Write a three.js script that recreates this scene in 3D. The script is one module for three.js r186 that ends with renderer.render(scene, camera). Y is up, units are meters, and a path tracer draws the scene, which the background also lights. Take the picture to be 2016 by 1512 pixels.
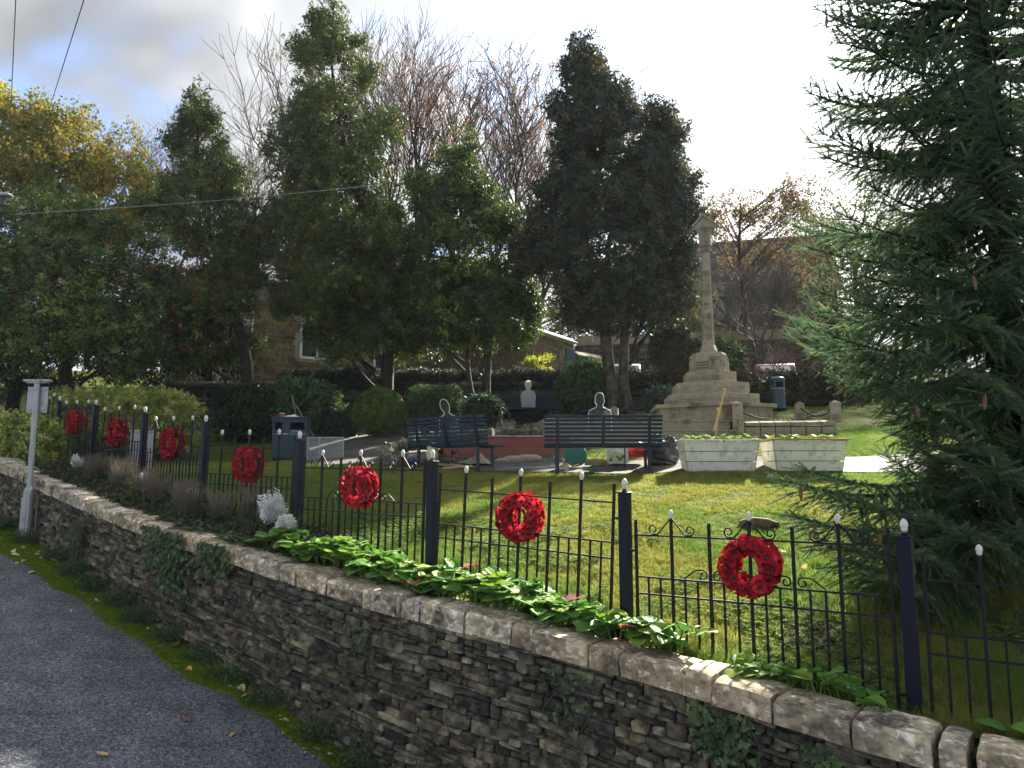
import * as THREE from 'three';
import { mergeGeometries, toCreasedNormals, mergeVertices } from 'three/addons/utils/BufferGeometryUtils.js';
import { RoundedBoxGeometry } from 'three/addons/geometries/RoundedBoxGeometry.js';
import { FontLoader } from 'three/addons/loaders/FontLoader.js';
import { TextGeometry } from 'three/addons/geometries/TextGeometry.js';

// ---------------------------------------------------------------- camera, sky, sun, exposure
const R = d => d * Math.PI / 180;
const EYE = 2.5, PITCH = R(7), FOCAL = 1514;            // metres, radians, focal length in photo pixels (2016 x 1512)
const scene = new THREE.Scene();
const camera = new THREE.PerspectiveCamera(2 * Math.atan(756 / FOCAL) * 180 / Math.PI, 4 / 3, 0.1, 900);
camera.position.set(0, EYE, 0); camera.rotation.x = PITCH;
const renderer = new THREE.WebGLRenderer({ antialias: true });
renderer.toneMapping = THREE.LinearToneMapping;
renderer.toneMappingExposure = 5.4;
renderer.shadowMap.enabled = true;
const SUN_AZ = R(32), SUN_EL = R(32.5);
const sunDir = new THREE.Vector3(Math.sin(SUN_AZ) * Math.cos(SUN_EL), Math.sin(SUN_EL), -Math.cos(SUN_AZ) * Math.cos(SUN_EL));
const sun = new THREE.DirectionalLight(new THREE.Color(1, 0.93, 0.80), 5.0);
sun.position.copy(sunDir).multiplyScalar(60); sun.castShadow = true; sun.shadow.radius = 3;
Object.assign(sun.shadow.camera, { left: -30, right: 30, top: 30, bottom: -30, near: 1, far: 150 });
sun.shadow.mapSize.set(4096, 4096);
scene.add(sun);

// ---------------------------------------------------------------- random numbers and noise
function rng(seed) { let a = seed >>> 0; return () => { a = (a + 0x6D2B79F5) | 0; let t = Math.imul(a ^ (a >>> 15), 1 | a); t = (t + Math.imul(t ^ (t >>> 7), 61 | t)) ^ t; return ((t ^ (t >>> 14)) >>> 0) / 4294967296; }; }
const hash = (x, y, z) => { let h = Math.imul(x, 374761393) + Math.imul(y, 668265263) + Math.imul(z, 1274126177); h = Math.imul(h ^ (h >>> 13), 1274126177); return ((h ^ (h >>> 16)) >>> 0) / 4294967296; };
const sm = t => t * t * (3 - 2 * t), mixn = (a, b, t) => a + (b - a) * t, clamp = (x, a = 0, b = 1) => Math.min(b, Math.max(a, x));
const step01 = (a, b, x) => sm(clamp((x - a) / (b - a)));
function vn(x, y, z = 0, px = 0) {                       // value noise; px > 0 makes it periodic in x and y
  const xi = Math.floor(x), yi = Math.floor(y), zi = Math.floor(z), fx = sm(x - xi), fy = sm(y - yi), fz = sm(z - zi);
  const w = v => px ? ((v % px) + px) % px : v;
  const h = (i, j, k) => hash(w(xi + i), w(yi + j), zi + k);
  return mixn(mixn(mixn(h(0, 0, 0), h(1, 0, 0), fx), mixn(h(0, 1, 0), h(1, 1, 0), fx), fy), mixn(mixn(h(0, 0, 1), h(1, 0, 1), fx), mixn(h(0, 1, 1), h(1, 1, 1), fx), fy), fz);
}
function fbm(x, y, z, oct = 4) { let s = 0, a = 0.5, n = 0; for (let i = 0; i < oct; i++) { s += a * vn(x, y, z); n += a; a *= 0.5; x *= 2.03; y *= 2.03; z *= 2.03; } return s / n; }
function fbmP(u, v, p, oct, z = 0) { let s = 0, a = 0.5, n = 0; for (let i = 0; i < oct; i++) { s += a * vn(u * p, v * p, z + i * 7, p); n += a; a *= 0.55; p *= 2; } return s / n; }

// ---------------------------------------------------------------- the sky: broken grey cloud, brightest round the veiled sun
{
  const w = 1024, h = 512, data = new Float32Array(w * h * 4), d = new THREE.Vector3();
  for (let j = 0; j < h; j++) for (let i = 0; i < w; i++) {
    const th = ((j + 0.5) / h - 0.5) * Math.PI, ph = ((i + 0.5) / w - 0.5) * 2 * Math.PI;
    d.set(Math.cos(ph) * Math.cos(th), Math.sin(th), Math.sin(ph) * Math.cos(th));
    const y = Math.max(d.y, 0), k = 1.5 / (y + 0.22), px = d.x * k, pz = d.z * k;
    const q = fbm(px * 0.9 + 3.1, pz * 0.9 + 7.7, 1.3, 3);
    const n = fbm(px * 1.5 + q * 1.6, pz * 1.5 + 5 + q, 4.2, 5), n2 = fbm(px * 0.8 + 9, pz * 0.8 + 2.5, 8.1, 4), n3 = fbm(px * 3.2 + q * 2, pz * 3.2, 2.2, 4);
    const cover = step01(0.38, 0.5, n * 0.75 + n3 * 0.25 + 0.02);
    const ang = Math.acos(clamp(d.dot(sunDir), -1, 1)) * 180 / Math.PI;
    const glow = 0.36 * Math.exp(-((ang / 31) ** 2)) + 1.3 * Math.exp(-((ang / 9) ** 2));
    const lum = mixn(0.055, 0.225, step01(0.36, 0.66, n2 * 0.55 + n3 * 0.45));
    const blue = [0.07, 0.115, 0.22], cloud = [lum * 0.94, lum * 0.99, lum * 1.07], o = (j * w + i) * 4;
    for (let c = 0; c < 3; c++) data[o + c] = mixn(blue[c], cloud[c], cover) + glow * [1.0, 0.985, 0.93][c];
    data[o + 3] = 1;
  }
  const t = new THREE.DataTexture(data, w, h, THREE.RGBAFormat, THREE.FloatType);
  t.mapping = THREE.EquirectangularReflectionMapping; t.magFilter = THREE.LinearFilter; t.minFilter = THREE.LinearFilter; t.needsUpdate = true;
  scene.background = t; scene.environment = t;
}

// ---------------------------------------------------------------- helpers
const V = (x, y, z) => new THREE.Vector3(x, y, z);
const rgb = (r, g, b) => new THREE.Color().setRGB(r, g, b);
function at(px, py, Z) {                                  // the point at horizontal distance Z ahead of the lens that a sight line through the photo meets
  const u = (px - 1008) / FOCAL, v = (py - 756) / FOCAL, c = Math.cos(PITCH), s = Math.sin(PITCH), t = Z / (c + v * s);
  return V(u * t, EYE + (s - v * c) * t, -Z);
}
const used = {};
const numbered = n => { const k = used[n] = (used[n] ?? -1) + 1; return k ? `${n}_${String(k).padStart(3, '0')}` : n; };
function tag(o, label, category, group, kind) { o.userData.label = label; o.userData.category = category; if (group) o.userData.group = group; if (kind) o.userData.kind = kind; return o; }
function add(name, geo, m, parent) {                      // one named mesh; top-level when no parent is given
  const o = new THREE.Mesh(geo, m); o.castShadow = o.receiveShadow = true;
  o.name = parent ? name : numbered(name); (parent ?? scene).add(o); return o;
}
function thing(name, label, category, pos, turn = 0, group) {
  const g = new THREE.Group(); g.name = numbered(name); scene.add(g);
  if (pos) g.position.copy(pos); g.rotation.y = turn; return tag(g, label, category, group);
}
function struct(name, geo, m, label, category) { const o = add(name, geo, m); o.userData.kind = 'structure'; o.userData.label = label; o.userData.category = category; return o; }
function boxUV(g0, s = 1) {                               // texture coordinates in metres on the plane each face lies nearest to
  const g = g0.index ? g0.toNonIndexed() : g0, p = g.attributes.position, uv = new Float32Array(p.count * 2);
  const a = V(), b = V(), c = V(), n = V();
  for (let i = 0; i < p.count; i += 3) {
    a.fromBufferAttribute(p, i); b.fromBufferAttribute(p, i + 1); c.fromBufferAttribute(p, i + 2);
    n.crossVectors(b.clone().sub(a), c.clone().sub(a)); const ax = Math.abs(n.x), ay = Math.abs(n.y), az = Math.abs(n.z);
    [a, b, c].forEach((q, k) => { const o = (i + k) * 2; if (ay >= ax && ay >= az) { uv[o] = q.x * s; uv[o + 1] = q.z * s; } else if (ax >= az) { uv[o] = q.z * s; uv[o + 1] = q.y * s; } else { uv[o] = q.x * s; uv[o + 1] = q.y * s; } });
  }
  g.setAttribute('uv', new THREE.BufferAttribute(uv, 2)); return g;
}
const box = (w, h, d, x = 0, y = 0, z = 0, rx = 0, ry = 0, rz = 0) => { const g = new THREE.BoxGeometry(w, h, d); if (rx) g.rotateX(rx); if (ry) g.rotateY(ry); if (rz) g.rotateZ(rz); return boxUV(g.translate(x, y, z)); };
const rbox = (w, h, d, r, x = 0, y = 0, z = 0) => boxUV(new RoundedBoxGeometry(w, h, d, 2, r).translate(x, y, z));
const merge = l => mergeGeometries(l.map(g => { const q = g.index ? g.toNonIndexed() : g; for (const k of Object.keys(q.attributes)) if (!['position', 'normal', 'uv', 'color'].includes(k)) q.deleteAttribute(k); return q; }));
function bar(a, b, w, d = w) {                            // a straight rectangular bar from a to b
  const L = a.distanceTo(b), g = new THREE.BoxGeometry(w, L, d), q = new THREE.Quaternion().setFromUnitVectors(V(0, 1, 0), b.clone().sub(a).normalize());
  return boxUV(g.applyQuaternion(q).translate((a.x + b.x) / 2, (a.y + b.y) / 2, (a.z + b.z) / 2));
}
function rod(a, b, r0, r1 = r0, n = 8) {
  const L = a.distanceTo(b), g = new THREE.CylinderGeometry(r1, r0, L, n, 1), q = new THREE.Quaternion().setFromUnitVectors(V(0, 1, 0), b.clone().sub(a).normalize());
  return g.applyQuaternion(q).translate((a.x + b.x) / 2, (a.y + b.y) / 2, (a.z + b.z) / 2);
}
const tube = (pts, r, seg = 24, n = 5) => new THREE.TubeGeometry(new THREE.CatmullRomCurve3(pts), seg, r, n);
function taperTube(pts, rads, n = 7, seg = 3) {           // a tube whose radius follows rads
  const c = new THREE.CatmullRomCurve3(pts), N = (pts.length - 1) * seg, pos = [], uv = [], idx = [], fr = c.computeFrenetFrames(N);
  let len = 0, prev = null;
  for (let i = 0; i <= N; i++) {
    const t = i / N, p = c.getPoint(t), f = t * (rads.length - 1), k = Math.min(Math.floor(f), rads.length - 2), r = mixn(rads[k], rads[k + 1], f - k);
    if (prev) len += p.distanceTo(prev); prev = p;
    for (let j = 0; j <= n; j++) { const a = j / n * 2 * Math.PI, q = p.clone().addScaledVector(fr.normals[i], Math.cos(a) * r).addScaledVector(fr.binormals[i], Math.sin(a) * r); pos.push(q.x, q.y, q.z); uv.push(j / n * 2 * Math.PI * rads[0], len); }
  }
  for (let i = 0; i < N; i++) for (let j = 0; j < n; j++) { const a = i * (n + 1) + j, b = a + n + 1; idx.push(a, b, a + 1, b, b + 1, a + 1); }
  const g = new THREE.BufferGeometry(); g.setAttribute('position', new THREE.Float32BufferAttribute(pos, 3)); g.setAttribute('uv', new THREE.Float32BufferAttribute(uv, 2)); g.setIndex(idx); g.computeVertexNormals(); return g;
}
function geoFrom(pos, idx, uv, crease) {
  let g = new THREE.BufferGeometry(); g.setAttribute('position', new THREE.Float32BufferAttribute(pos, 3)); if (uv) g.setAttribute('uv', new THREE.Float32BufferAttribute(uv, 2)); g.setIndex(idx);
  if (crease !== undefined) g = toCreasedNormals(g, crease); else g.computeVertexNormals();
  return g;
}
function tint(g, c) { const n = g.attributes.position.count, a = new Float32Array(n * 3); for (let i = 0; i < n; i++) { a[3 * i] = c[0]; a[3 * i + 1] = c[1]; a[3 * i + 2] = c[2]; } g.setAttribute('color', new THREE.BufferAttribute(a, 3)); return g; }
function instanced(name, geo, m, list, parent) {          // list of [Matrix4, Color?]
  const o = new THREE.InstancedMesh(geo, m, list.length); o.castShadow = o.receiveShadow = true;
  list.forEach(([mt, c], i) => { o.setMatrixAt(i, mt); if (c) o.setColorAt(i, c); });
  o.name = parent ? name : numbered(name); o.userData.kind = 'stuff'; (parent ?? scene).add(o); return o;
}
const M4 = (p, q, s) => new THREE.Matrix4().compose(p, q, typeof s === 'number' ? V(s, s, s) : s);
const Y = V(0, 1, 0), quatTo = (n, spin = 0) => new THREE.Quaternion().setFromUnitVectors(Y, n).multiply(new THREE.Quaternion().setFromAxisAngle(Y, spin));
function lerpTable(t, s) { if (s <= t[0][0]) return t[0][1] + (s - t[0][0]) * (t[1][1] - t[0][1]) / (t[1][0] - t[0][0]); for (let i = 1; i < t.length; i++) if (s <= t[i][0]) return mixn(t[i - 1][1], t[i][1], (s - t[i - 1][0]) / (t[i][0] - t[i - 1][0])); const a = t[t.length - 2], b = t[t.length - 1]; return b[1] + (s - b[0]) * (b[1] - a[1]) / (b[0] - a[0]); }

// ---------------------------------------------------------------- textures and materials
function tex(n, fn, srgb = true, rep = 1) {               // fn(u, v) -> [r, g, b] as display values 0..1
  const data = new Uint8Array(n * n * 4);
  for (let j = 0; j < n; j++) for (let i = 0; i < n; i++) { const c = fn(i / n, j / n), o = (j * n + i) * 4; for (let k = 0; k < 3; k++) data[o + k] = clamp(c[k]) * 255; data[o + 3] = 255; }
  const t = new THREE.DataTexture(data, n, n); t.wrapS = t.wrapT = THREE.RepeatWrapping; t.magFilter = t.minFilter = THREE.LinearFilter; if (srgb) t.colorSpace = THREE.SRGBColorSpace; t.repeat.set(rep, rep); t.needsUpdate = true; return t;
}
const grey = g => [g, g, g];
const mat = (color, roughness = 0.8, o = {}) => new THREE.MeshStandardMaterial({ color: Array.isArray(color) ? rgb(...color) : color, roughness, ...o });
const leafMat = (color, tr = 0.4, coat = 0, o = {}) => new THREE.MeshPhysicalMaterial({ color: rgb(...color), roughness: 0.97, transmission: tr, thickness: 0, specularIntensity: 0.25, clearcoat: coat, clearcoatRoughness: 0.42, side: THREE.DoubleSide, ...o });
const T = {};
T.stone = tex(512, (u, v) => { const a = fbmP(u, v, 5, 5), b = fbmP(u, v, 24, 3, 40), l = step01(0.58, 0.66, fbmP(u, v, 9, 4, 80)), d = step01(0.55, 0.72, fbmP(u, v, 6, 4, 120)); const g = 0.50 + (a - 0.5) * 0.7 + (b - 0.5) * 0.5; return [g + l * 0.10 - d * 0.16, g * 0.97 + l * 0.11 - d * 0.14, g * 0.88 + l * 0.09 - d * 0.12]; });
T.stoneBump = tex(512, (u, v) => grey(fbmP(u, v * 1, 7, 6, 3) * 0.7 + fbmP(u, v, 40, 2, 9) * 0.3), false);
T.coping = tex(512, (u, v) => { const a = fbmP(u, v, 4, 5, 200), b = fbmP(u, v, 30, 3, 240), l = step01(0.62, 0.68, fbmP(u, v, 26, 3, 280)), l2 = step01(0.52, 0.64, fbmP(u, v, 7, 4, 310)), d = step01(0.5, 0.68, fbmP(u, v, 5, 5, 350)); let g = 0.66 + (a - 0.5) * 0.45 + (b - 0.5) * 0.5; g += l * 0.22 + l2 * 0.06 - d * 0.2; return [g, g * 0.955, g * 0.84 + l * 0.08]; });
T.ashlar = tex(512, (u, v) => { const a = fbmP(u, v, 3, 5, 400), b = fbmP(u, v, 40, 3, 440), d = step01(0.56, 0.72, fbmP(u, v, 4, 5, 480)); const g = 0.74 + (a - 0.5) * 0.22 + (b - 0.5) * 0.2 - d * 0.2; return [g, g * 0.96, g * 0.87]; });
T.asphalt = tex(1024, (u, v) => { const a = fbmP(u, v, 90, 2, 3), b = fbmP(u, v, 200, 1, 17), c = fbmP(u, v, 5, 4, 31); let g = 0.36 + (a - 0.5) * 0.5 + (b > 0.86 ? 0.28 : 0) + (c - 0.5) * 0.2; return [g * 0.98, g, g * 1.04]; });
T.asphaltBump = tex(1024, (u, v) => grey(fbmP(u, v, 90, 2, 3) * 0.8 + fbmP(u, v, 200, 1, 17) * 0.2), false);
T.soil = tex(512, (u, v) => { const a = fbmP(u, v, 30, 4), b = fbmP(u, v, 6, 4, 20); const g = 0.26 + (a - 0.5) * 0.45; return [g * 1.05 + b * 0.02, g * 0.92, g * 0.68]; });
T.lawn = tex(512, (u, v) => { const a = fbmP(u, v, 40, 3, 5), b = fbmP(u, v, 5, 4, 60); return [0.30 + (a - 0.5) * 0.3 + (b - 0.5) * 0.22, 0.34 + (a - 0.5) * 0.3 + (b - 0.5) * 0.12, 0.13 + (a - 0.5) * 0.15]; });
T.grain = tex(512, (u, v) => grey(fbmP(u, v, 24, 4, 11)), false);
T.moss = tex(512, (u, v) => { const a = fbmP(u, v, 40, 3, 15), b = fbmP(u, v, 6, 4, 65); return [0.40 + (a - 0.5) * 0.4 + (b - 0.5) * 0.34, 0.54 + (a - 0.5) * 0.4 + (b - 0.5) * 0.22, 0.06 + a * 0.06]; });
T.path = tex(512, (u, v) => { const a = fbmP(u, v, 64, 3, 7), b = fbmP(u, v, 5, 5, 70); const g = 0.44 + (a - 0.5) * 0.4 + (b - 0.5) * 0.25; return [g, g * 0.97, g * 0.92]; });
T.bark = tex(256, (u, v) => { const a = fbmP(u, v, 8, 5, 33), b = vn(u * 24, v * 5, 2, 0); const g = 0.34 + (a - 0.5) * 0.5; return [g * 1.04, g, g * 0.84]; });
T.paint = tex(256, (u, v) => { const a = fbmP(u, v, 8, 5, 90), d = step01(0.6, 0.72, fbmP(u, v, 14, 4, 130)); const g = 0.94 + (a - 0.5) * 0.1 - d * 0.10; return [g, g * 0.99, g * 0.96]; });
const stoneMat = (k = [1, 1, 1], bump = 0.012, o = {}) => mat(k, 0.92, { map: T.stone, bumpMap: T.stoneBump, bumpScale: bump, ...o });
// ================================================================ THE SETTING
// plan of the boundary: posts of the fence (x, distance ahead) and the face of the street wall, both from right to left
const FP = [[5.75, 2.6], [4.1, 3.75], [2.46, 4.9], [0.89, 6.14], [-0.75, 7.27], [-2.34, 8.49], [-3.89, 9.76], [-5.33, 11.14], [-6.79, 12.5], [-8.22, 13.91], [-9.65, 15.35]];
const WP = [[3.78, 3.30], [2.13, 4.46], [0.56, 5.70], [-1.13, 6.75], [-2.79, 7.92], [-4.43, 9.15], [-5.95, 10.48], [-7.48, 11.78], [-9.0, 13.14], [-10.5, 14.58]];
function wallXZ(s) {                                       // s counts fence bays from the right; straight on beyond both ends
  const n = WP.length - 1; if (s < 0) { const d = [WP[1][0] - WP[0][0], WP[1][1] - WP[0][1]]; return [WP[0][0] + d[0] * s, WP[0][1] + d[1] * s]; }
  if (s > n) { const d = [WP[n][0] - WP[n - 1][0], WP[n][1] - WP[n - 1][1]]; return [WP[n][0] + d[0] * (s - n), WP[n][1] + d[1] * (s - n)]; }
  const i = Math.min(Math.floor(s), n - 1), f = s - i, P = k => WP[clamp(k, 0, n)], cr = c => { const [a, b, d, e] = [P(i - 1)[c], P(i)[c], P(i + 1)[c], P(i + 2)[c]]; return 0.5 * (2 * b + (d - a) * f + (2 * a - 5 * b + 4 * d - e) * f * f + (3 * b - a - 3 * d + e) * f * f * f); };
  return [cr(0), cr(1)];
}
function wallDir(s) { const a = wallXZ(s - 0.1), b = wallXZ(s + 0.1), d = V(b[0] - a[0], 0, -(b[1] - a[1])).normalize(); return { d, n: V(d.z, 0, -d.x) }; }   // along (to the left), and out towards the road
{ const { n } = wallDir(3); if (n.z < 0) throw new Error('wall normal'); }
const TOP = [[0, 1.00], [0.71, 1.09], [1, 1.13], [1.5, 1.235], [2, 1.335], [2.5, 1.445], [3, 1.55], [3.5, 1.67], [4, 1.81], [4.5, 1.93], [5, 2.06], [5.5, 2.20], [6, 2.34], [6.5, 2.48], [7, 2.65], [8, 2.93], [9, 3.2]];
const BASE = [[0, -0.75], [1, -0.50], [2, -0.22], [3, 0.10], [3.3, 0.26], [3.5, 0.37], [3.86, 0.54], [4.17, 0.68], [4.56, 0.86], [4.9, 1.02], [5.47, 1.23], [5.83, 1.40], [6.55, 1.61], [7, 1.74], [8, 2.0], [9, 2.28]];
const topY = s => lerpTable(TOP, s), lowY = s => topY(s) - 0.155, baseY = s => lerpTable(BASE, s);
function onWall(s, y, out) { const [x, z] = wallXZ(s), { n } = wallDir(s); return V(x, y, -z).addScaledVector(n, out); }

// ---- heights of the park ground, a thin-plate spline through measured spots
const gp = [];
const gpt = (px, py, Z) => { const p = at(px, py, Z); gp.push([p.x, Z, p.y]); };
[[4.1, 3.75, 0.86], [5.75, 2.6, 0.70], [8, 1.0, 0.5], [2.46, 4.9, 1.02], [0.89, 6.14, 1.34], [-0.75, 7.27, 1.62], [-2.34, 8.49, 1.84], [-3.89, 9.76, 2.07], [-5.33, 11.14, 2.40], [-6.79, 12.5, 2.64], [-8.22, 13.91, 2.80], [-9.65, 15.35, 3.1], [-13, 18.5, 3.7], [9, 6, 1.75], [5.85, 9, 2.15], [9.5, 12, 2.9], [-13, 22, 4.3]].forEach(p => gp.push(p));
for (const s of [0, 1, 2, 3, 4, 5, 6, 7, 8]) { const [x, z] = wallXZ(s), { n } = wallDir(s); gp.push([x - n.x * 0.3, z + n.z * 0.3, topY(s) - 0.06]); }
[[1095, 933, 11.8], [1275, 933, 11.8], [1350, 929, 11.4], [1640, 929, 11.4], [965, 931, 12.2], [830, 922, 12.6], [1000, 908, 13.1], [1200, 912, 12.9], [900, 900, 14.2], [650, 907, 14.5], [572, 905, 17], [460, 900, 17], [700, 862, 19], [800, 848, 20.6], [560, 862, 20.6], [1050, 836, 22.4], [920, 842, 20.5], [1398, 868, 16.2], [1300, 868, 15.6], [1600, 862, 14.3], [1720, 925, 11.7], [1760, 850, 15], [1540, 815, 18.5], [1640, 806, 20], [1200, 835, 19.8], [1900, 800, 20], [1250, 812, 21.5], [300, 850, 20]].forEach(p => gpt(...p));
const tps = (() => {
  const n = gp.length, N = n + 3, A = Array.from({ length: N }, () => new Float64Array(N + 1)), U = r2 => r2 < 1e-9 ? 0 : r2 * Math.log(r2) * 0.5;
  for (let i = 0; i < n; i++) { for (let j = 0; j < n; j++) A[i][j] = U((gp[i][0] - gp[j][0]) ** 2 + (gp[i][1] - gp[j][1]) ** 2); A[i][i] += 0.25; A[i][n] = A[n][i] = 1; A[i][n + 1] = A[n + 1][i] = gp[i][0]; A[i][n + 2] = A[n + 2][i] = gp[i][1]; A[i][N] = gp[i][2]; }
  for (let i = 0; i < N; i++) { let p = i; for (let k = i + 1; k < N; k++) if (Math.abs(A[k][i]) > Math.abs(A[p][i])) p = k; [A[i], A[p]] = [A[p], A[i]]; for (let k = 0; k < N; k++) if (k !== i) { const f = A[k][i] / A[i][i]; if (f) for (let j = i; j <= N; j++) A[k][j] -= f * A[i][j]; } }
  const w = A.map((r, i) => r[N] / r[i]);
  return (x, z) => { let s = w[n] + w[n + 1] * x + w[n + 2] * z; for (let i = 0; i < n; i++) s += w[i] * U((x - gp[i][0]) ** 2 + (z - gp[i][1]) ** 2); return s; };
})();
const RZ = 22.6;                                            // distance of the retaining wall behind the park
const terraceY = (x, Z) => 5.2 + (Math.min(Z, 30.5) - RZ) * 0.03 + step01(30.8, 34, Z) * 1.9 + Math.max(0, Z - 34) * 0.07 + (fbm(x * 0.05, Z * 0.05, 3, 3) - 0.5) * 0.4 * clamp((Z - 30) / 10);
const groundY = (x, Z) => Z > RZ ? terraceY(x, Z) : tps(x, Z) + (fbm(x * 0.9, Z * 0.9, 5, 3) - 0.5) * 0.05;
const G = (px, Z) => { const x = (px - 1008) / FOCAL * Z; return V(x, groundY(x, Z), -Z); };      // a spot on the ground

const M = {};
M.lawn = new THREE.MeshPhysicalMaterial({ color: 0xffffff, roughness: 1, specularIntensity: 0.1, map: T.lawn, bumpMap: T.grain, bumpScale: 0.03 });
M.soil = mat([1, 1, 1], 0.97, { map: T.soil, bumpMap: T.grain, bumpScale: 0.03 });
M.path = mat([0.40, 0.39, 0.37], 0.9, { map: T.path, bumpMap: T.grain, bumpScale: 0.004 });
{ // the park ground: behind the street wall, up to the retaining wall; slopes follow the lie of the land
  const pos = [], uv = [], idx = [], nx = 150, nv = 110, back = RZ;
  for (let j = 0; j <= nv; j++) for (let i = 0; i <= nx; i++) {
    const s = mixn(-5, 13, i / nx), [wx, wz] = wallXZ(s), { n } = wallDir(s), f = (j / nv) ** 1.5;
    let x = wx - n.x * 0.12, z = wz + n.z * 0.12;
    const xe = mixn(22, -24, i / nx), ze = back; x = mixn(x, xe, f); z = mixn(z, ze, f);
    pos.push(x, groundY(x, Math.min(z, RZ - 0.001)), -z); uv.push(x * 0.8, z * 0.8);
  }
  for (let j = 0; j < nv; j++) for (let i = 0; i < nx; i++) { const a = j * (nx + 1) + i, b = a + nx + 1; idx.push(a, a + 1, b, b, a + 1, b + 1); }
  struct('lawn', geoFrom(pos, idx, uv), M.lawn, 'sloping mossy green lawn behind the fence', 'lawn');
}
{ // the higher ground behind, out to the horizon
  const pos = [], uv = [], idx = [], zs = [RZ + 0.3, 24, 26, 28, 30, 33, 36, 40, 45, 55, 80, 140, 300, 700], nx = 40;
  zs.forEach(z => { for (let i = 0; i <= nx; i++) { const x = (i / nx - 0.5) * Math.max(60, z * 2.6); pos.push(x, terraceY(x, z), -z); uv.push(x * 0.5, z * 0.5); } });
  for (let j = 0; j < zs.length - 1; j++) for (let i = 0; i < nx; i++) { const a = j * (nx + 1) + i, b = a + nx + 1; idx.push(a, a + 1, b, b, a + 1, b + 1); }
  struct('terrace_ground', geoFrom(pos, idx, uv), M.lawn, 'raised grassy ground behind the retaining wall', 'ground');
}
function strip(line, half, lift) {                          // a ribbon laid on the ground along [x, Z] points; half may be a function of the fraction along it
  const c = new THREE.CatmullRomCurve3(line.map(([x, z]) => V(x, 0, -z))), N = line.length * 10, pos = [], uv = [], idx = [], m = 6;
  for (let i = 0; i <= N; i++) { const p = c.getPoint(i / N), t = c.getTangent(i / N), sx = -t.z, sz = t.x, h = typeof half === 'number' ? half : half(i / N); for (let k = 0; k <= m; k++) { const o = (k / m * 2 - 1) * (h + (fbm(i * 0.4, k, 3, 2) - 0.5) * 0.12), x = p.x + sx * o, z = p.z + sz * o; pos.push(x, groundY(x, Math.min(-z, RZ - 0.01)) + lift, z); uv.push(x, z); } }
  for (let i = 0; i < N; i++) for (let k = 0; k < m; k++) { const a = i * (m + 1) + k, b = a + m + 1; idx.push(a, b, a + 1, b, b + 1, a + 1); }
  const g = geoFrom(pos, idx, uv), nrm = g.attributes.normal; if (nrm.getY(0) < 0) { const ix = g.index.array; for (let i = 0; i < ix.length; i += 3) [ix[i], ix[i + 1]] = [ix[i + 1], ix[i]]; g.computeVertexNormals(); } return g;
}
struct('footpath', strip([[9.5, 12.0], [6, 11.95], [3.6, 12.1], [1.5, 12.45], [-0.4, 12.95], [-2.2, 14.2], [-3.4, 16.4], [-3.9, 18.6], [-2.6, 20.6], [-0.5, 21.3], [2, 21.2], [4, 20.4]], f => 0.62 + 0.75 * step01(0.38, 0.5, f) - 0.5 * step01(0.62, 0.75, f), 0.02), M.path, 'pale worn path between the benches and the flower bed', 'path');

// ---- road along the foot of the wall
M.asphalt = mat([0.74, 0.75, 0.78], 0.8, { map: T.asphalt, bumpMap: T.asphaltBump, bumpScale: 0.006 });
const roadY = (s, n) => baseY(s) - 0.02 + 0.018 * n + (fbm(s * 1.1, n * 0.8, 2, 2) - 0.5) * 0.03;
{
  const pos = [], uv = [], idx = [], ns = 120, nn = 46;
  for (let j = 0; j <= nn; j++) for (let i = 0; i <= ns; i++) { const s = mixn(-7, 16, i / ns), n = -0.35 + 13 * (j / nn) ** 1.6, p = onWall(s, 0, n); pos.push(p.x, roadY(s, n), p.z); uv.push(p.x * 0.8, p.z * 0.8); }
  for (let j = 0; j < nn; j++) for (let i = 0; i < ns; i++) { const a = j * (ns + 1) + i, b = a + ns + 1; idx.push(a, a + 1, b, b, a + 1, b + 1); }
  const g = geoFrom(pos, idx, uv); if (g.attributes.normal.getY(500) < 0) { const ix = g.index.array; for (let i = 0; i < ix.length; i += 3) [ix[i], ix[i + 1]] = [ix[i + 1], ix[i]]; g.computeVertexNormals(); }
  struct('road', g, M.asphalt, 'dark grey asphalt road sloping up beside the stone wall', 'road');
}
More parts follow.
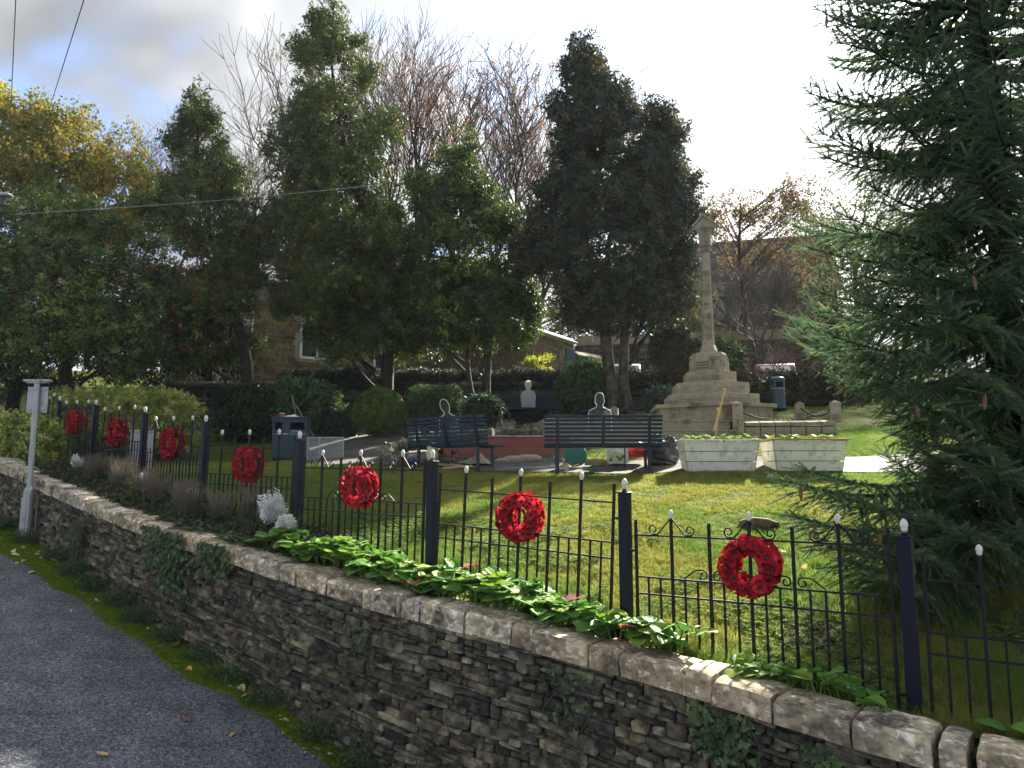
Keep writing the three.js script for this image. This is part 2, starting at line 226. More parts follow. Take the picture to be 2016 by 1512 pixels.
// ---- moss on the road edge
M.moss = mat([1.0, 1.0, 0.9], 0.98, { map: T.moss, bumpMap: T.grain, bumpScale: 0.02 });
const mossW = s => lerpTable([[0, 0.16], [2, 0.2], [3, 0.24], [3.6, 0.3], [4.2, 0.36], [5, 0.40], [5.6, 0.50], [6.3, 0.58], [7, 0.6], [9, 0.5]], s) + (fbm(s * 4, 1, 1, 4) - 0.5) * 0.22;
{
  const pos = [], uv = [], idx = [], ns = 420, nn = 10;
  for (let i = 0; i <= ns; i++) for (let j = 0; j <= nn; j++) { const s = mixn(1.2, 9.2, i / ns), f = j / nn, n = -0.04 + (mossW(s) + 0.04 + (fbm(s * 26, 5, 1, 4) - 0.5) * 0.26) * f, p = onWall(s, 0, n), lump = (fbm(p.x * 9, p.z * 9, 7, 3) - 0.3) * 0.03; pos.push(p.x, roadY(s, n) + (f > 0.99 ? -0.004 : 0.006 + Math.max(0, lump) * (1 - f ** 4)), p.z); uv.push(p.x * 1.5, p.z * 1.5); }
  for (let i = 0; i < ns; i++) for (let j = 0; j < nn; j++) { const a = i * (nn + 1) + j, b = a + nn + 1; idx.push(a, a + 1, b, b, a + 1, b + 1); }
  const g = geoFrom(pos, idx, uv); if (g.attributes.normal.getY(500) < 0) { const ix = g.index.array; for (let i = 0; i < ix.length; i += 3) [ix[i], ix[i + 1]] = [ix[i + 1], ix[i]]; g.computeVertexNormals(); }
  const o = add('moss', g, M.moss); tag(o, 'bright yellow-green moss along the edge of the road', 'moss', null, 'stuff');
  const r = rng(31), list = [], tg = []; for (let k = 0; k < 7; k++) { const a = k * 0.9, l = 0.008 + r() * 0.01, x = Math.cos(a) * 0.008, z = Math.sin(a) * 0.008; tg.push(geoFrom([x - 0.003, 0, z, x + 0.003, 0, z, x * 1.9, l, z * 1.9], [0, 1, 2])); }
  const tuft = merge(tg), c = new THREE.Color();
  for (let i = 0; i < 26000; i++) { const s = 1.4 + r() * 7.4, f = r(), n = f * (mossW(s) + 0.05 * r()) , p = onWall(s, 0, n); p.y = roadY(s, n) + 0.004 + Math.max(0, (fbm(p.x * 9, p.z * 9, 7, 3) - 0.3) * 0.03) * (1 - f ** 4); const k = 0.6 + r() * 0.6; list.push([M4(p, quatTo(Y, r() * 6), 0.8 + r()), c.clone().setRGB(0.18 * k, 0.28 * k, 0.015 * k)]); }
  tag(instanced('moss_tufts', tuft, leafMat([1, 1, 1], 0.3), list), 'fine fuzz of moss tips at the foot of the wall', 'moss', null, 'stuff');
}

// ---------------------------------------------------------------- masonry: every stone a piece with its own outline, bevel and depth
function stoneGeo(quad, r, { gap = 0.006, bevel = 0.012, cut = 0.28, depth = 0.12, proud = 0, bulge = 0.008, col = [1, 1, 1], map }) {
  // quad: corners [u, v] anticlockwise seen from outside; map(u, v, out) -> point
  const cu = (quad[0][0] + quad[1][0] + quad[2][0] + quad[3][0]) / 4, cv = (quad[0][1] + quad[1][1] + quad[2][1] + quad[3][1]) / 4, ring = [];
  for (let k = 0; k < 4; k++) {
    const a = quad[k], b = quad[(k + 1) % 4], p = quad[(k + 3) % 4];
    const h = Math.min(Math.hypot(b[0] - a[0], b[1] - a[1]), Math.hypot(p[0] - a[0], p[1] - a[1]));
    for (const q of [p, b]) { const L = Math.hypot(q[0] - a[0], q[1] - a[1]), c = h * cut * (0.4 + r()) / L; ring.push([mixn(a[0], q[0], c) , mixn(a[1], q[1], c)]); }
  }
  const out = ring.map(([u, v]) => { const du = cu - u, dv = cv - v, L = Math.hypot(du, dv); return [u + du / L * gap, v + dv / L * gap * (0.5 + r())]; });
  const tu = (r() - 0.5) * 0.05, tv = (r() - 0.5) * 0.14, pos = [], uv = [], ou = r() * 3, ov = r() * 3;
  const put = (u, v, o) => { const p = map(u, v, o); pos.push(p.x, p.y, p.z); uv.push(u + ou, v + ov + (o < -0.02 ? o : 0)); };
  put(cu, cv, proud + (r() - 0.3) * bulge);
  out.forEach(([u, v]) => { const L = Math.hypot(cu - u, cv - v), f = Math.min(0.4, bevel / L); put(mixn(u, cu, f), mixn(v, cv, f), proud + (u - cu) * tu + (v - cv) * tv + (r() - 0.5) * bulge); });
  out.forEach(([u, v]) => put(u, v, proud - bevel * (0.8 + r() * 0.6)));
  out.forEach(([u, v]) => put(u, v, -depth));
  const idx = [];
  for (let k = 0; k < 8; k++) { const n = (k + 1) % 8; idx.push(0, 1 + k, 1 + n); for (const [A, B] of [[1, 9], [9, 17]]) idx.push(A + k, B + k, A + n, B + k, B + n, A + n); }
  return tint(geoFrom(pos, idx, uv, 0.6), col);
}
function masonry(parent, { u0, u1, rows, map, len = [0.15, 0.4], seed = 1, limit = 300, m, colors, name = 'stone', opt = {}, skip, size, wob = 0.006, double = 0.12 }) {
  // rows: array of functions v(u), from the bottom up; stones larger in the picture (size) become meshes of their own, the rest one part
  const r = rng(seed), all = [], taken = rows.map(() => []);
  for (let k = 0; k + 1 < rows.length; k++) {
    let u = u0 - r() * len[0];
    while (u < u1) {
      const L = mixn(len[0], len[1], r() ** 1.6), e = u + L, a = u, b = e; u = e;
      if (taken[k].some(([x, y]) => a < y - 0.02 && b > x + 0.02)) { const t = taken[k].find(([x, y]) => a < y - 0.02 && b > x + 0.02); if (a < t[0] - 0.06) { u = t[0]; pushStone(k, k + 1, a, t[0]); } u = t[1]; continue; }
      let kk = k + 1; if (r() < double && kk + 1 < rows.length) { kk++; taken[k + 1].push([a, b]); }
      pushStone(k, kk, a, b);
    }
  }
  function pushStone(k, kk, a, b) {
    const w = () => (r() - 0.5) * 2 * wob, lo = rows[k], hi = rows[kk];
    const quad = [[a, lo(a) + w()], [b, lo(b) + w()], [b, hi(b) + w()], [a, hi(a) + w()]];
    const cu = (a + b) / 2, cv = (quad[0][1] + quad[2][1]) / 2, c = colors[Math.floor(r() * colors.length)], k2 = 0.75 + r() * 0.5;
    if (skip && skip(cu, cv, b - a, quad[2][1] - quad[1][1])) { r(); return; }
    if (quad[3][1] - quad[0][1] < 0.012) return;
    const g = stoneGeo(quad, r, { ...opt, proud: (opt.proud ?? 0) + (r() - 0.5) * (opt.uneven ?? 0.03), col: c.map(x => x * k2), map });
    all.push([size ? size(cu, cv, (b - a) * (quad[2][1] - quad[1][1])) : (b - a), g]);
  }
  all.sort((x, y) => y[0] - x[0]);
  all.slice(0, limit).forEach(([, g]) => add(name, g, m, parent));
  if (all.length > limit) { const o = add(name === 'stone' ? 'small_stones' : name + '_pieces', merge(all.slice(limit).map(x => x[1])), m, parent); o.userData.kind = 'stuff'; }
  return all.length;
}

// ---- the street wall
M.wallStone = stoneMat([1, 1, 1], 0.02, { vertexColors: true });
M.copingStone = mat([1, 1, 1], 0.93, { map: T.coping, bumpMap: T.stoneBump, bumpScale: 0.012, vertexColors: true });
M.core = mat([0.17, 0.15, 0.12], 1);
{
  const wall = thing('dry_stone_wall', 'long dark dry-stone wall with pale coping beside the road', 'wall', null);
  const L = 2.06, S = u => u / L;                            // metres along -> bays
  const cum = []; { const r = rng(5); let y = 0; while (y < 2.0) { cum.push(y); y += 0.024 + r() * 0.036; } }
  const rows = cum.map((c, i) => u => { const s = S(u), h = lowY(s) - baseY(s); return lowY(s) - c * (0.62 + 0.38 * clamp(h / 1.35, 0.3, 1.4)) + (fbm(u * 1.3, i * 0.35, 4, 3) - 0.5) * 0.07 * clamp(c * 8); }).reverse();
  const colors = [[0.52, 0.47, 0.37], [0.42, 0.40, 0.34], [0.60, 0.53, 0.40], [0.36, 0.35, 0.33], [0.47, 0.45, 0.40], [0.55, 0.47, 0.36], [0.40, 0.42, 0.34]];
  const n = masonry(wall, { u0: -2.2 * L, u1: 10.3 * L, rows, map: (u, v, o) => onWall(S(u), v, o + 0.02 + 0.04 * clamp((lowY(S(u)) - v) / 1.4)), len: [0.10, 0.44], seed: 77, m: M.wallStone, colors,
    opt: { gap: 0.0065, bevel: 0.009, cut: 0.17, depth: 0.11, uneven: 0.042, bulge: 0.016 }, skip: (u, v, w, h) => v + h < baseY(S(u)) - 0.1,
    size: (u, v, A) => { const s = S(u); if (s < 0.4 || s > 7.1) return 0; const p = onWall(s, v, 0); const d = -p.z, py = 756 + FOCAL * (0.122 - (p.y - EYE) / d); return py > 1530 ? 0 : A / d / d; }, wob: 0.008 });
  // the packed core behind the face
  { const pos = [], idx = [], ns = 90, prof = s => [[baseY(s) - 0.3, -0.06], [lowY(s) - 0.01, -0.08], [lowY(s) - 0.01, -0.42], [baseY(s) - 0.3, -0.42]];
    for (let i = 0; i <= ns; i++) { const s = mixn(-2.2, 10.3, i / ns); prof(s).forEach(([y, o]) => { const p = onWall(s, y, o); pos.push(p.x, p.y, p.z); }); }
    for (let i = 0; i < ns; i++) for (let k = 0; k < 3; k++) { const a = i * 4 + k, b = a + 4; idx.push(a, a + 1, b, b, a + 1, b + 1); }
    add('core', geoFrom(pos, idx, null, 0.5), M.core, wall); }
  // coping stones, each a worn block
  const r = rng(91); let u = -2.2 * L;
  while (u < 10.2 * L) {
    const w = 0.15 + r() ** 1.3 * 0.34, s = S(u + w / 2), P = onWall(s, 0, 0), { d, n } = wallDir(s), lean = 0.10 * step01(4.2, 5.5, s) + (r() - 0.5) * 0.04;
    const h = 0.165 + (r() - 0.5) * 0.03, D = 0.38, yb = lowY(s) - 0.008, slope = (topY(s + 0.05) - topY(s - 0.05)) / (0.1 * L);
    const jut = (r() - 0.5) * 0.035, g0 = new THREE.BoxGeometry(1, 1, 1, 5, 4, 5); const g = mergeVertices((g0.deleteAttribute('uv'), g0.deleteAttribute('normal'), g0)), p = g.attributes.position, sd = r() * 100;
    for (let i = 0; i < p.count; i++) {
      let x = p.getX(i) * (w - 0.026), y = p.getY(i) + 0.5, z = p.getZ(i);
      const ex = Math.abs(p.getX(i)) * 2, ez = Math.abs(z) * 2, top = y;
      let yy = y * h; if (top > 0.9) yy -= 0.010 * ez ** 6 + 0.008 * ex ** 8; if (z > 0.4 && y > 0.9) z -= 0.05;
      x *= 1 - 0.03 * (y > 0.9 ? 1 : 0); const nn = (fbm(x * 9 + sd, yy * 9, z * 4, 3) - 0.5) * 0.035;
      const along = x + lean * (yy - h / 2) + (fbm(yy * 14, z * 5, sd, 2) - 0.5) * 0.012, outw = z * D - D / 2 + 0.055 + jut + nn * (z > 0.3 ? 1 : 0.4);
      const q = P.clone().addScaledVector(d, along).addScaledVector(n, outw); q.y = yb + yy + along * slope + nn * (y > 0.9 ? 0.7 : 0.2); p.setXYZ(i, q.x, q.y, q.z);
    }
    const k = 0.9 + r() * 0.5, wm = r() * 0.08;
    const cg = boxUV(toCreasedNormals(g, 0.42)), uvA = cg.attributes.uv, ox = r() * 5; for (let i = 0; i < uvA.count; i++) uvA.setX(i, uvA.getX(i) + ox);
    add('coping_stone', tint(cg, [(0.72 + wm) * k, 0.70 * k, (0.66 - wm) * k]), M.copingStone, wall); u += w;
  }
  console.log('wall stones', n);
}
// ================================================================ THE FENCE AND ITS WREATHS
M.iron = new THREE.MeshPhysicalMaterial({ color: rgb(0.005, 0.006, 0.009), roughness: 0.55, specularIntensity: 0.6, bumpMap: T.grain, bumpScale: 0.0015 });
M.postPaint = new THREE.MeshPhysicalMaterial({ color: rgb(0.005, 0.008, 0.022), roughness: 0.5, specularIntensity: 0.5, bumpMap: T.grain, bumpScale: 0.0015 });
M.white = mat([0.80, 0.80, 0.76], 0.45, { map: T.paint });
const lathe = (pts, n = 14) => new THREE.LatheGeometry(pts.map(([r, y]) => new THREE.Vector2(r, y)), n);
const acorn = k => lathe([[0.0, 0], [0.011, 0], [0.012, 0.006], [0.016, 0.010], [0.016, 0.018], [0.0145, 0.020], [0.0185, 0.026], [0.0195, 0.036], [0.0175, 0.048], [0.012, 0.058], [0.005, 0.064], [0, 0.0655]].map(([r, y]) => [r * k, y * k]));
const fence = thing('iron_fence', 'dark blue-black iron railings with white acorn finials above the stone wall', 'fence', null);
const POSTTOP = [1.87, 2.02, 2.25, 2.5, 2.77, 3.02, 3.3, 3.54, 3.78, 3.99, 4.2];     // finial tips of the posts, right to left
const RAIL = [1.70, 1.88, 2.07, 2.355, 2.595, 2.85, 3.15, 3.38, 3.645, 3.86];           // upper rail of each bay, right to left
const TILT = [0, 0, -0.005, 0.045, 0.02, 0.03, 0.04, 0.03, 0.05, 0.02];                 // how much each bay's far end is higher than its middle
const G_post = merge([box(0.078, 1, 0.078, 0, -0.5, 0)]), G_cap = rbox(0.098, 0.012, 0.098, 0.004), G_neck = lathe([[0, 0], [0.021, 0], [0.019, 0.012], [0.013, 0.016], [0.014, 0.026]].map(p => p)), G_acornP = acorn(1.28), G_acornB = acorn(1.0);
FP.forEach(([x, z], i) => {
  const yt = POSTTOP[i] - 0.118, yb = groundY(x, z) - 0.25, nx = FP[Math.min(i + 1, FP.length - 1)], pv = FP[Math.max(i - 1, 0)];
  const p = new THREE.Mesh(boxUV(new THREE.BoxGeometry(0.078, yt - yb, 0.078).translate(0, (yb - yt) / 2, 0)), M.postPaint); p.name = 'post'; p.castShadow = p.receiveShadow = true; fence.add(p);
  p.position.set(x, yt, -z); p.rotation.y = Math.atan2(nx[1] - pv[1], nx[0] - pv[0]); 
  add('cap_plate', G_cap, M.postPaint, p).position.y = 0.006;
  add('neck', G_neck, M.iron, p).position.y = 0.012;
  add('finial', G_acornP, M.white, p).position.y = 0.034;
});
function scrollGeo(side) {                                  // leans from under a finial down to the rail and curls up
  const pts = [V(0.008 * side, 0.128, 0), V(0.06 * side, 0.07, 0), V(0.112 * side, 0.012, 0)], c = [0.150, 0.047];
  for (let k = 0; k <= 15; k++) { const a = R(-112 + k * 29), r = 0.040 - 0.0017 * k; pts.push(V((c[0] + Math.cos(a) * r) * side, c[1] + Math.sin(a) * r, 0)); }
  return tube(pts, 0.0055, 70, 5).scale(1, 1, 1.25);
}
function lowScrollGeo(side) {                               // a C-curl standing on the middle rail beside a bar
  const pts = [V(0.205 * side, 0.004, 0), V(0.165 * side, 0.035, 0), V(0.115 * side, 0.068, 0), V(0.07 * side, 0.074, 0)], c = [0.056, 0.038];
  for (let k = 0; k <= 13; k++) { const a = R(75 + k * 28), r = 0.036 - 0.0016 * k; pts.push(V((c[0] - Math.cos(a) * r * -1) * side, c[1] + Math.sin(a) * r, 0)); }
  return tube(pts, 0.0055, 60, 5).scale(1, 1, 1.25);
}
const GS = { L: scrollGeo(-1), R: scrollGeo(1), l: lowScrollGeo(-1), r: lowScrollGeo(1) };
const bays = [];
for (let b = 0; b < FP.length - 1; b++) {
  const A = FP[b + 1], B = FP[b], mx = (A[0] + B[0]) / 2, mz = (A[1] + B[1]) / 2, y1 = RAIL[b], fancy = b % 2 === 0, half = Math.hypot(A[0] - B[0], A[1] - B[1]) / 2 - 0.095;
  const g = new THREE.Group(); g.name = 'panel'; fence.add(g); g.position.set(mx, y1, -mz);
  g.rotation.y = Math.atan2(B[1] - A[1], B[0] - A[0]);       // local +x runs to the right-hand post
  g.rotation.order = 'YXZ'; g.rotation.z = -TILT[b] / half;
  const bot = -1.02, xs = i => -half + i * half / 9;
  const rail = (y, h) => add('rail', box(half * 2, h, 0.014, 0, y, 0), M.iron, g);
  rail(0, 0.013); rail(-0.315, 0.013); rail(-0.44, 0.013); rail(bot, 0.014);
  const top = fancy ? { f: 0.132, p: 0.105, e: 0.115 } : { f: 0.165, p: 0.135, e: 0.15 };
  for (let i = 0; i <= 18; i++) {
    const full = i % 3 === 0, fin = full && i % 6 === 3, w = full ? 0.0195 : 0.0135, yt = full ? (fin ? top.f : i % 18 === 0 ? top.e : top.p) : -0.309;
    const y0 = bot - (full ? 0.05 : 0.0) + 0.0, bb = add('bar', box(w, yt - y0, full ? 0.0195 : 0.0125, xs(i), (yt + y0) / 2, 0.0), M.iron, g);
    if (fin) { const f = add('finial', G_acornB, M.white, g); f.position.set(xs(i), yt - 0.001, 0); }
    if (fin && fancy) { add('scroll', GS.L, M.iron, g).position.x = xs(i); add('scroll', GS.R, M.iron, g).position.x = xs(i); }
    if (full && fancy && (i === 6 || i === 12)) for (const k of ['l', 'r']) { const q = add('scroll', GS[k], M.iron, g); q.position.set(xs(i), -0.309, 0); }
  }
  for (const y of [-0.12, -0.9]) for (const sd of [-1, 1]) add('bracket', merge([box(0.075, 0.012, 0.012, sd * (half + 0.03), y, 0), box(0.016, 0.02, 0.02, sd * (half + 0.03), y, 0)]), M.iron, g);
  bays.push({ g, mx, mz, y1, turn: g.rotation.y });
}
// ---- poppy wreaths, one hung on each side of the bars
M.poppy = leafMat([0.42, 0.012, 0.024], 0.25, 0.15);
M.poppy2 = leafMat([0.30, 0.008, 0.018], 0.22, 0.15);
M.poppy3 = leafMat([0.54, 0.03, 0.045], 0.28, 0.15);
M.blackc = mat([0.008, 0.008, 0.010], 0.5);
M.wreathBase = mat([0.12, 0.012, 0.014], 0.8);
function poppyGeo(seed) {
  const r = rng(seed), pos = [0, 0, 0], uv = [], idx = [], n = 14;
  for (let ring = 1; ring <= 2; ring++) for (let k = 0; k < n; k++) { const a = k / n * 2 * Math.PI, lob = 1 + 0.13 * Math.cos(2 * a) + (r() - 0.5) * 0.10, rr = (ring === 1 ? 0.020 : 0.042) * lob; pos.push(Math.cos(a) * rr, (ring === 1 ? 0.002 : 0.021) + Math.sin(a * 4 + seed) * 0.004 * (ring - 1), Math.sin(a) * rr); }
  for (let k = 0; k < n; k++) { const m = (k + 1) % n; idx.push(0, 1 + m, 1 + k, 1 + k, 1 + m, 1 + n + k, 1 + m, 1 + n + m, 1 + n + k); }
  return geoFrom(pos, idx, null);
}
const GP = [3, 8, 15, 21].map(poppyGeo), G_centre = lathe([[0, 0.009], [0.011, 0.009], [0.014, 0.006], [0.013, 0.001]], 10), G_ring = new THREE.TorusGeometry(0.146, 0.030, 9, 36).scale(1, 1, 0.75);
function wreath(pos, turn, label, full, seed, tip) {
  const w = thing('poppy_wreath', label, 'wreath', pos, turn, full ? 'poppy wreaths on the street side of the railings' : 'poppy wreaths on the park side of the railings'), r = rng(seed); w.rotation.z = tip;
  add('ring', G_ring, M.wreathBase, w);
  const rowsW = full ? [[-34, 12], [22, 15], [74, 17]] : [[-45, 10], [0, 12], [45, 14], [85, 15]];
  for (const [phi, n] of rowsW) for (let k = 0; k < n; k++) {
    const a = (k + 0.5 * r() + (phi > 0 ? 0.5 : 0)) / n * 2 * Math.PI, f = R(phi + (r() - 0.5) * 22), rad = V(Math.cos(a), Math.sin(a), 0), nrm = rad.clone().multiplyScalar(Math.sin(f)).add(V(0, 0, Math.cos(f)));
    const p = rad.clone().multiplyScalar(0.146 + 0.034 * Math.sin(f)).add(V(0, 0, 0.032 * Math.cos(f)));
    const m = [M.poppy, M.poppy, M.poppy2, M.poppy3][Math.floor(r() * 4)], o = add('poppy', GP[Math.floor(r() * 4)], m, w);
    nrm.add(V(r() - 0.5, r() - 0.5, 0).multiplyScalar(0.35)).normalize(); o.position.copy(p); o.quaternion.copy(quatTo(nrm, r() * 6)); const sc = 0.8 + r() * 0.28; o.position.addScaledVector(nrm, r() * 0.014); o.scale.setScalar(sc);
    if (full) add('centre', G_centre, M.blackc, o);
  }
  return w;
}
const where = ['', '', 'first from the right, nearest the spruce', 'second from the right', 'third from the right, under curled scrolls', 'fourth from the right, near the litter bin', 'fifth from the right, beside the grey cabinet', 'sixth from the right', 'seventh from the right, farthest away'];
for (let b = 2; b <= 8; b++) {
  const { mx, mz, y1, turn } = bays[b], n = V(Math.sin(turn), 0, Math.cos(turn)), c = V(mx, y1 - 0.185, -mz);
  wreath(c.clone().addScaledVector(n, 0.048), turn, 'red poppy wreath facing the road, ' + where[b], true, 100 + b, (hash(b, 2, 3) - 0.5) * 0.3);
  wreath(c.clone().addScaledVector(n, -0.048).add(V(0.0, 0.004, 0)), turn + Math.PI, 'red poppy wreath facing the park, back of the railings, ' + where[b].split(',')[0], false, 200 + b, 0.2);
}
// ================================================================ THE PARK: MEMORIAL, BENCHES, PLANTERS AND WHAT LIES ABOUT
const font = await new FontLoader().loadAsync('fonts/droid/droid_sans_bold.typeface.json');
const serif = await new FontLoader().loadAsync('fonts/droid/droid_serif_bold.typeface.json');
M.memorial = mat([0.58, 0.55, 0.48], 0.92, { map: T.ashlar, bumpMap: T.stoneBump, bumpScale: 0.004 });
M.memorialDark = M.memorial;
M.inscription = mat([0.14, 0.12, 0.10], 0.9);
const view = V(Math.sin(R(14.4)), 0, -Math.cos(R(14.4)));     // towards the memorial in plan
const MC = V((1400 - 1008) / FOCAL * 17, 0, -17);             // centre of the memorial
const yAt = (py, Z) => EYE + (942 - py) / FOCAL * Z;
{
  const mem = thing('war_memorial', 'tall stone memorial column on stepped inscribed base behind the planters', 'memorial', MC);
  // turn so that one face of each hexagonal tier looks a little left of the viewer
  const faceAng = Math.atan2(-view.x, -view.z) - R(21);      // angle about y of that face's normal, measured from +z
  const prism = (Rr, y0, y1, n, ch = 0.012) => { const a = Math.PI / n, g = new THREE.CylinderGeometry(Rr - ch, Rr, ch, n, 1).translate(0, y1 - ch / 2, 0), b = new THREE.CylinderGeometry(Rr, Rr, y1 - y0 - ch, n, 1).translate(0, (y0 + y1 - ch) / 2, 0); return boxUV(toCreasedNormals(merge([b, g]).rotateY(a + faceAng), 0.3)); };
  const tiers = [['lower_plinth', 1.36, 3.66, 4.0, M.memorialDark], ['cornice', 1.46, 3.985, 4.065, M.memorialDark], ['tier', 1.10, 4.05, 4.30, M.memorialDark], ['tier', 0.89, 4.29, 4.56, M.memorial], ['tier', 0.615, 4.55, 4.82, M.memorial]];
  const made = tiers.map(([n, r, a, b, m]) => add(n, prism(r, a, b, 6), m, mem));
  // joints: each tier shows its blocks as thin dark grooves cut between slabs
  const joint = (r, y0, y1, face, f) => { const a = faceAng + face * Math.PI / 3, ap = r * Math.cos(Math.PI / 6), n = V(Math.sin(a), 0, Math.cos(a)), t = V(n.z, 0, -n.x), w = r * (f - 0.5), c = n.clone().multiplyScalar(ap + 0.001).addScaledVector(t, w); const g = new THREE.BoxGeometry(0.008, y1 - y0, 0.004).rotateY(a).translate(c.x, (y0 + y1) / 2, c.z); return g; };
  { const l = []; for (const fc of [-1, 0, 1]) { for (const f of [0.12, 0.38, 0.62, 0.88]) l.push(joint(1.10, 4.06, 4.17, fc, f), joint(1.10, 4.18, 4.29, fc, (f + 0.13) % 1)); for (const f of [0.2, 0.45, 0.7]) l.push(joint(1.36, 3.67, 3.98, fc, f)); }
    for (const fc of [-1, 0, 1]) { const a = faceAng + fc * Math.PI / 3, ap = 1.10 * Math.cos(Math.PI / 6); l.push(new THREE.BoxGeometry(1.08, 0.007, 0.004).translate(0, 4.175, ap + 0.001).rotateY(a)); }
    add('joint', merge(l), M.inscription, mem); }
  // carved lines of lettering, too worn to read, on the front faces
  const lines = (r, y, face, x0, n, w, seed) => { const q = rng(seed), l = [], a = faceAng + face * Math.PI / 3, ap = r * Math.cos(Math.PI / 6); for (let k = 0; k < n; k++) { let x = x0 - w / 2 * (0.7 + 0.3 * q()); const e = x0 + w / 2 * (0.7 + 0.3 * q()); while (x < e) { const ww = 0.008 + q() * 0.012; l.push(new THREE.BoxGeometry(ww, 0.014, 0.003).translate(x, y - k * 0.034, ap + 0.001).rotateY(a)); x += ww + 0.006 + (q() < 0.2 ? 0.015 : 0); } } return l; };
  add('lettering', merge([...lines(0.615, 4.76, 0, 0, 1, 0.2, 1), ...lines(0.615, 4.70, 0, -0.14, 3, 0.22, 2), ...lines(0.615, 4.70, 0, 0.14, 3, 0.24, 3), ...lines(0.615, 4.76, 1, 0, 1, 0.12, 4), ...lines(0.615, 4.70, 1, -0.13, 3, 0.2, 5), ...lines(0.615, 4.70, 1, 0.14, 2, 0.2, 6), ...lines(0.89, 4.47, 0, 0.18, 4, 0.3, 7), ...lines(0.89, 4.47, 0, -0.22, 3, 0.2, 17), ...lines(0.89, 4.47, 1, -0.2, 3, 0.16, 8), ...lines(0.89, 4.47, 1, 0.22, 3, 0.22, 9), ...lines(1.36, 3.87, 0, -0.18, 3, 0.5, 10)]), M.inscription, mem);
  // block under the shaft with rounded buttresses and dedication lines
  add('pedestal', boxUV(toCreasedNormals(merge([new THREE.CylinderGeometry(0.40, 0.43, 0.40, 8, 1).rotateY(Math.PI / 8 + faceAng).translate(0, 5.02, 0), new THREE.CylinderGeometry(0.36, 0.395, 0.05, 8, 1).rotateY(Math.PI / 8 + faceAng).translate(0, 5.24, 0)]), 0.3)), M.memorial, mem);
  for (let k = 0; k < 4; k++) { const a = faceAng + Math.PI / 4 + k * Math.PI / 2, n = V(Math.sin(a), 0, Math.cos(a)); const g = boxUV(merge([new THREE.CylinderGeometry(0.10, 0.11, 0.33, 10).translate(0, 4.98, 0), new THREE.SphereGeometry(0.10, 10, 6).scale(1, 0.5, 1).translate(0, 5.145, 0)]).translate(n.x * 0.36, 0, n.z * 0.36)); add('buttress', g, M.memorial, mem); }
  add('dedication', merge([0, 1, 2].map(k => new THREE.BoxGeometry(0.30, 0.028, 0.006).translate(0, 5.03 - k * 0.062, 0.40).rotateY(faceAng))), M.inscription, mem);
  // shaft, octagonal and tapering
  const sh = (r0, r1, y0, y1, n = 8) => boxUV(toCreasedNormals(new THREE.CylinderGeometry(r1, r0, y1 - y0, n, 1).rotateY(Math.PI / 8 + faceAng).translate(0, (y0 + y1) / 2, 0), 0.3));
  add('shaft_base', merge([sh(0.21, 0.20, 5.25, 5.33), sh(0.195, 0.145, 5.33, 5.46)]), M.memorial, mem);
  [[0.145, 0.128, 5.46, 6.05], [0.128, 0.112, 6.054, 6.75], [0.112, 0.094, 6.754, 7.62]].forEach(q => add('shaft', sh(...q), M.memorial, mem));
  // carved figure standing in a niche low on the shaft
  const fr = a => V(Math.sin(a), 0, Math.cos(a)), f0 = fr(faceAng + R(10)), put = g => g.rotateY(faceAng + R(10)).translate(f0.x * 0.125, 0, f0.z * 0.125);
  add('carved_figure', boxUV(merge([new THREE.CylinderGeometry(0.075, 0.045, 0.05, 8).translate(0, 5.86, 0.01), new THREE.CylinderGeometry(0.038, 0.05, 0.24, 8).translate(0, 6.0, 0.02), new THREE.CylinderGeometry(0.03, 0.055, 0.16, 8).scale(1.25, 1, 0.8).translate(0, 6.18, 0.02), new THREE.SphereGeometry(0.034, 10, 8).translate(0, 6.30, 0.025), new THREE.BoxGeometry(0.02, 0.2, 0.03).rotateZ(0.15).translate(0.062, 6.13, 0.02), new THREE.BoxGeometry(0.02, 0.2, 0.03).rotateZ(-0.15).translate(-0.062, 6.13, 0.02)].map(put))), M.memorial, mem);
  add('niche_canopy', boxUV(merge([new THREE.BoxGeometry(0.10, 0.018, 0.05).rotateZ(0.7).translate(-0.035, 6.40, 0.01), new THREE.BoxGeometry(0.10, 0.018, 0.05).rotateZ(-0.7).translate(0.035, 6.40, 0.01)].map(put))), M.memorial, mem);
  add('capital', boxUV(merge([lathe([[0.09, 7.60], [0.125, 7.63], [0.125, 7.66], [0.10, 7.68], [0.10, 7.71], [0.145, 7.74], [0.145, 7.78], [0.11, 7.80]], 16)])), M.memorial, mem);
  // lantern head: a gabled slab, cut in below the eaves, with a crucifix in relief
  const headTurn = faceAng + R(6), hs = new THREE.Shape(); [[-0.115, 7.79], [0.115, 7.79], [0.125, 8.04], [0.235, 8.20], [0.215, 8.235], [0, 8.43], [-0.215, 8.235], [-0.235, 8.20], [-0.125, 8.04]].forEach(([x, y], i) => i ? hs.lineTo(x, y) : hs.moveTo(x, y));
  add('lantern_head', boxUV(new THREE.ExtrudeGeometry(hs, { depth: 0.15, bevelEnabled: true, bevelSize: 0.01, bevelThickness: 0.01, bevelSegments: 1 }).translate(0, 0, -0.085).rotateY(headTurn)), M.memorialDark, mem);
  for (const s of [-1, 1]) add('gable_slab', boxUV(new THREE.BoxGeometry(0.36, 0.035, 0.26).rotateZ(-s * 0.745).translate(s * 0.128, 8.345, -0.005).rotateY(headTurn)), M.memorialDark, mem);
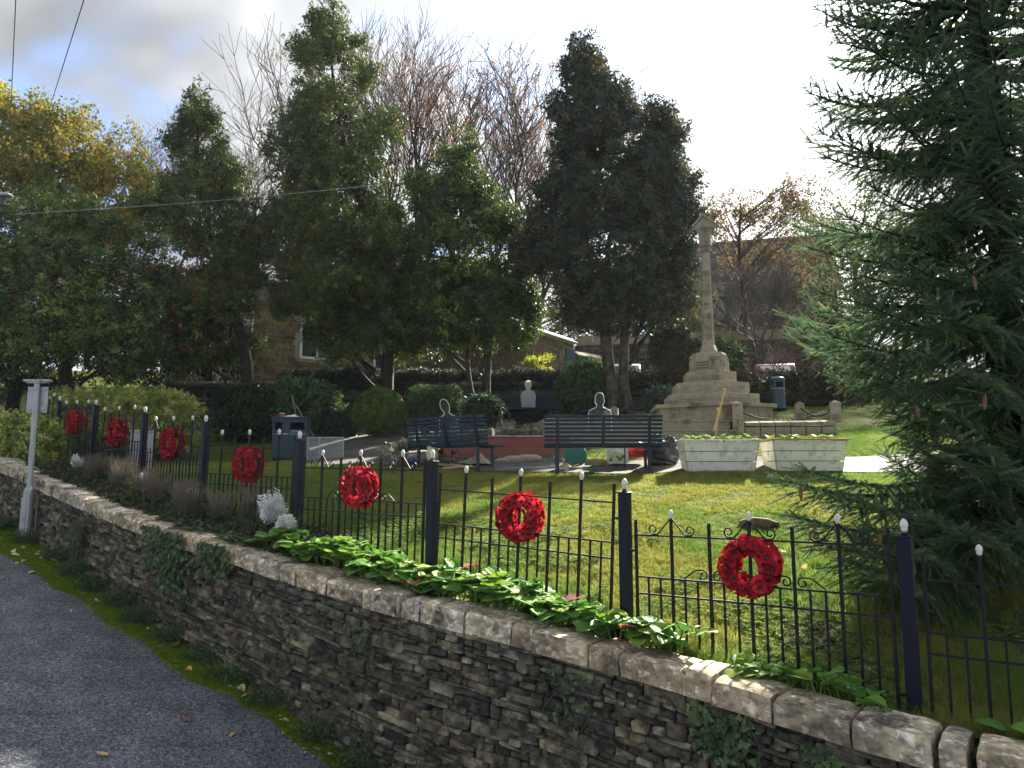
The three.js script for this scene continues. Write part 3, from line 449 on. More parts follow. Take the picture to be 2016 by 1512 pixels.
  add('crucifix', boxUV(merge([new THREE.BoxGeometry(0.04, 0.42, 0.02).translate(0, 8.06, 0.085), new THREE.BoxGeometry(0.34, 0.03, 0.02).translate(0, 8.18, 0.085), new THREE.CylinderGeometry(0.022, 0.03, 0.2, 8).translate(0, 8.06, 0.10), new THREE.CylinderGeometry(0.016, 0.022, 0.22, 8).translate(0, 7.90, 0.10), new THREE.SphereGeometry(0.026, 8, 8).translate(0.008, 8.205, 0.105), new THREE.CylinderGeometry(0.012, 0.014, 0.17, 6).rotateZ(1.2).translate(0.085, 8.165, 0.098), new THREE.CylinderGeometry(0.012, 0.014, 0.17, 6).rotateZ(-1.2).translate(-0.085, 8.165, 0.098)].map(g => g.rotateY(headTurn)))), M.memorial, mem);
}
// ---- the stepped kerb in front of the memorial, posts and chain
{
  const steps = thing('memorial_steps', 'two long low stone steps at the foot of the memorial', 'steps', null);
  const A = at(1080, 850, 14.9), B = at(1452, 850, 15.35), mk = (y0, y1, z0, z1) => { const d = B.clone().sub(A), L = Math.hypot(d.x, d.z), g = box(L, y1 - y0, z1 - z0, 0, (y0 + y1) / 2, -(z0 + z1) / 2), c = rng(4); g.rotateY(Math.atan2(-d.z, d.x)); return g.translate((A.x + B.x) / 2, 0, (A.z + B.z) / 2); };
  add('step', mk(2.95, 3.435, 0, 1.6), M.memorialDark, steps); add('tread', mk(3.43, 3.465, -0.03, 0.5), M.memorial, steps); add('step', mk(3.44, 3.655, 0.35, 1.9), M.memorialDark, steps); add('tread', mk(3.65, 3.688, 0.32, 2.4), M.memorial, steps);
  const pier = thing('kerb_pier', 'short square stone pier ending the memorial steps', 'pier', at(1459, 868, 15.1));
  add('shaft', rbox(0.10, 0.52, 0.16, 0.01, 0, 0.14, 0), M.memorial, pier); add('cap_stone', rbox(0.115, 0.03, 0.175, 0.008, 0, 0.415, 0), M.memorial, pier);
  // low wall running right from the pier
  const lw = thing('low_kerb_wall', 'low dark stone kerb wall running right from the memorial steps', 'wall', null), P = at(1466, 848, 15.3), Q = at(1645, 843, 15.0);
  const d = Q.clone().sub(P); d.y = 0; const L = d.length(); d.normalize();
  for (let k = 0; k < 6; k++) { const a = P.clone().addScaledVector(d, L * k / 6 + 0.01), b = P.clone().addScaledVector(d, L * (k + 1) / 6 - 0.01); a.y = b.y = 3.42; add('block', bar(a, b, 0.20, 0.24), k % 2 ? M.memorialDark : M.memorial, lw); a.y = b.y = 3.585; add('coping_slab', bar(a, b, 0.06, 0.29), M.memorialDark, lw); }
  const bollard = (px, pyTop, pyBot, Z, w, label) => {
    const yt = yAt(pyTop, Z), yb = yAt(pyBot, Z), t = thing('stone_bollard', label, 'bollard', V((px - 1008) / FOCAL * Z, yb, -Z), -0.25, 'stone chain posts by the memorial'), h = yt - yb, cap = w * 0.32;
    add('shaft', rbox(w, h - cap, w, 0.012, 0, (h - cap) / 2, 0), M.memorial, t);
    add('cap', boxUV(toCreasedNormals(new THREE.ConeGeometry(w * 0.76, cap, 4).rotateY(Math.PI / 4).translate(0, h - cap / 2 + 0.001, 0), 0.3)), M.memorial, t); return V(t.position.x, yb + h * 0.72, -Z);
  };
  const b1 = bollard(1453, 790, 856, 15.6, 0.205, 'mossy stone chain post at the end of the memorial steps'), b2 = bollard(1576, 791, 828, 17.4, 0.2, 'stone chain post at the back, middle one of three'), b3 = bollard(1646, 788, 832, 15.2, 0.2, 'stone chain post nearest the spruce tree');
  bollard(1210, 800, 822, 15.6, 0.16, 'pale square post just behind the right-hand bench'); bollard(1197, 807, 822, 15.9, 0.14, 'smaller pale post beside the taller one behind the right-hand bench');
  M.chain = mat([0.05, 0.045, 0.04], 0.6, { metalness: 0.6 });
  const chain = (a, b, sag, label) => { const t = thing('chain', label, 'chain', null), N = Math.round(a.distanceTo(b) / 0.045), G0 = new THREE.TorusGeometry(0.021, 0.0065, 5, 10).scale(1.35, 1, 1); for (let k = 0; k <= N; k++) { const f = k / N, p = a.clone().lerp(b, f); p.y -= sag * 4 * f * (1 - f); const q = a.clone().lerp(b, Math.min(1, f + 0.01)); q.y -= sag * 4 * Math.min(1, f + 0.01) * (1 - Math.min(1, f + 0.01)); const o = add('link', G0, M.chain, t); o.position.copy(p); o.quaternion.setFromUnitVectors(V(1, 0, 0), q.sub(p).normalize().lengthSq() ? q : V(1, 0, 0)); if (k % 2) o.rotateX(Math.PI / 2); } };
  chain(b1, b3, 0.25, 'long sagging iron chain between the mossy post and the spruce-side post'); chain(b3, b2, 0.2, 'short sagging chain between the two right-hand stone posts');
}
// ---- benches
M.bench = new THREE.MeshPhysicalMaterial({ color: rgb(0.010, 0.034, 0.055), roughness: 0.4, specularIntensity: 0.5, bumpMap: T.grain, bumpScale: 0.002 });
M.benchLeg = mat([0.010, 0.018, 0.034], 0.4);
function bench(label, pos, turn, W, legAt, ht) {            // local: back at z = 0 towards the viewer, seat reaching to -z; y = 0 at the feet
  const b = thing('park_bench', label, 'bench', pos, turn, 'dark slatted park benches'), k = ht / 0.875;
  for (let i = 0; i < 8; i++) { const f = i / 7, y = (0.855 - 0.41 * f) * k, z = 0.10 - 0.10 * f; add('back_slat', rbox(W, 0.042 * k, 0.028, 0.006, 0, y, z), M.bench, b).rotation.x = 0; }
  for (let i = 0; i < 5; i++) add('seat_slat', rbox(W, 0.03, 0.075, 0.006, 0, 0.415 * k, -0.05 - i * 0.088), M.bench, b);
  for (const x of [-legAt, 0, legAt]) add('strap', bar(V(x, 0.40 * k, 0.016), V(x, 0.872 * k, 0.128), 0.045, 0.014), M.benchLeg, b);
  for (const x of [-legAt, legAt]) { add('leg', bar(V(x, 0, 0.012), V(x, 0.42 * k, 0.008), 0.052, 0.03), M.benchLeg, b); add('leg', bar(V(x, 0, -0.38), V(x, 0.40 * k, -0.38), 0.045, 0.03), M.benchLeg, b); add('seat_bearer', bar(V(x, 0.385 * k, 0.01), V(x, 0.385 * k, -0.42), 0.045, 0.03), M.benchLeg, b); }
  return b;
}
{ const g = G(1187, 11.8); g.y = yAt(934, 11.8); bench('dark blue slatted bench nearer the white planters, seen from behind', g, R(-1), 1.8, 0.70, 0.9);
  const a = V(-1.68, 0, -13.05), b = V(-0.42, 0, -12.2), c = a.clone().lerp(b, 0.5), d = b.clone().sub(a); c.y = 2.60; bench('dark blue slatted bench turned sideways in front of the stone-edged bed', c, Math.atan2(-d.z, d.x), 1.65, 0.62, 0.9);
  const e = V((1046 - 1008) / FOCAL * 22, 0, -22.1); e.y = yAt(836, 22); bench('dark bench far back against the retaining wall', e, Math.PI + R(-8), 1.75, 0.6, 0.86); }
// ---- clear sheet silhouettes of seated people
M.perspex = new THREE.MeshPhysicalMaterial({ color: rgb(0.80, 0.92, 0.88), roughness: 0.05, transmission: 1, specularIntensity: 0.6, thickness: 0, side: THREE.DoubleSide });
M.perspexEdge = mat([0.75, 0.82, 0.78], 0.35);
M.perspexBacklit = new THREE.MeshPhysicalMaterial({ color: rgb(0.86, 0.89, 0.90), roughness: 0.97, transmission: 0.6, thickness: 0, side: THREE.DoubleSide });  // white of sun from behind and haze, put into the sheet material
function silhouette(label, pos, turn, pts, k, face) {
  const t = thing('silhouette_figure', label, 'silhouette', pos, turn, 'clear silhouettes of people in the memorial garden'), sp = new THREE.SplineCurve(pts.map(([x, y]) => new THREE.Vector2(x * k, y * k))), P = sp.getPoints(90), s = new THREE.Shape(P);
  add('sheet', new THREE.ShapeGeometry(s), face, t);
  add('edge', new THREE.TubeGeometry(new THREE.CatmullRomCurve3(P.map(p => V(p.x, p.y, 0))), 120, 0.006, 5), M.perspexEdge, t); return t;
}
const bustFront = [[-0.24, 0], [-0.235, 0.10], [-0.20, 0.17], [-0.10, 0.215], [-0.065, 0.25], [-0.075, 0.30], [-0.098, 0.34], [-0.092, 0.41], [-0.085, 0.47], [-0.05, 0.525], [0, 0.54], [0.05, 0.525], [0.085, 0.47], [0.092, 0.41], [0.098, 0.34], [0.075, 0.30], [0.065, 0.25], [0.10, 0.215], [0.20, 0.17], [0.235, 0.10], [0.24, 0]];
const bustTurned = [[-0.17, 0], [-0.175, 0.08], [-0.15, 0.15], [-0.085, 0.20], [-0.07, 0.24], [-0.11, 0.30], [-0.155, 0.36], [-0.17, 0.44], [-0.16, 0.51], [-0.11, 0.55], [-0.04, 0.53], [0.01, 0.47], [0.035, 0.40], [0.045, 0.345], [0.03, 0.29], [0.04, 0.25], [0.07, 0.22], [0.14, 0.19], [0.20, 0.12], [0.25, 0.0]];
{ const Z1 = 13.9, p1 = at(881, 832, Z1); p1.y -= 0.25; silhouette('clear head-and-shoulders silhouette turned sideways behind the sideways bench', p1, 0.15, bustTurned.map(([x, y]) => [x, y > 0 ? y + 0.27 : y]), 0.82, M.perspex);
  const Z2 = 13.0, p2 = at(1181, 822, Z2); p2.y -= 0.25; silhouette('clear head-and-shoulders silhouette behind the bench nearer the planters', p2, -0.1, bustFront.map(([x, y]) => [x, y > 0 ? y + 0.3 : y]), 0.8, M.perspex);
  const Z3 = 21.75, p3 = at(1040, 802, Z3); silhouette('pale silhouette of a seated person on the far bench, backlit white put into its sheet', p3, 0.05, [[-0.19, 0], [-0.20, 0.15], [-0.215, 0.30], [-0.20, 0.40], [-0.16, 0.46], [-0.08, 0.50], [-0.055, 0.54], [-0.085, 0.60], [-0.095, 0.68], [-0.07, 0.76], [0, 0.79], [0.07, 0.76], [0.095, 0.68], [0.085, 0.60], [0.055, 0.54], [0.08, 0.50], [0.16, 0.46], [0.20, 0.40], [0.215, 0.30], [0.20, 0.15], [0.21, 0]], 0.98, M.perspexBacklit); }
// ---- planters
M.planter = mat([0.95, 0.95, 0.90], 0.7, { map: T.paint, bumpMap: T.grain, bumpScale: 0.002 });
M.terracotta = mat([0.42, 0.24, 0.17], 0.8);
function planter(label, pos, turn, rimM, seed) {
  const t = thing('wooden_planter', label, 'planter', pos, turn, 'white wooden planters on the lawn edge'), wt = 1.12, wb = 0.98, dt = 0.60, db = 0.50, H = 0.45, r = rng(seed);
  for (let k = 0; k < 3; k++) {                             // three boards a side, sloping in to the foot
    const f0 = k / 3, f1 = (k + 1) / 3 - 0.022, q = f => [mixn(wb, wt, f) / 2, mixn(db, dt, f) / 2, f * H + 0.02], [x0, z0, y0] = q(f0), [x1, z1, y1] = q(f1), th = 0.022;
    const side = (A, B, C, D, n) => { const pos = [], I = [A, B, C, D].map(p => p.clone().addScaledVector(n, -th)); for (const p of [A, B, C, D, ...I]) pos.push(p.x, p.y, p.z); return boxUV(toCreasedNormals(geoFrom(pos, [0, 1, 2, 0, 2, 3, 4, 6, 5, 4, 7, 6, 0, 4, 1, 4, 5, 1, 1, 5, 2, 5, 6, 2, 2, 6, 3, 6, 7, 3, 3, 7, 0, 7, 4, 0]), 0.2)); };
    add('board', side(V(-x0, y0, z0), V(x0, y0, z0), V(x1, y1, z1), V(-x1, y1, z1), V(0, 0, 1)), M.planter, t);
    add('board', side(V(x0, y0, -z0), V(-x0, y0, -z0), V(-x1, y1, -z1), V(x1, y1, -z1), V(0, 0, -1)), M.planter, t);
    add('board', side(V(-x0, y0, -z0), V(-x0, y0, z0), V(-x1, y1, z1), V(-x1, y1, -z1), V(-1, 0, 0)), M.planter, t);
    add('board', side(V(x0, y0, z0), V(x0, y0, -z0), V(x1, y1, -z1), V(x1, y1, z1), V(1, 0, 0)), M.planter, t);
  }
  add('liner', box(wb - 0.06, H - 0.06, db - 0.06, 0, H / 2, 0), M.core, t);
  add('rim', merge([rbox(wt + 0.05, 0.024, 0.06, 0.006, 0, H + 0.032, dt / 2), rbox(wt + 0.05, 0.024, 0.06, 0.006, 0, H + 0.032, -dt / 2), rbox(0.06, 0.024, dt - 0.06, 0.006, wt / 2, H + 0.032, 0), rbox(0.06, 0.024, dt - 0.06, 0.006, -wt / 2, H + 0.032, 0)]), rimM, t);
  add('soil', box(wt - 0.06, 0.03, dt - 0.06, 0, H, 0), M.soil, t);
  for (const x of [-0.3, 0.3]) add('foot', box(0.25, 0.03, db - 0.06, x, 0.005, 0), M.core, t);
  // screw heads down the corners
  { const l = []; for (const x of [-0.44, 0.44]) for (let k = 0; k < 3; k++) for (const dy of [0.03, 0.1]) l.push(new THREE.CylinderGeometry(0.006, 0.006, 0.006, 6).rotateX(Math.PI / 2).translate(x + (x > 0 ? 0.02 : -0.02) * k, k * 0.15 + dy + 0.02, mixn(db, dt, (k * 0.15 + dy) / H) / 2)); add('screw', merge(l), M.chain, t); }
  return t;
}
{ const a = V((1411 - 1008) / FOCAL * 11.65, yAt(931, 11.3), -11.65), b = V((1578 - 1008) / FOCAL * 11.65, yAt(930, 11.3), -11.65); planter('white wooden planter on the left with a long tool handle behind it', a, R(-4), M.planter, 3); planter('white wooden planter on the right with a terracotta rim', b, R(1), M.terracotta, 4);
  M.yg = leafMat([0.16, 0.26, 0.05], 0.35, 0.1);
  for (const [o, sd, nm] of [[a, 5, 'left'], [b, 6, 'right']]) { const r = rng(sd); for (let k = 0; k < 7; k++) plantlet(V(o.x - 0.45 + k * 0.15 + (r() - 0.5) * 0.06, o.y + 0.50, o.z + (r() - 0.3) * 0.3), r, `small leafy bedding plant in the ${nm}-hand white planter`, `bedding plants in the ${nm}-hand planter`); }
}
function leafBlade(L, W, curl, n = 4, fold = 0.25) {        // one leaf lying along +z from the origin, curling down by curl
  const pos = [], uv = [], idx = [];
  for (let i = 0; i <= n; i++) { const f = i / n, w = W / 2 * Math.sin(Math.PI * (0.12 + 0.88 * f) ** 0.9) + 0.0015, z = L * f, y = -curl * f * f * L; pos.push(-w, y + fold * w, z, 0, y, z, w, y + fold * w, z); uv.push(0, f, 0.5, f, 1, f); }
  for (let i = 0; i < n; i++) { const a = i * 3; idx.push(a, a + 3, a + 1, a + 1, a + 3, a + 4, a + 1, a + 4, a + 2, a + 2, a + 4, a + 5); }
  return geoFrom(pos, idx, uv);
}
function plantlet(p, r, label, group) {
  const t = thing('bedding_plant', label, 'plant', p, r() * 6, group), g = plantlet.g ??= [leafBlade(0.16, 0.08, 0.5), leafBlade(0.13, 0.075, 0.7)];
  for (let i = 0; i < 8; i++) { const o = add('leaf', g[i % 2], M.yg, t); o.rotation.set(-0.2 - r() * 0.8, i * 2.4 + r(), 0, 'YXZ'); }
}
// ---- stone-edged flower bed with red painted boards
M.redBoard = mat([0.30, 0.10, 0.085], 0.75, { map: T.paint, bumpMap: T.grain, bumpScale: 0.002 });
M.redLetter = mat([0.50, 0.05, 0.05], 0.7);
M.paleTop = mat([0.62, 0.50, 0.42], 0.8, { map: T.paint });
M.rock = stoneMat([0.62, 0.60, 0.50], 0.015);
M.sack = mat([0.30, 0.24, 0.19], 0.95, { bumpMap: T.grain, bumpScale: 0.006 });
function rock(w, h, d, seed, det = 1) {                    // a rough stone standing on y = 0
  const r = rng(seed), g = mergeVertices((() => { const b = new THREE.BoxGeometry(1, 1, 1, 2, 3, 2); b.deleteAttribute('uv'); b.deleteAttribute('normal'); return b; })()), p = g.attributes.position;
  for (let i = 0; i < p.count; i++) { let x = p.getX(i), y = p.getY(i) + 0.5, z = p.getZ(i); const e = 1 - 0.18 * (Math.abs(x) > 0.4 && Math.abs(z) > 0.4 ? 1 : 0) - 0.28 * y * y; const n = (r() - 0.5) * 0.22; p.setXYZ(i, (x * e + n * 0.5) * w, (y + (y > 0.9 ? n : 0)) * h, (z * e + (r() - 0.5) * 0.12) * d); }
  return boxUV(toCreasedNormals(g, 0.6));
}
const ROCKS = Array.from({ length: 10 }, (_, i) => rock(0.10 + 0.03 * (i % 3), 0.24 + 0.04 * (i % 4), 0.13, 60 + i));
{
  const bed = thing('raised_flower_bed', 'two-step raised bed with red-brown boards and painted numerals', 'flower bed', null);
  const f = (px, py, Z) => at(px, py, Z);
  // a lower and an upper step of boards, each with side returns
  const Zl = 13.9, Zu = 14.5, xl0 = (868 - 1008) / FOCAL * Zl, xl1 = (1110 - 1008) / FOCAL * Zl, xu0 = (930 - 1008) / FOCAL * Zu, xu1 = (1120 - 1008) / FOCAL * Zu, ylt = yAt(882, Zl), yut = yAt(861, Zu), g0 = 2.62;
  add('lower_board', box(xl1 - xl0, ylt - g0, 0.04, (xl0 + xl1) / 2, (ylt + g0) / 2, -Zl), M.redBoard, bed);
  for (const x of [xl0, xl1]) add('side_board', box(0.04, ylt - g0 - 0.004, 1.9, x, (ylt + g0) / 2, -Zl - 0.97), M.redBoard, bed);
  add('upper_board', box(xu1 - xu0, yut - ylt + 0.1, 0.04, (xu0 + xu1) / 2, (yut + ylt - 0.1) / 2, -Zu), M.redBoard, bed);
  for (const x of [xu0, xu1]) add('side_board', box(0.04, yut - ylt + 0.09, 1.3, x, (yut + ylt - 0.1) / 2, -Zu - 0.67), M.redBoard, bed);
  for (let k = 0; k < 5; k++) { const w = (xu1 - xu0 + 0.06) / 5; add('top_plank', box(w - 0.012, 0.022, 0.13, xu0 - 0.03 + w * (k + 0.5), yut + 0.012 + (k % 2) * 0.004, -Zu - 0.02), M.paleTop, bed); }
  add('soil', merge([box(xl1 - xl0 - 0.05, 0.1, 1.85, (xl0 + xl1) / 2, ylt - 0.09, -Zl - 0.95), box(xu1 - xu0 - 0.05, 0.1, 1.25, (xu0 + xu1) / 2, yut - 0.06, -Zu - 0.66)]), M.soil, bed);
  ['0', '1', '2', '-', '2', '0', '1'].forEach((c, k) => { const px = 968 + k * 16.2, g = new TextGeometry(c, { font: serif, size: 0.105, depth: 0.004, curveSegments: 3 }); g.computeBoundingBox(); const w = g.boundingBox.max.x; add('numeral', g.translate((px - 1008) / FOCAL * Zu - w / 2, (yut + ylt) / 2 - 0.05, -Zu + 0.021), M.redLetter, bed); });
  const edge = (label, pts, seed, k = 1) => { const e = thing('stone_edging', label, 'edging', null), r = rng(seed), c = new THREE.CatmullRomCurve3(pts), L = c.getLength(), N = Math.round(L / (0.115 * k)); for (let i = 0; i <= N; i++) { const p = c.getPointAt(i / N), o = add('stone', ROCKS[Math.floor(r() * 10)], M.rock, e); o.position.copy(p).add(V((r() - 0.5) * 0.03, -0.05, (r() - 0.5) * 0.06)); o.rotation.set((r() - 0.5) * 0.3, r() * 6.3, (r() - 0.5) * 0.5); o.scale.set(k * (0.8 + r() * 0.5), k * (0.65 + r() * 0.5), k * (0.8 + r() * 0.5)); } };
  edge('row of small upright stones along the front of the flower bed', [V(-2.35, 2.92, -14.9), V(-2.28, 2.80, -13.9), V(-1.85, 2.70, -13.35), V(-1.2, 2.66, -13.15), V(-0.55, 2.66, -13.1), V(-0.15, 2.68, -13.25)], 7, 0.95);
  edge('row of upright stones along the back of the flower bed', [V(-2.3, 3.0, -15.1), V(-1.6, 3.22, -15.6), V(-0.75, 3.28, -15.75), V(0.2, 3.3, -15.75), V(0.95, 3.25, -15.5)], 8, 1.15);
  edge('row of low stones right of the sandbags', [V(0.72, 2.68, -13.0), V(1.05, 2.68, -12.95), V(1.4, 2.68, -13.0)], 9, 0.9);
  // sandbags along its foot
  const bag = () => { const g = new THREE.SphereGeometry(1, 18, 12), p = g.attributes.position; for (let i = 0; i < p.count; i++) { const x = p.getX(i), y = p.getY(i), z = p.getZ(i), n = 1 + (fbm(x * 3, y * 3, z * 3, 3) - 0.5) * 0.25; const ex = Math.sign(x) * Math.abs(x) ** 0.75; p.setXYZ(i, ex * 0.23 * n, Math.max(-0.055, Math.sign(y) * Math.abs(y) ** 0.8 * 0.085 * n), z * 0.14 * n); } g.computeVertexNormals(); return g; };
  const bg = bag();
  [[992, 909, 13.05, 0.1, 0.7, 'small sandbag at the left end of the row'], [1015, 907, 13.1, -0.1, 1.0, 'middle sandbag of the row by the red boards'], [1042, 904, 13.1, 0.25, 0.95, 'sandbag at the right end, leaning on the middle one']].forEach(([px, py, Z, t, k, lb]) => { const p = at(px, py, Z), o = thing('sandbag', lb, 'sandbag', p, t, 'sandbags at the flower bed'); add('sack', bg, M.sack, o).scale.setScalar(k); add('tied_neck', new THREE.ConeGeometry(0.035, 0.09, 7).rotateZ(1.4).translate(-0.24 * k, 0.0, 0), M.sack, o); });
  // heaps of sand
  const heap = (px, py, Z, w, h, lb, s) => { const g = new THREE.ConeGeometry(w, h, 22, 5), p = g.attributes.position; for (let i = 0; i < p.count; i++) { const n = (fbm(p.getX(i) * 7 + s, p.getY(i) * 7, p.getZ(i) * 7, 3) - 0.5) * 0.09; p.setXYZ(i, p.getX(i) * (1 + n * 2), p.getY(i) + n * 0.5 + h / 2, p.getZ(i) * (1 + n * 2)); } g.computeVertexNormals(); const o = add('sand_heap', boxUV(g), mat([0.34, 0.29, 0.22], 0.97, { bumpMap: T.grain, bumpScale: 0.01 })); o.position.copy(at(px, py, Z)).add(V(0, -0.02, 0)); tag(o, lb, 'sand heap'); };
  heap(943, 911, 12.9, 0.24, 0.2, 'small pointed heap of sand in front of the flower bed', 1); heap(925, 910, 13.1, 0.26, 0.1, 'flat spread of sand left of the pointed heap', 5);
}
// ---- clutter on the path: tools, bags, barrow wheel
M.wood = mat([0.40, 0.27, 0.14], 0.7, { bumpMap: T.grain, bumpScale: 0.003 }); M.woodPale = mat([0.52, 0.40, 0.28], 0.75); M.steel = mat([0.20, 0.21, 0.22], 0.45, { metalness: 0.7 }); M.green = mat([0.02, 0.16, 0.11], 0.45); M.blackBag = mat([0.02, 0.024, 0.03], 0.3); M.whiteBag = mat([0.72, 0.72, 0.68], 0.6); M.redBag = mat([0.55, 0.03, 0.03], 0.5);
{
  const P = at;
  const d = thing('green_lid', 'round dark green plastic lid leaning under the bench', 'lid', P(1133, 896, 12.5)); { const g = lathe([[0, 0.012], [0.17, 0.01], [0.185, 0.004], [0.19, -0.012], [0.18, -0.02], [0, -0.008]], 28).rotateX(Math.PI / 2 - 0.25); add('disc', g, M.green, d); add('knob', new THREE.SphereGeometry(0.018, 10, 8).translate(0, 0.01, 0.03), M.steel, d); }
  const lump = (w, h, dd, s, sharp = 0.9) => { const g = new THREE.SphereGeometry(1, 26, 18), p = g.attributes.position; for (let i = 0; i < p.count; i++) { const x = p.getX(i), y = p.getY(i), z = p.getZ(i), n = 1 + (fbm(x * 3.5 + s, y * 3.5, z * 3.5, 4) - 0.5) * 0.55; const q = y < 0 && y > -0.98 ? 1 / Math.max(0.2, Math.hypot(x, z)) * (0.86 + 0.14 * (1 + y)) : 1; p.setXYZ(i, x * q * w * n, Math.max(0, y * 0.5 + 0.5) ** (sharp + 0.6) * h * n, z * q * dd * n); } return toCreasedNormals(g, 0.5); };
  const wb = thing('white_carrier_bag', 'white printed carrier bag standing under the bench', 'bag', P(1215, 912, 12.6)); { const g = new THREE.BoxGeometry(0.34, 0.30, 0.18, 8, 8, 5), p = g.attributes.position; for (let i = 0; i < p.count; i++) { const x = p.getX(i), y = p.getY(i), z = p.getZ(i), n = (fbm(x * 9, y * 9, z * 9 + 3, 3) - 0.5) * 0.09; p.setXYZ(i, x * (1 - 0.12 * (y + 0.15)) + n, y + 0.15 + n * 0.5, z + n); } g.computeVertexNormals(); add('bag_body', g, M.whiteBag, wb); const r = rng(3); for (let k = 0; k < 12; k++) add('print_spot', new THREE.CircleGeometry(0.012 + r() * 0.025, 9).translate((r() - 0.5) * 0.24, 0.05 + r() * 0.12, 0.125 + r() * 0.004), k % 3 ? mat([0.10, 0.26, 0.08], 0.7) : mat([0.62, 0.58, 0.15], 0.7), wb); }
  const rb = thing('red_bag', 'crumpled shiny red bag beside the white one under the bench', 'bag', P(1255, 900, 12.7)); add('bag_body', lump(0.17, 0.24, 0.13, 4, 0.7), M.redBag, rb); add('bag_tie', new THREE.ConeGeometry(0.03, 0.07, 7).translate(0.02, 0.25, 0), M.redBag, rb);
  const bb = thing('black_bin_bag', 'bulging black refuse bag at the right end of the bench', 'bag', P(1305, 915, 12.5)); add('bag_body', lump(0.26, 0.5, 0.2, 9, 0.6), M.blackBag, bb); add('bag_neck', new THREE.ConeGeometry(0.05, 0.14, 8, 1).translate(-0.03, 0.5, 0), M.blackBag, bb);
  const tool = (name, label, a, b, r, m, head) => { const t = thing(name, label, 'tool', null); add('handle', rod(a, b, r, r, 8), m, t); if (head) for (const [n, g, mm] of head) add(n, g, mm, t); return t; };
  const broom = (a, b, lb) => { const dir = b.clone().sub(a).normalize(); tool('broom', lb, a, b, 0.013, M.woodPale, [['head', bar(b.clone().add(V(-0.15, 0, 0)), b.clone().add(V(0.15, 0, -0.03)), 0.05, 0.045), M.wood], ['bristle', bar(b.clone().add(V(-0.14, -0.045, 0)), b.clone().add(V(0.14, -0.045, -0.03)), 0.06, 0.035), M.sack]]); };
  broom(P(1189, 876, 12.7), P(1168, 907, 12.5), 'broom with a wide wooden head propped under the bench, left one'); broom(P(1197, 884, 12.8), P(1184, 908, 12.6), 'broom with a wooden head propped under the bench, right one');
  tool('shovel', 'long pale handle standing against the memorial steps behind the planter', P(1427, 767, 13.6), P(1405, 850, 13.3), 0.018, mat([0.50, 0.33, 0.10], 0.6), [['grip', new THREE.SphereGeometry(0.02, 10, 8).translate(...P(1427, 767, 13.6).toArray()), M.woodPale], ['blade', bar(P(1405, 850, 13.3), P(1402, 866, 13.25), 0.16, 0.01), M.steel]]);
  tool('spade', 'shorter brown handle standing beside the long pale one', P(1413, 805, 13.5), P(1409, 858, 13.3), 0.016, M.wood, [['grip', new THREE.SphereGeometry(0.019, 10, 8).translate(...P(1413, 805, 13.5).toArray()), M.woodPale]]);
  tool('rake', 'long dark tool handle lying along the path edge', P(975, 925, 11.95), P(1105, 920, 12.0), 0.014, M.steel, [['head', bar(P(1105, 919, 12.0), P(1118, 912, 12.1), 0.05, 0.02), M.wood]]);
  tool('hoe', 'second dark handle lying behind the first on the path', P(990, 921, 12.2), P(1090, 919, 12.15), 0.012, M.steel, [['collar', rod(P(1086, 919, 12.15), P(1096, 919, 12.15), 0.018), M.wood]]);
  tool('hand_saw', 'small pruning saw with a green grip lying on the path', P(1120, 920, 11.95), P(1150, 924, 11.95), 0.008, M.steel, [['grip', taperTube([P(1148, 924, 11.95), P(1160, 924, 11.95), P(1172, 921, 11.95), P(1175, 917, 11.95)], [0.016, 0.02, 0.02, 0.014], 8), M.green]]);
  tool('trowel', 'wooden handled trowel lying beside the green-gripped saw', P(1118, 922, 12.0), P(1140, 915, 12.05), 0.014, M.wood, [['blade', bar(P(1110, 921, 12.0), P(1121, 921, 12.0), 0.08, 0.01), M.paleTop]]);
  { const t = thing('timber_scraps', 'scatter of thin split timber offcuts lying on the path', 'timber', null); [[862, 913, 890, 918, 12.6], [872, 922, 930, 917, 12.4], [885, 914, 938, 920, 12.5], [890, 921, 905, 918, 12.35]].forEach(([a, b, c, e, Z], k) => add('offcut', bar(P(a, b, Z), P(c, e, Z + 0.1), 0.03, 0.012), k % 2 ? M.woodPale : M.wood, t)); }
  { const t = thing('garden_fork', 'dark bent garden fork head standing in front of the white bag', 'fork', P(1231, 927, 11.75)); add('shaft', rod(V(0, 0.02, 0), V(-0.005, 0.38, 0.02), 0.01), M.blackc, t); for (let k = 0; k < 7; k++) { const a = k / 7 * 6.28; add('tine', tube([V(0, 0.09, 0), V(Math.cos(a) * 0.08, 0.10, Math.sin(a) * 0.06), V(Math.cos(a) * 0.15, 0.05 + 0.02 * (k % 3), Math.sin(a) * 0.1), V(Math.cos(a) * 0.17, 0.005, Math.sin(a) * 0.1)], 0.006, 12, 5), M.blackc, t); } }
  { const t = thing('yellow_sack', 'pale yellow sack of material beside the stone edging', 'sack', P(851, 905, 12.9)); add('sack', lump(0.10, 0.27, 0.09, 14, 0.75), mat([0.62, 0.62, 0.36], 0.6), t); add('seam', new THREE.BoxGeometry(0.12, 0.02, 0.03).translate(0, 0.26, 0), M.whiteBag, t); }
  { const t = thing('pair_of_gloves', 'dark blue and red work gloves dropped on the path', 'gloves', P(808, 912, 13)); add('glove', lump(0.11, 0.09, 0.06, 21), mat([0.02, 0.05, 0.14], 0.6), t); add('glove', lump(0.08, 0.06, 0.05, 23).translate(-0.14, 0, 0.04), mat([0.35, 0.03, 0.04], 0.6), t); }
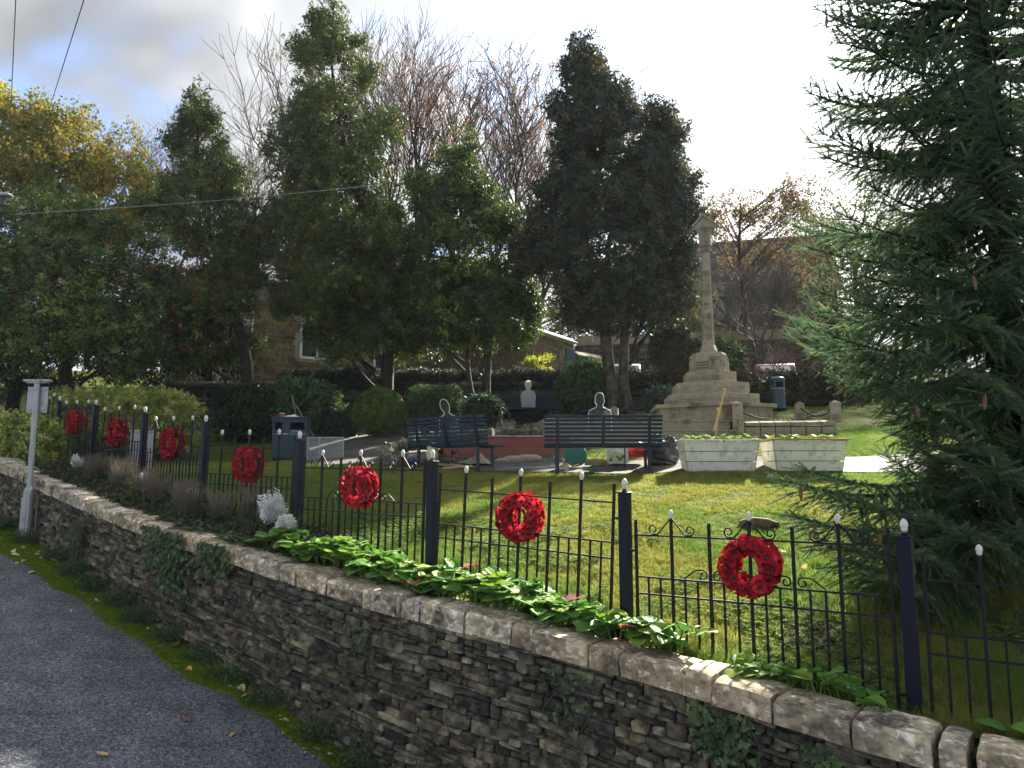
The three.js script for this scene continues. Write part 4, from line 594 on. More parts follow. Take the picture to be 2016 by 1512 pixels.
  { const t = thing('log', 'weathered split log lying on the lawn behind the railings', 'log', P(1492, 1016, 8.6)); add('trunk', taperTube([V(-0.2, 0.04, 0), V(-0.05, 0.05, 0.01), V(0.1, 0.03, 0.0), V(0.22, 0.03, -0.02)], [0.03, 0.06, 0.07, 0.025], 9), mat([0.9, 0.85, 0.75], 0.95, { map: T.bark }), t); for (const x of [-0.2, 0.22]) add('cut_end', new THREE.CircleGeometry(0.045, 9).rotateY(x < 0 ? -1.57 : 1.57).translate(x * 1.005, 0.035, 0), M.woodPale, t); t.rotation.y = -0.2; t.position.y = groundY(t.position.x, 8.6); }
}
// ---- double litter bin, mesh panel, round bin
M.bin = mat([0.010, 0.045, 0.055], 0.45, { bumpMap: T.grain, bumpScale: 0.001 }); M.dark = mat([0.004, 0.004, 0.006], 0.9);
{
  const Z = 16.8, p = at(572, 906, Z); p.y = groundY(p.x, Z); const b = thing('litter_bin', 'dark green double litter bin behind the railings', 'bin', p, 0.1), w = 0.72, h = 0.93, d = 0.5;
  add('body', merge([box(w, 0.50, d, 0, 0.29, 0), box(w, 0.09, d, 0, 0.595, 0), box(0.045, 0.16, d, -w / 2 + 0.0225, 0.72, 0), box(0.045, 0.16, d, w / 2 - 0.0225, 0.72, 0), box(0.16, 0.16, d, -0.075, 0.72, 0), box(w, 0.08, d, 0, 0.84, 0), box(w, 0.16, 0.04, 0, 0.72, -d / 2 + 0.02)]), M.bin, b);
  for (const x of [-0.23, 0.16]) add('opening', box(0.2, 0.15, 0.3, x + 0.03, 0.72, -0.05), M.dark, b);
  add('lid', rbox(w + 0.05, 0.035, d + 0.05, 0.01, 0, 0.90, 0), M.bin, b); add('base', box(w - 0.04, 0.06, d - 0.04, 0, 0.015, 0), M.dark, b);
  add('trim_band', box(w + 0.004, 0.012, d + 0.004, 0, 0.55, 0), mat([0.30, 0.26, 0.16], 0.5), b); add('lock_plate', box(0.07, 0.022, 0.006, -0.08, 0.55, d / 2 + 0.006), mat([0.62, 0.62, 0.45], 0.5), b);
  const tg = new TextGeometry('LITTER', { font, size: 0.045, depth: 0.003, curveSegments: 2 }); add('lettering', tg.translate(0.03, 0.585, d / 2 + 0.001), mat([0.45, 0.45, 0.40], 0.6), b);
  const top = p.y + 0.918, rt = thing('red_tin', 'small red tin with a pale lid on the litter bin', 'tin', V(p.x - 0.19, top, p.z + 0.08)); add('can', new THREE.CylinderGeometry(0.05, 0.045, 0.08, 16).translate(0, 0.04, 0), mat([0.55, 0.07, 0.08], 0.5), rt); add('lid', new THREE.CylinderGeometry(0.062, 0.062, 0.014, 16).translate(0, 0.088, 0), M.white, rt);
  const ws = thing('white_cloth', 'crumpled white cloth lying on the litter bin lid', 'cloth', V(p.x, top, p.z + 0.05)); { const g = new THREE.SphereGeometry(1, 22, 10), q = g.attributes.position; for (let i = 0; i < q.count; i++) { const x = q.getX(i), y = q.getY(i), z = q.getZ(i), n = 1 + (fbm(x * 4, y * 4, z * 4, 3) - 0.5) * 0.6; q.setXYZ(i, x * 0.17 * n, Math.max(0, y) * 0.05 * n, z * 0.12 * n); } add('fold', toCreasedNormals(g, 0.6), M.whiteBag, ws); add('fold', toCreasedNormals(g.clone().scale(0.4, 1.2, 0.5).translate(0.05, 0.006, 0.02), 0.6), M.whiteBag, ws); }
  const pole = (a, b, lb) => { const o = thing('wooden_stake', lb, 'stake', null); add('pole', rod(a, b, 0.02, 0.017, 8), mat([0.20, 0.14, 0.10], 0.85), o); add('cut_end', new THREE.SphereGeometry(0.017, 8, 6).translate(b.x, b.y, b.z), M.woodPale, o); };
  pole(at(594, 872, 17.5), at(575, 780, 17.6), 'upright brown stake leaning behind the litter bin'); pole(at(619, 862, 17.3), at(584, 800, 17.5), 'slanting brown stake crossing towards the mesh panel');
  // mesh panel
  const Zm = 15.6, a = at(604, 916, Zm), e = at(675, 914, Zm - 0.1), mp = thing('wire_mesh_panel', 'pale square wire mesh panel leaning beside the litter bin', 'mesh panel', a), L = Math.hypot(e.x - a.x, e.z - a.z), H = 0.56; mp.rotation.y = Math.atan2(-(e.z - a.z), e.x - a.x); M.wire = mat([0.52, 0.54, 0.52], 0.5, { metalness: 0.3 });
  for (const [x0, y0, x1, y1] of [[0, 0, L, 0], [0, H, L, H], [0, 0, 0, H], [L, 0, L, H], [L * 0.33, 0, L * 0.33, H]]) add('frame_bar', bar(V(x0, y0, 0), V(x1, y1, 0), 0.014), M.wire, mp);
  for (let k = 1; k < 30; k++) add('wire', bar(V(L * k / 30, 0, 0.006), V(L * k / 30, H, 0.006), 0.005), M.wire, mp); for (let k = 1; k < 22; k++) add('wire', bar(V(0, H * k / 22, -0.006), V(L, H * k / 22, -0.006), 0.0055), M.wire, mp);
  // round bin by the hedge
  const Zr = 19.5, pr = at(1533, 806, Zr), rb = thing('round_litter_bin', 'dark green cylindrical litter bin beside the hedge', 'bin', pr); add('body', merge([lathe([[0, 0], [0.15, 0], [0.155, 0.02], [0.155, 0.48]], 24), lathe([[0.155, 0.62], [0.155, 0.66], [0.165, 0.67], [0.165, 0.70], [0.12, 0.74], [0, 0.75]], 24)]), M.bin, rb); add('inner', new THREE.CylinderGeometry(0.12, 0.12, 0.5, 16).translate(0, 0.4, 0), M.dark, rb); for (let k = 0; k < 4; k++) add('upright', box(0.06, 0.15, 0.014, 0, 0.55, 0.148).rotateY(k * Math.PI / 2 + 0.8), M.bin, rb); add('band', new THREE.CylinderGeometry(0.157, 0.157, 0.014, 24).translate(0, 0.47, 0), mat([0.3, 0.3, 0.26], 0.5), rb); add('base_plate', new THREE.CylinderGeometry(0.19, 0.19, 0.03, 20).translate(0, 0, 0), M.dark, rb); rb.scale.setScalar(1.12);
  // pale grey cabinet behind the railings
  const Zc = 12.7, pc = at(277, 930, Zc), cb = thing('utility_cabinet', 'pale grey metal cabinet just behind the railings', 'cabinet', V(pc.x, groundY(pc.x, Zc) - 0.03, -Zc), 0.45), cm = mat([0.46, 0.49, 0.50], 0.5, { map: T.paint }); const ch = yAt(852, Zc) - cb.position.y; add('body', rbox(0.36, ch, 0.25, 0.012, 0, ch / 2, 0), cm, cb); add('lid', rbox(0.39, 0.035, 0.28, 0.01, 0, ch + 0.01, 0), cm, cb); add('door', rbox(0.31, ch - 0.16, 0.012, 0.004, 0, ch / 2, 0.131), cm, cb); add('handle', box(0.012, 0.07, 0.018, 0.125, ch * 0.55, 0.145), M.dark, cb);
}
// ---- sign post by the road, seen from behind
M.galv = mat([0.46, 0.49, 0.51], 0.42, { metalness: 0.35, map: T.paint, bumpMap: T.grain, bumpScale: 0.001 });
{
  const Z = 11.1, p = at(50, 1062, Z), s = thing('sign_post', 'grey metal post with sign plate and small lamp head beside the road', 'sign post', p), y = py => yAt(py, Z) - p.y;
  add('base_tube', merge([lathe([[0.068, -0.1], [0.068, y(966)], [0.062, y(964)], [0.04, y(958)], [0, y(958)]], 20)]), M.galv, s); add('pole', new THREE.CylinderGeometry(0.037, 0.037, y(755) - y(960), 18).translate(0, (y(755) + y(960)) / 2, 0), M.galv, s);
  add('door', rbox(0.075, y(978) - y(1040), 0.012, 0.005, -0.02, (y(978) + y(1040)) / 2, 0.068), M.galv, s);
  const pl = add('sign_plate', rbox(0.30, y(761) - y(813), 0.006, 0.002, -0.01, (y(761) + y(813)) / 2, -0.05), M.galv, s); for (const q of [767, 807]) add('clip', merge([box(0.27, 0.02, 0.02, -0.01, y(q), -0.038), new THREE.TorusGeometry(0.04, 0.005, 6, 18).rotateX(Math.PI / 2).translate(0, y(q), 0)].map(g => g)), M.galv, s);
  add('lamp_arm', merge([rbox(0.38, 0.034, 0.10, 0.012, -0.02, y(749), -0.04), rbox(0.10, 0.05, 0.09, 0.01, 0, y(752), 0)]), M.galv, s); add('lens', box(0.3, 0.012, 0.07, -0.02, y(752.5), -0.05), mat([0.6, 0.62, 0.62], 0.2), s);
  const q = at(68, 1065, 11.05), sp = thing('short_pipe', 'short rusty pipe standing beside the sign post', 'pipe', q); add('pipe', new THREE.CylinderGeometry(0.017, 0.017, yAt(977, 11.05) - q.y, 10).translate(0, (yAt(977, 11.05) - q.y) / 2, 0), mat([0.13, 0.11, 0.09], 0.7), sp); add('cap', new THREE.CylinderGeometry(0.022, 0.022, 0.03, 10).translate(0, yAt(977, 11.05) - q.y, 0), mat([0.16, 0.14, 0.12], 0.7), sp);
  // far street lamp head at the left edge
  const L = at(4, 384, 16), sl = thing('street_lamp', 'street lamp head on a post at the left edge of the picture', 'street lamp', V(L.x, 0, L.z)); add('post', rod(V(-0.06, 2.5, 0), V(-0.06, L.y - 0.1, 0), 0.05, 0.04, 12), M.bin, sl); add('lamp_head', rbox(0.34, 0.07, 0.22, 0.03, 0.02, L.y - 0.0, 0), M.galv, sl); add('bracket', rbox(0.07, 0.22, 0.07, 0.01, 0.02, L.y - 0.13, 0), M.bin, sl);
}
// ---- overhead wires
{ const w = (label, a, b, r, m, sag = 0) => { const mid = a.clone().lerp(b, 0.5); mid.y -= sag; tag(add('overhead_wire', tube([a, mid, b], r, 30, 5), m), label, 'wire', 'overhead wires'); };
  w('dark overhead wire nearest the left edge of the sky', at(33, -40, 10), at(16, 330, 30), 0.009, M.dark); w('dark overhead wire slanting across the clouds on the left', at(178, -40, 10), at(70, 300, 30), 0.009, M.dark);
  w('thin pale wire strung across the dark trees', at(30, 422, 15), at(745, 364, 17.6), 0.0045, mat([0.42, 0.42, 0.42], 0.5), 0.06); w('short dark wire beside the spruce top', at(1548, 212, 14), at(1640, 198, 12), 0.004, M.dark); }
// ================================================================ BUILDINGS BEHIND
M.house = mat([0.66, 0.62, 0.52], 0.93, { map: T.ashlar, bumpMap: T.stoneBump, bumpScale: 0.02, vertexColors: true }); M.mortar = mat([0.34, 0.30, 0.24], 0.95); M.slate = mat([0.10, 0.10, 0.11], 0.8, { bumpMap: T.grain, bumpScale: 0.01 }); M.glass = mat([0.03, 0.035, 0.04], 0.08); M.whitePaint = mat([0.78, 0.78, 0.76], 0.5);
const housecol = [[0.62, 0.52, 0.36], [0.48, 0.41, 0.30], [0.34, 0.31, 0.27], [0.70, 0.58, 0.40], [0.54, 0.45, 0.32], [0.42, 0.36, 0.28]];
function profile(pts, len, o, d, n) {                      // a cross-section (depth behind the face, height) carried along d from o
  return boxUV(new THREE.ExtrudeGeometry(new THREE.Shape(pts.map(q => new THREE.Vector2(...q))), { depth: len, bevelEnabled: false }).applyMatrix4(new THREE.Matrix4().makeBasis(n.clone().negate(), Y, d)).translate(o.x, o.y, o.z));
}
function facade(parent, A, B, y0, y1, ys, o = {}) {          // coursed stones between plan points A and B (left to right as seen), heights y0..y1; above ys plain wall
  const d = B.clone().sub(A); d.y = 0; const L = d.length(); d.normalize(); const n = V(-d.z, 0, d.x); if (n.z < 0) n.negate();
  const map = (u, v, out) => V(A.x + d.x * u + n.x * out, v, A.z + d.z * u + n.z * out), rh = o.rh ?? 0.16, rows = [], r = rng(o.seed ?? 1);
  let y = y0; while (y < ys) { const c = y; rows.push(() => c); y += rh * (0.8 + 0.4 * r()); } const top = y; rows.push(() => top);
  masonry(parent, { u0: 0.02, u1: L - (o.len ?? [0.25, 0.6])[0] * 0.6, rows, map, len: o.len ?? [0.25, 0.6], seed: o.seed ?? 1, m: o.m ?? M.house, colors: o.colors ?? housecol, opt: { gap: 0.008, bevel: 0.012, cut: 0.12, depth: 0.05, uneven: 0.02, bulge: 0.02 }, skip: o.skip, wob: 0.002, double: 0.03, limit: o.limit ?? 300, size: (u, v, a) => a });
  const slab = new THREE.BoxGeometry(L, y1 - y0, 0.3).rotateY(Math.atan2(-d.z, d.x)).translate((A.x + B.x) / 2 - n.x * 0.17, (y0 + y1) / 2, (A.z + B.z) / 2 - n.z * 0.17);
  add('wall', boxUV(slab), o.mortar ?? M.mortar, parent); return { d, n, L, map };
}
{ // house behind the holly trees
  const hs = thing('stone_house', 'warm stone house with a white-framed window half hidden by holly trees', 'house', null);
  const A = at(492, 770, 27.5), B = at(850, 770, 31.5), yb = 5.4, win = [1.75, 3.1, yAt(705, 28.5), yAt(632, 28.5)];
  const { map, L, d, n } = facade(hs, V(A.x, 0, A.z), V(B.x, 0, B.z), yb, 9.6, 8.9, { seed: 12, skip: (u, v) => u > win[0] - 0.12 && u < win[1] + 0.12 && v > win[2] - 0.2 && v < win[3] + 0.2, rh: 0.15 });
  const turn = Math.atan2(-d.z, d.x), put = (g, u, y, o) => { const p = map(u, y, o); return g.rotateY(turn).translate(p.x, p.y, p.z); }, wu = (win[0] + win[1]) / 2, wy = (win[2] + win[3]) / 2, ww = win[1] - win[0], wh = win[3] - win[2];
  add('sill', boxUV(put(new THREE.BoxGeometry(ww + 0.3, 0.14, 0.16), wu, win[2] - 0.08, 0.05)), M.memorial, hs); add('lintel', boxUV(put(new THREE.BoxGeometry(ww + 0.3, 0.2, 0.12), wu, win[3] + 0.1, 0.03)), M.memorial, hs);
  const fr = add('window', put(merge([new THREE.BoxGeometry(0.09, wh, 0.07).translate(-ww / 2 + 0.045, 0, 0), new THREE.BoxGeometry(0.09, wh, 0.07).translate(ww / 2 - 0.045, 0, 0), new THREE.BoxGeometry(0.07, wh, 0.07), new THREE.BoxGeometry(ww, 0.09, 0.07).translate(0, -wh / 2 + 0.045, 0.001), new THREE.BoxGeometry(ww, 0.09, 0.07).translate(0, wh / 2 - 0.045, 0.001)]), wu, wy, 0.02), M.whitePaint, hs);
  add('pane', put(merge([-1, 1].map(s => new THREE.BoxGeometry(ww / 2 - 0.06, wh - 0.16, 0.01).translate(s * ww / 4, 0, 0))), wu, wy, 0.0), M.glass, fr);
  add('downpipe', rod(map(-0.02, yb, 0.06), map(-0.02, 9.5, 0.06), 0.035, 0.035, 8), M.whitePaint, hs);
  const w2 = add('window', put(merge([new THREE.BoxGeometry(0.8, 0.07, 0.07).translate(0, -0.5, 0), new THREE.BoxGeometry(0.07, 1, 0.07).translate(-0.365, 0, 0.002), new THREE.BoxGeometry(0.07, 1, 0.07).translate(0.365, 0, 0.002)]), 5.1, yAt(700, 30) , 0.06), M.whitePaint, hs); add('pane', put(new THREE.BoxGeometry(0.7, 0.95, 0.01), 5.1, yAt(700, 30), 0.05), M.glass, w2);
  const C = A.clone().addScaledVector(n, -7), D = B.clone().addScaledVector(n, -7); add('wall', boxUV(new THREE.BoxGeometry(0.3, 3.9, 7).rotateY(turn).translate(A.x - n.x * 3.7 + d.x * 0.15, 7.65, A.z - n.z * 3.7 + d.z * 0.15)), M.mortar, hs); add('wall', boxUV(new THREE.BoxGeometry(0.3, 3.9, 7).rotateY(turn).translate(B.x - n.x * 3.7 - d.x * 0.15, 7.65, B.z - n.z * 3.7 - d.z * 0.15)), M.mortar, hs);
  add('roof', profile([[-0.4, -0.02], [3.6, 1.75], [7.6, -0.02], [7.6, -0.16], [3.6, 1.59], [-0.4, -0.16]], L + 0.5, V(A.x, 9.7, A.z).addScaledVector(d, -0.25), d, n), M.slate, hs);
  for (const u of [0.02, L - 0.32]) add('gable', profile([[0.1, -0.02], [3.6, 1.55], [7.1, -0.02]], 0.28, V(A.x, 9.6, A.z).addScaledVector(d, u), d, n), M.mortar, hs);
}
{ // stone outbuilding right of centre
  const ob = thing('stone_outbuilding', 'small stone outbuilding with a doorway behind the yellow shrub', 'outbuilding', null), c = at(1041, 700, 25.2), a = at(800, 700, 26.4), e = at(1131, 700, 28.0), yb = 5.4, yt = yAt(641, 25.2);
  facade(ob, V(a.x, 0, a.z), V(c.x, 0, c.z), yb, yt - 0.02, yt - 0.15, { seed: 31, rh: 0.19, len: [0.3, 0.75], limit: 200, colors: [[0.36, 0.30, 0.24], [0.30, 0.27, 0.22], [0.42, 0.34, 0.26], [0.26, 0.25, 0.22]] });
  const { map, d, n, L } = facade(ob, V(c.x, 0, c.z), V(e.x, 0, e.z), yb, yt - 0.02, yt - 0.15, { seed: 32, rh: 0.165, len: [0.22, 0.4], limit: 240, colors: [[0.42, 0.36, 0.30], [0.36, 0.31, 0.27], [0.48, 0.41, 0.33]], skip: (u, v) => u > 2.55 && v < 7.2 });
  const turn = Math.atan2(-d.z, d.x), P = map(2.95, (yb + 7.2) / 2, 0.0); add('door', new THREE.BoxGeometry(0.7, 7.2 - yb, 0.06).rotateY(turn).translate(P.x, P.y, P.z), M.bin, ob); const K = map(2.7, 6.4, 0.05); add('handle', new THREE.SphereGeometry(0.03, 8, 6).translate(K.x, K.y, K.z), M.steel, ob);
  for (const [p, q] of [[a, c], [c, e]]) { const A2 = V(p.x, yt + 0.02, p.z), B2 = V(q.x, yt + 0.02, q.z), dd = B2.clone().sub(A2).normalize(), ns = 6; for (let k = 0; k < ns; k++) { const f = A2.clone().lerp(B2, k / ns).addScaledVector(dd, 0.006), g = A2.clone().lerp(B2, (k + 1) / ns).addScaledVector(dd, -0.006); add('coping_slab', bar(f, g, 0.4, 0.08).translate(0, 0, -0.1), M.memorialDark, ob); } }
  // roof rising behind the parapet, and a lower wall continuing to the right
  add('roof', boxUV(toCreasedNormals(geoFrom([a.x, yt, a.z - 0.4, c.x, yt, c.z - 0.4, c.x + 0.4, yt + 0.3, c.z - 2.6, a.x + 0.4, yt + 0.3, a.z - 2.6, e.x, yt, e.z - 0.3], [0, 1, 2, 0, 2, 3, 1, 4, 2]), 0.1)), M.slate, ob);
  const lw = thing('low_yard_wall', 'lower stone wall sloping down right of the outbuilding doorway', 'wall', null), f0 = at(1132, 720, 28.1), f1 = at(1185, 725, 30); facade(lw, V(f0.x, 0, f0.z), V(f1.x, 0, f1.z), 5.6, yAt(697, 28.5), yAt(699, 28.5), { seed: 33, rh: 0.15, len: [0.2, 0.4], limit: 120 }); add('coping_slab', bar(V(f0.x, yAt(696, 28.2), f0.z), V(f1.x, yAt(700, 29.5), f1.z), 0.35, 0.08), M.memorialDark, lw);
}
{ // retaining wall behind the park
  const rw = thing('retaining_wall', 'dark stone retaining wall along the back of the park', 'wall', null), cols = [[0.26, 0.25, 0.20], [0.22, 0.23, 0.18], [0.30, 0.28, 0.22], [0.20, 0.22, 0.17]];
  facade(rw, V(-10.5, 0, -RZ), V(14, 0, -RZ), 3.6, 5.24, 5.12, { seed: 41, rh: 0.3, len: [0.4, 0.9], colors: cols, limit: 200, m: M.wallStone, mortar: M.core });
  for (let k = 0; k < 28; k++) { const x = -10.5 + k * 0.873; add('coping_slab', rbox(0.86, 0.09, 0.42, 0.02, x + 0.436, 5.285, -RZ - 0.05), M.memorialDark, rw); }
}
{ // churchyard wall, church with its traceried window, gate
  const cw = thing('churchyard_wall', 'rubble wall with pale coping behind the parked cars', 'wall', null), A = at(1135, 700, 33.2), B = at(1700, 700, 31), y0 = 5.6, y1 = yAt(661, 32), cols = [[0.40, 0.38, 0.33], [0.32, 0.31, 0.29], [0.46, 0.42, 0.35], [0.28, 0.28, 0.27]];
  facade(cw, V(A.x, 0, A.z), V(B.x, 0, B.z), y0, y1 - 0.02, y1 - 0.06, { seed: 51, rh: 0.105, len: [0.18, 0.5], colors: cols, limit: 300, m: M.wallStone, mortar: M.core });
  for (let k = 0; k < 16; k++) { const p = A.clone().lerp(B, k / 16 + 0.001), q = A.clone().lerp(B, (k + 1) / 16 - 0.001); p.y = q.y = y1 + 0.04; add('coping_slab', bar(p, q, 0.42, 0.1), M.memorial, cw); }
  const ch = thing('stone_church', 'old stone church with steep slate roof and pointed traceried window', 'church', null), C = at(1330, 600, 41), D = at(1650, 600, 39), yb = 7.8, eave = yAt(578, 40), d = D.clone().sub(C).setY(0), L = d.length(); d.normalize(); const n = V(-d.z, 0, d.x); if (n.z < 0) n.negate(); const turn = Math.atan2(-d.z, d.x);
  const put = (g, u, y, o) => g.rotateY(turn).translate(C.x + d.x * u + n.x * o, y, C.z + d.z * u + n.z * o), gothic = (w, h) => { const s = new THREE.Shape(), sp = h - w * 0.9; s.moveTo(-w / 2, 0); s.lineTo(w / 2, 0); s.lineTo(w / 2, sp); s.quadraticCurveTo(w / 2 - 0.02, sp + w * 0.55, 0, h); s.quadraticCurveTo(-w / 2 + 0.02, sp + w * 0.55, -w / 2, sp); return s; };
  M.church = stoneMat([0.5, 0.46, 0.38], 0.03); const wallS = new THREE.Shape(); wallS.moveTo(0, 0); wallS.lineTo(L, 0); wallS.lineTo(L, eave - yb); wallS.lineTo(0, eave - yb);
  const holes = [[at(1432, 0, 40.5), 1.15, 2.3, 1.15], [at(1533, 0, 39.8), 0.95, 2.3, 0.9], [at(1605, 0, 39.2), 1.0, 2.2, 1.15]].map(([p, w, h, y]) => ({ u: (p.x - C.x) / d.x, w, h, y }));
  holes.forEach(hh => { const hp = new THREE.Path(gothic(hh.w, hh.h).getPoints(12).map(p => new THREE.Vector2(p.x + hh.u, p.y + hh.y))); wallS.holes.push(hp); });
  add('wall', boxUV(put(new THREE.ExtrudeGeometry(wallS, { depth: 0.5, bevelEnabled: false }), 0, yb, -0.5)), M.church, ch);
  holes.forEach((hh, i) => { const wn = add('window', put(boxUV(merge([-1, 1].map(s => { const c = new THREE.QuadraticBezierCurve3(V(s * hh.w / 2, hh.h - hh.w * 0.9, 0), V(s * (hh.w / 2 - 0.02), hh.h - hh.w * 0.35, 0), V(0, hh.h, 0)); return new THREE.TubeGeometry(c, 12, 0.06, 6); }).concat(i === 1 ? [] : [new THREE.BoxGeometry(0.08, hh.h * 0.62, 0.1).translate(0, hh.h * 0.31, 0), ...[-1, 1].map(s => new THREE.TubeGeometry(new THREE.QuadraticBezierCurve3(V(0, hh.h * 0.55, 0), V(s * 0.05, hh.h * 0.75, 0), V(s * hh.w * 0.3, hh.h * 0.86, 0)), 10, 0.045, 6))]))), hh.u, yb + hh.y, 0.02), M.memorial, ch); add(i === 1 ? 'door' : 'pane', put(new THREE.ShapeGeometry(gothic(hh.w, hh.h)), hh.u, yb + hh.y, -0.25), M.glass, wn); });
  for (let k = 0; k < 11; k++) add('quoin', boxUV(put(new THREE.BoxGeometry(k % 2 ? 0.3 : 0.5, 0.32, 0.06), (at(1546, 0, 39.7).x - C.x) / d.x + (k % 2 ? 0.75 : 0.85), yb + 0.9 + k * 0.34, 0.02)), M.memorialDark, ch);
  const rs = []; for (let row = 0; row < 16; row++) { const f = row / 16, g = (row + 1) / 16, z = -f * 4.4, y = eave + f * 4.3; rs.push(boxUV(new THREE.BoxGeometry(L + 0.6, 0.05, 0.46).rotateX(Math.atan2(4.3, 4.4)).translate(0, y + 0.15 + 0.02, z + 0.14 - 0.14))); } rs.forEach(g => add('roof_course', put(g, L / 2, 0, 0.1), M.church2 ??= stoneMat([0.36, 0.32, 0.28], 0.03), ch));
  for (const u of [0.02, L - 0.3]) add('gable', profile([[0.0, 0], [4.4, 4.3], [8.8, 0]], 0.28, V(C.x, eave, C.z).addScaledVector(d, u), d, n), M.church, ch);
  add('rear_roof', profile([[4.2, 4.35], [4.5, 4.35], [9.2, -0.1], [9.0, -0.2]], L + 0.6, V(C.x, eave, C.z).addScaledVector(d, -0.3), d, n), M.slate, ch);
  add('wall', boxUV(put(new THREE.BoxGeometry(0.4, eave - yb, 8).translate(0.2, 0, -4.5), 0, (eave + yb) / 2, 0)), M.church, ch);
  const gt = thing('iron_gate', 'black iron churchyard gate in front of the church door', 'gate', null); for (let k = 0; k < 14; k++) { const p = at(1502 + k * 2.6, 660, 34); add('gate_bar', rod(p, p.clone().add(V(0, 0.45, 0)), 0.012, 0.012, 5), M.dark, gt); } { const p = at(1500, 655, 34), q = at(1538, 655, 34); add('gate_rail', bar(p, q, 0.03), M.dark, gt); add('gate_rail', bar(p.clone().add(V(0, 0.3, 0)), q.clone().add(V(0, 0.3, 0)), 0.03), M.dark, gt); }
  for (const [px, top, bot, lb] of [[1452, 622, 658, 'tall thin pale post standing on the churchyard wall'], [1472, 647, 658, 'short pale stump standing on the churchyard wall']]) { const t = thing('pale_post', lb, 'post', null), a = at(px, bot, 32.2), b = at(px + 2, top, 32.2); add('shaft', bar(a, b, 0.06), M.whitePaint, t); add('tip', new THREE.SphereGeometry(0.05, 8, 6).translate(b.x, b.y, b.z), M.galv, t); }
}
{ // parked cars behind the hedge
  const car = (label, Z, px, py, w, roofM, bodyM, turn, glassM = M.glass) => {
    const p = at(px, py, Z), c = thing('parked_car', label, 'car', p, turn, 'cars parked below the churchyard wall');
    const ex = (pts, wd, m, name, z0 = 0) => add(name, boxUV(toCreasedNormals(new THREE.ExtrudeGeometry(new THREE.Shape(new THREE.SplineCurve(pts.map(q => new THREE.Vector2(...q))).getPoints(40)), { depth: wd, bevelEnabled: true, bevelSize: 0.06, bevelThickness: 0.08, bevelSegments: 3 }).translate(0, 0, -wd / 2).rotateY(Math.PI / 2), 0.6)), m, c);
    ex([[0.02, 0.32], [0.0, 0.62], [0.08, 0.86], [0.35, 0.93], [1.2, 0.97], [2.9, 0.92], [3.6, 0.80], [3.85, 0.6], [3.9, 0.32], [2, 0.26], [0.02, 0.32]], w - 0.16, bodyM, 'body');
    ex([[0.35, 0.93], [0.75, 1.32], [1.2, 1.42], [1.9, 1.43], [2.35, 1.32], [2.9, 0.93], [1.6, 0.90], [0.35, 0.93]], w - 0.5, roofM, 'roof');
    const win = add('rear_window', rbox(w - 0.72, 0.26, 0.03, 0.012, 0, 1.13, -0.47).rotateX(0), glassM, c); win.rotation.x = 0.0; win.geometry = rbox(w - 0.74, 0.34, 0.03, 0.012).rotateX(-0.78).translate(0, 1.2, -0.47);
    for (const s of [-1, 1]) { add('tail_light', rbox(0.16, 0.14, 0.05, 0.02, s * (w / 2 - 0.16), 0.72, 0.07), mat([0.35, 0.01, 0.01], 0.25), c); add('side_window', rbox(0.02, 0.28, 1.2, 0.008, s * (w / 2 - 0.175), 1.14, -1.5), M.glass, c); for (const z of [-0.7, -3.1]) { const wh = add('wheel', new THREE.TorusGeometry(0.23, 0.085, 10, 24).rotateY(Math.PI / 2).translate(s * (w / 2 - 0.1), 0.31, z), M.blackc, c); add('hub', new THREE.CylinderGeometry(0.19, 0.19, 0.1, 16).rotateZ(Math.PI / 2).translate(s * (w / 2 - 0.08), 0.31, z), M.steel, wh); } }
    add('bumper', rbox(w - 0.1, 0.16, 0.12, 0.05, 0, 0.46, 0.04), bodyM, c); add('number_plate', rbox(0.5, 0.11, 0.01, 0.003, 0, 0.62, 0.10), mat([0.6, 0.5, 0.12], 0.5), c); return c;
  };
  const maroon = mat([0.16, 0.015, 0.03], 0.35), silver = mat([0.62, 0.62, 0.62], 0.3, { metalness: 0.2 }), dk = mat([0.05, 0.055, 0.07], 0.25, { metalness: 0.3 });
  const gy = Z => 6.0;
  const c1 = car('white car with a maroon soft top parked behind the hedge', 27, 1532, 789, 1.75, maroon, silver, R(-14), mat([0.62, 0.66, 0.68], 0.15)); const c2 = car('dark car with a silver roof parked behind the forked tree', 27.5, 1230, 788, 1.6, mat([0.22, 0.23, 0.25], 0.4), dk, R(-6)); const c3 = car('dark car mostly hidden left of the forked tree trunk', 29, 1165, 790, 1.65, maroon, dk, R(-2));
}
// ================================================================ TREES, SHRUBS AND GROUND PLANTS
M.bark = mat([0.50, 0.46, 0.40], 0.95, { map: T.bark, bumpMap: T.stoneBump, bumpScale: 0.03 });
M.barkDark = mat([0.22, 0.19, 0.16], 0.95, { map: T.bark, bumpMap: T.stoneBump, bumpScale: 0.03 });
M.twig = mat([0.05, 0.035, 0.03], 0.9);
M.twigGrey = mat([0.09, 0.08, 0.07], 0.9);
M.glossy = leafMat([1, 1, 1], 0.28, 0.35);
M.leafThin = leafMat([1, 1, 1], 0.42, 0);
M.leafMatt = leafMat([1, 1, 1], 0.18, 0.25);
const leaf4 = (L, W, fold = 0.3) => geoFrom([0, 0, 0, W / 2, fold * W * 0.5, L * 0.45, 0, 0, L, -W / 2, fold * W * 0.5, L * 0.45, 0, -0.002, L * 0.45], [0, 4, 1, 1, 4, 2, 4, 3, 2, 0, 3, 4]);
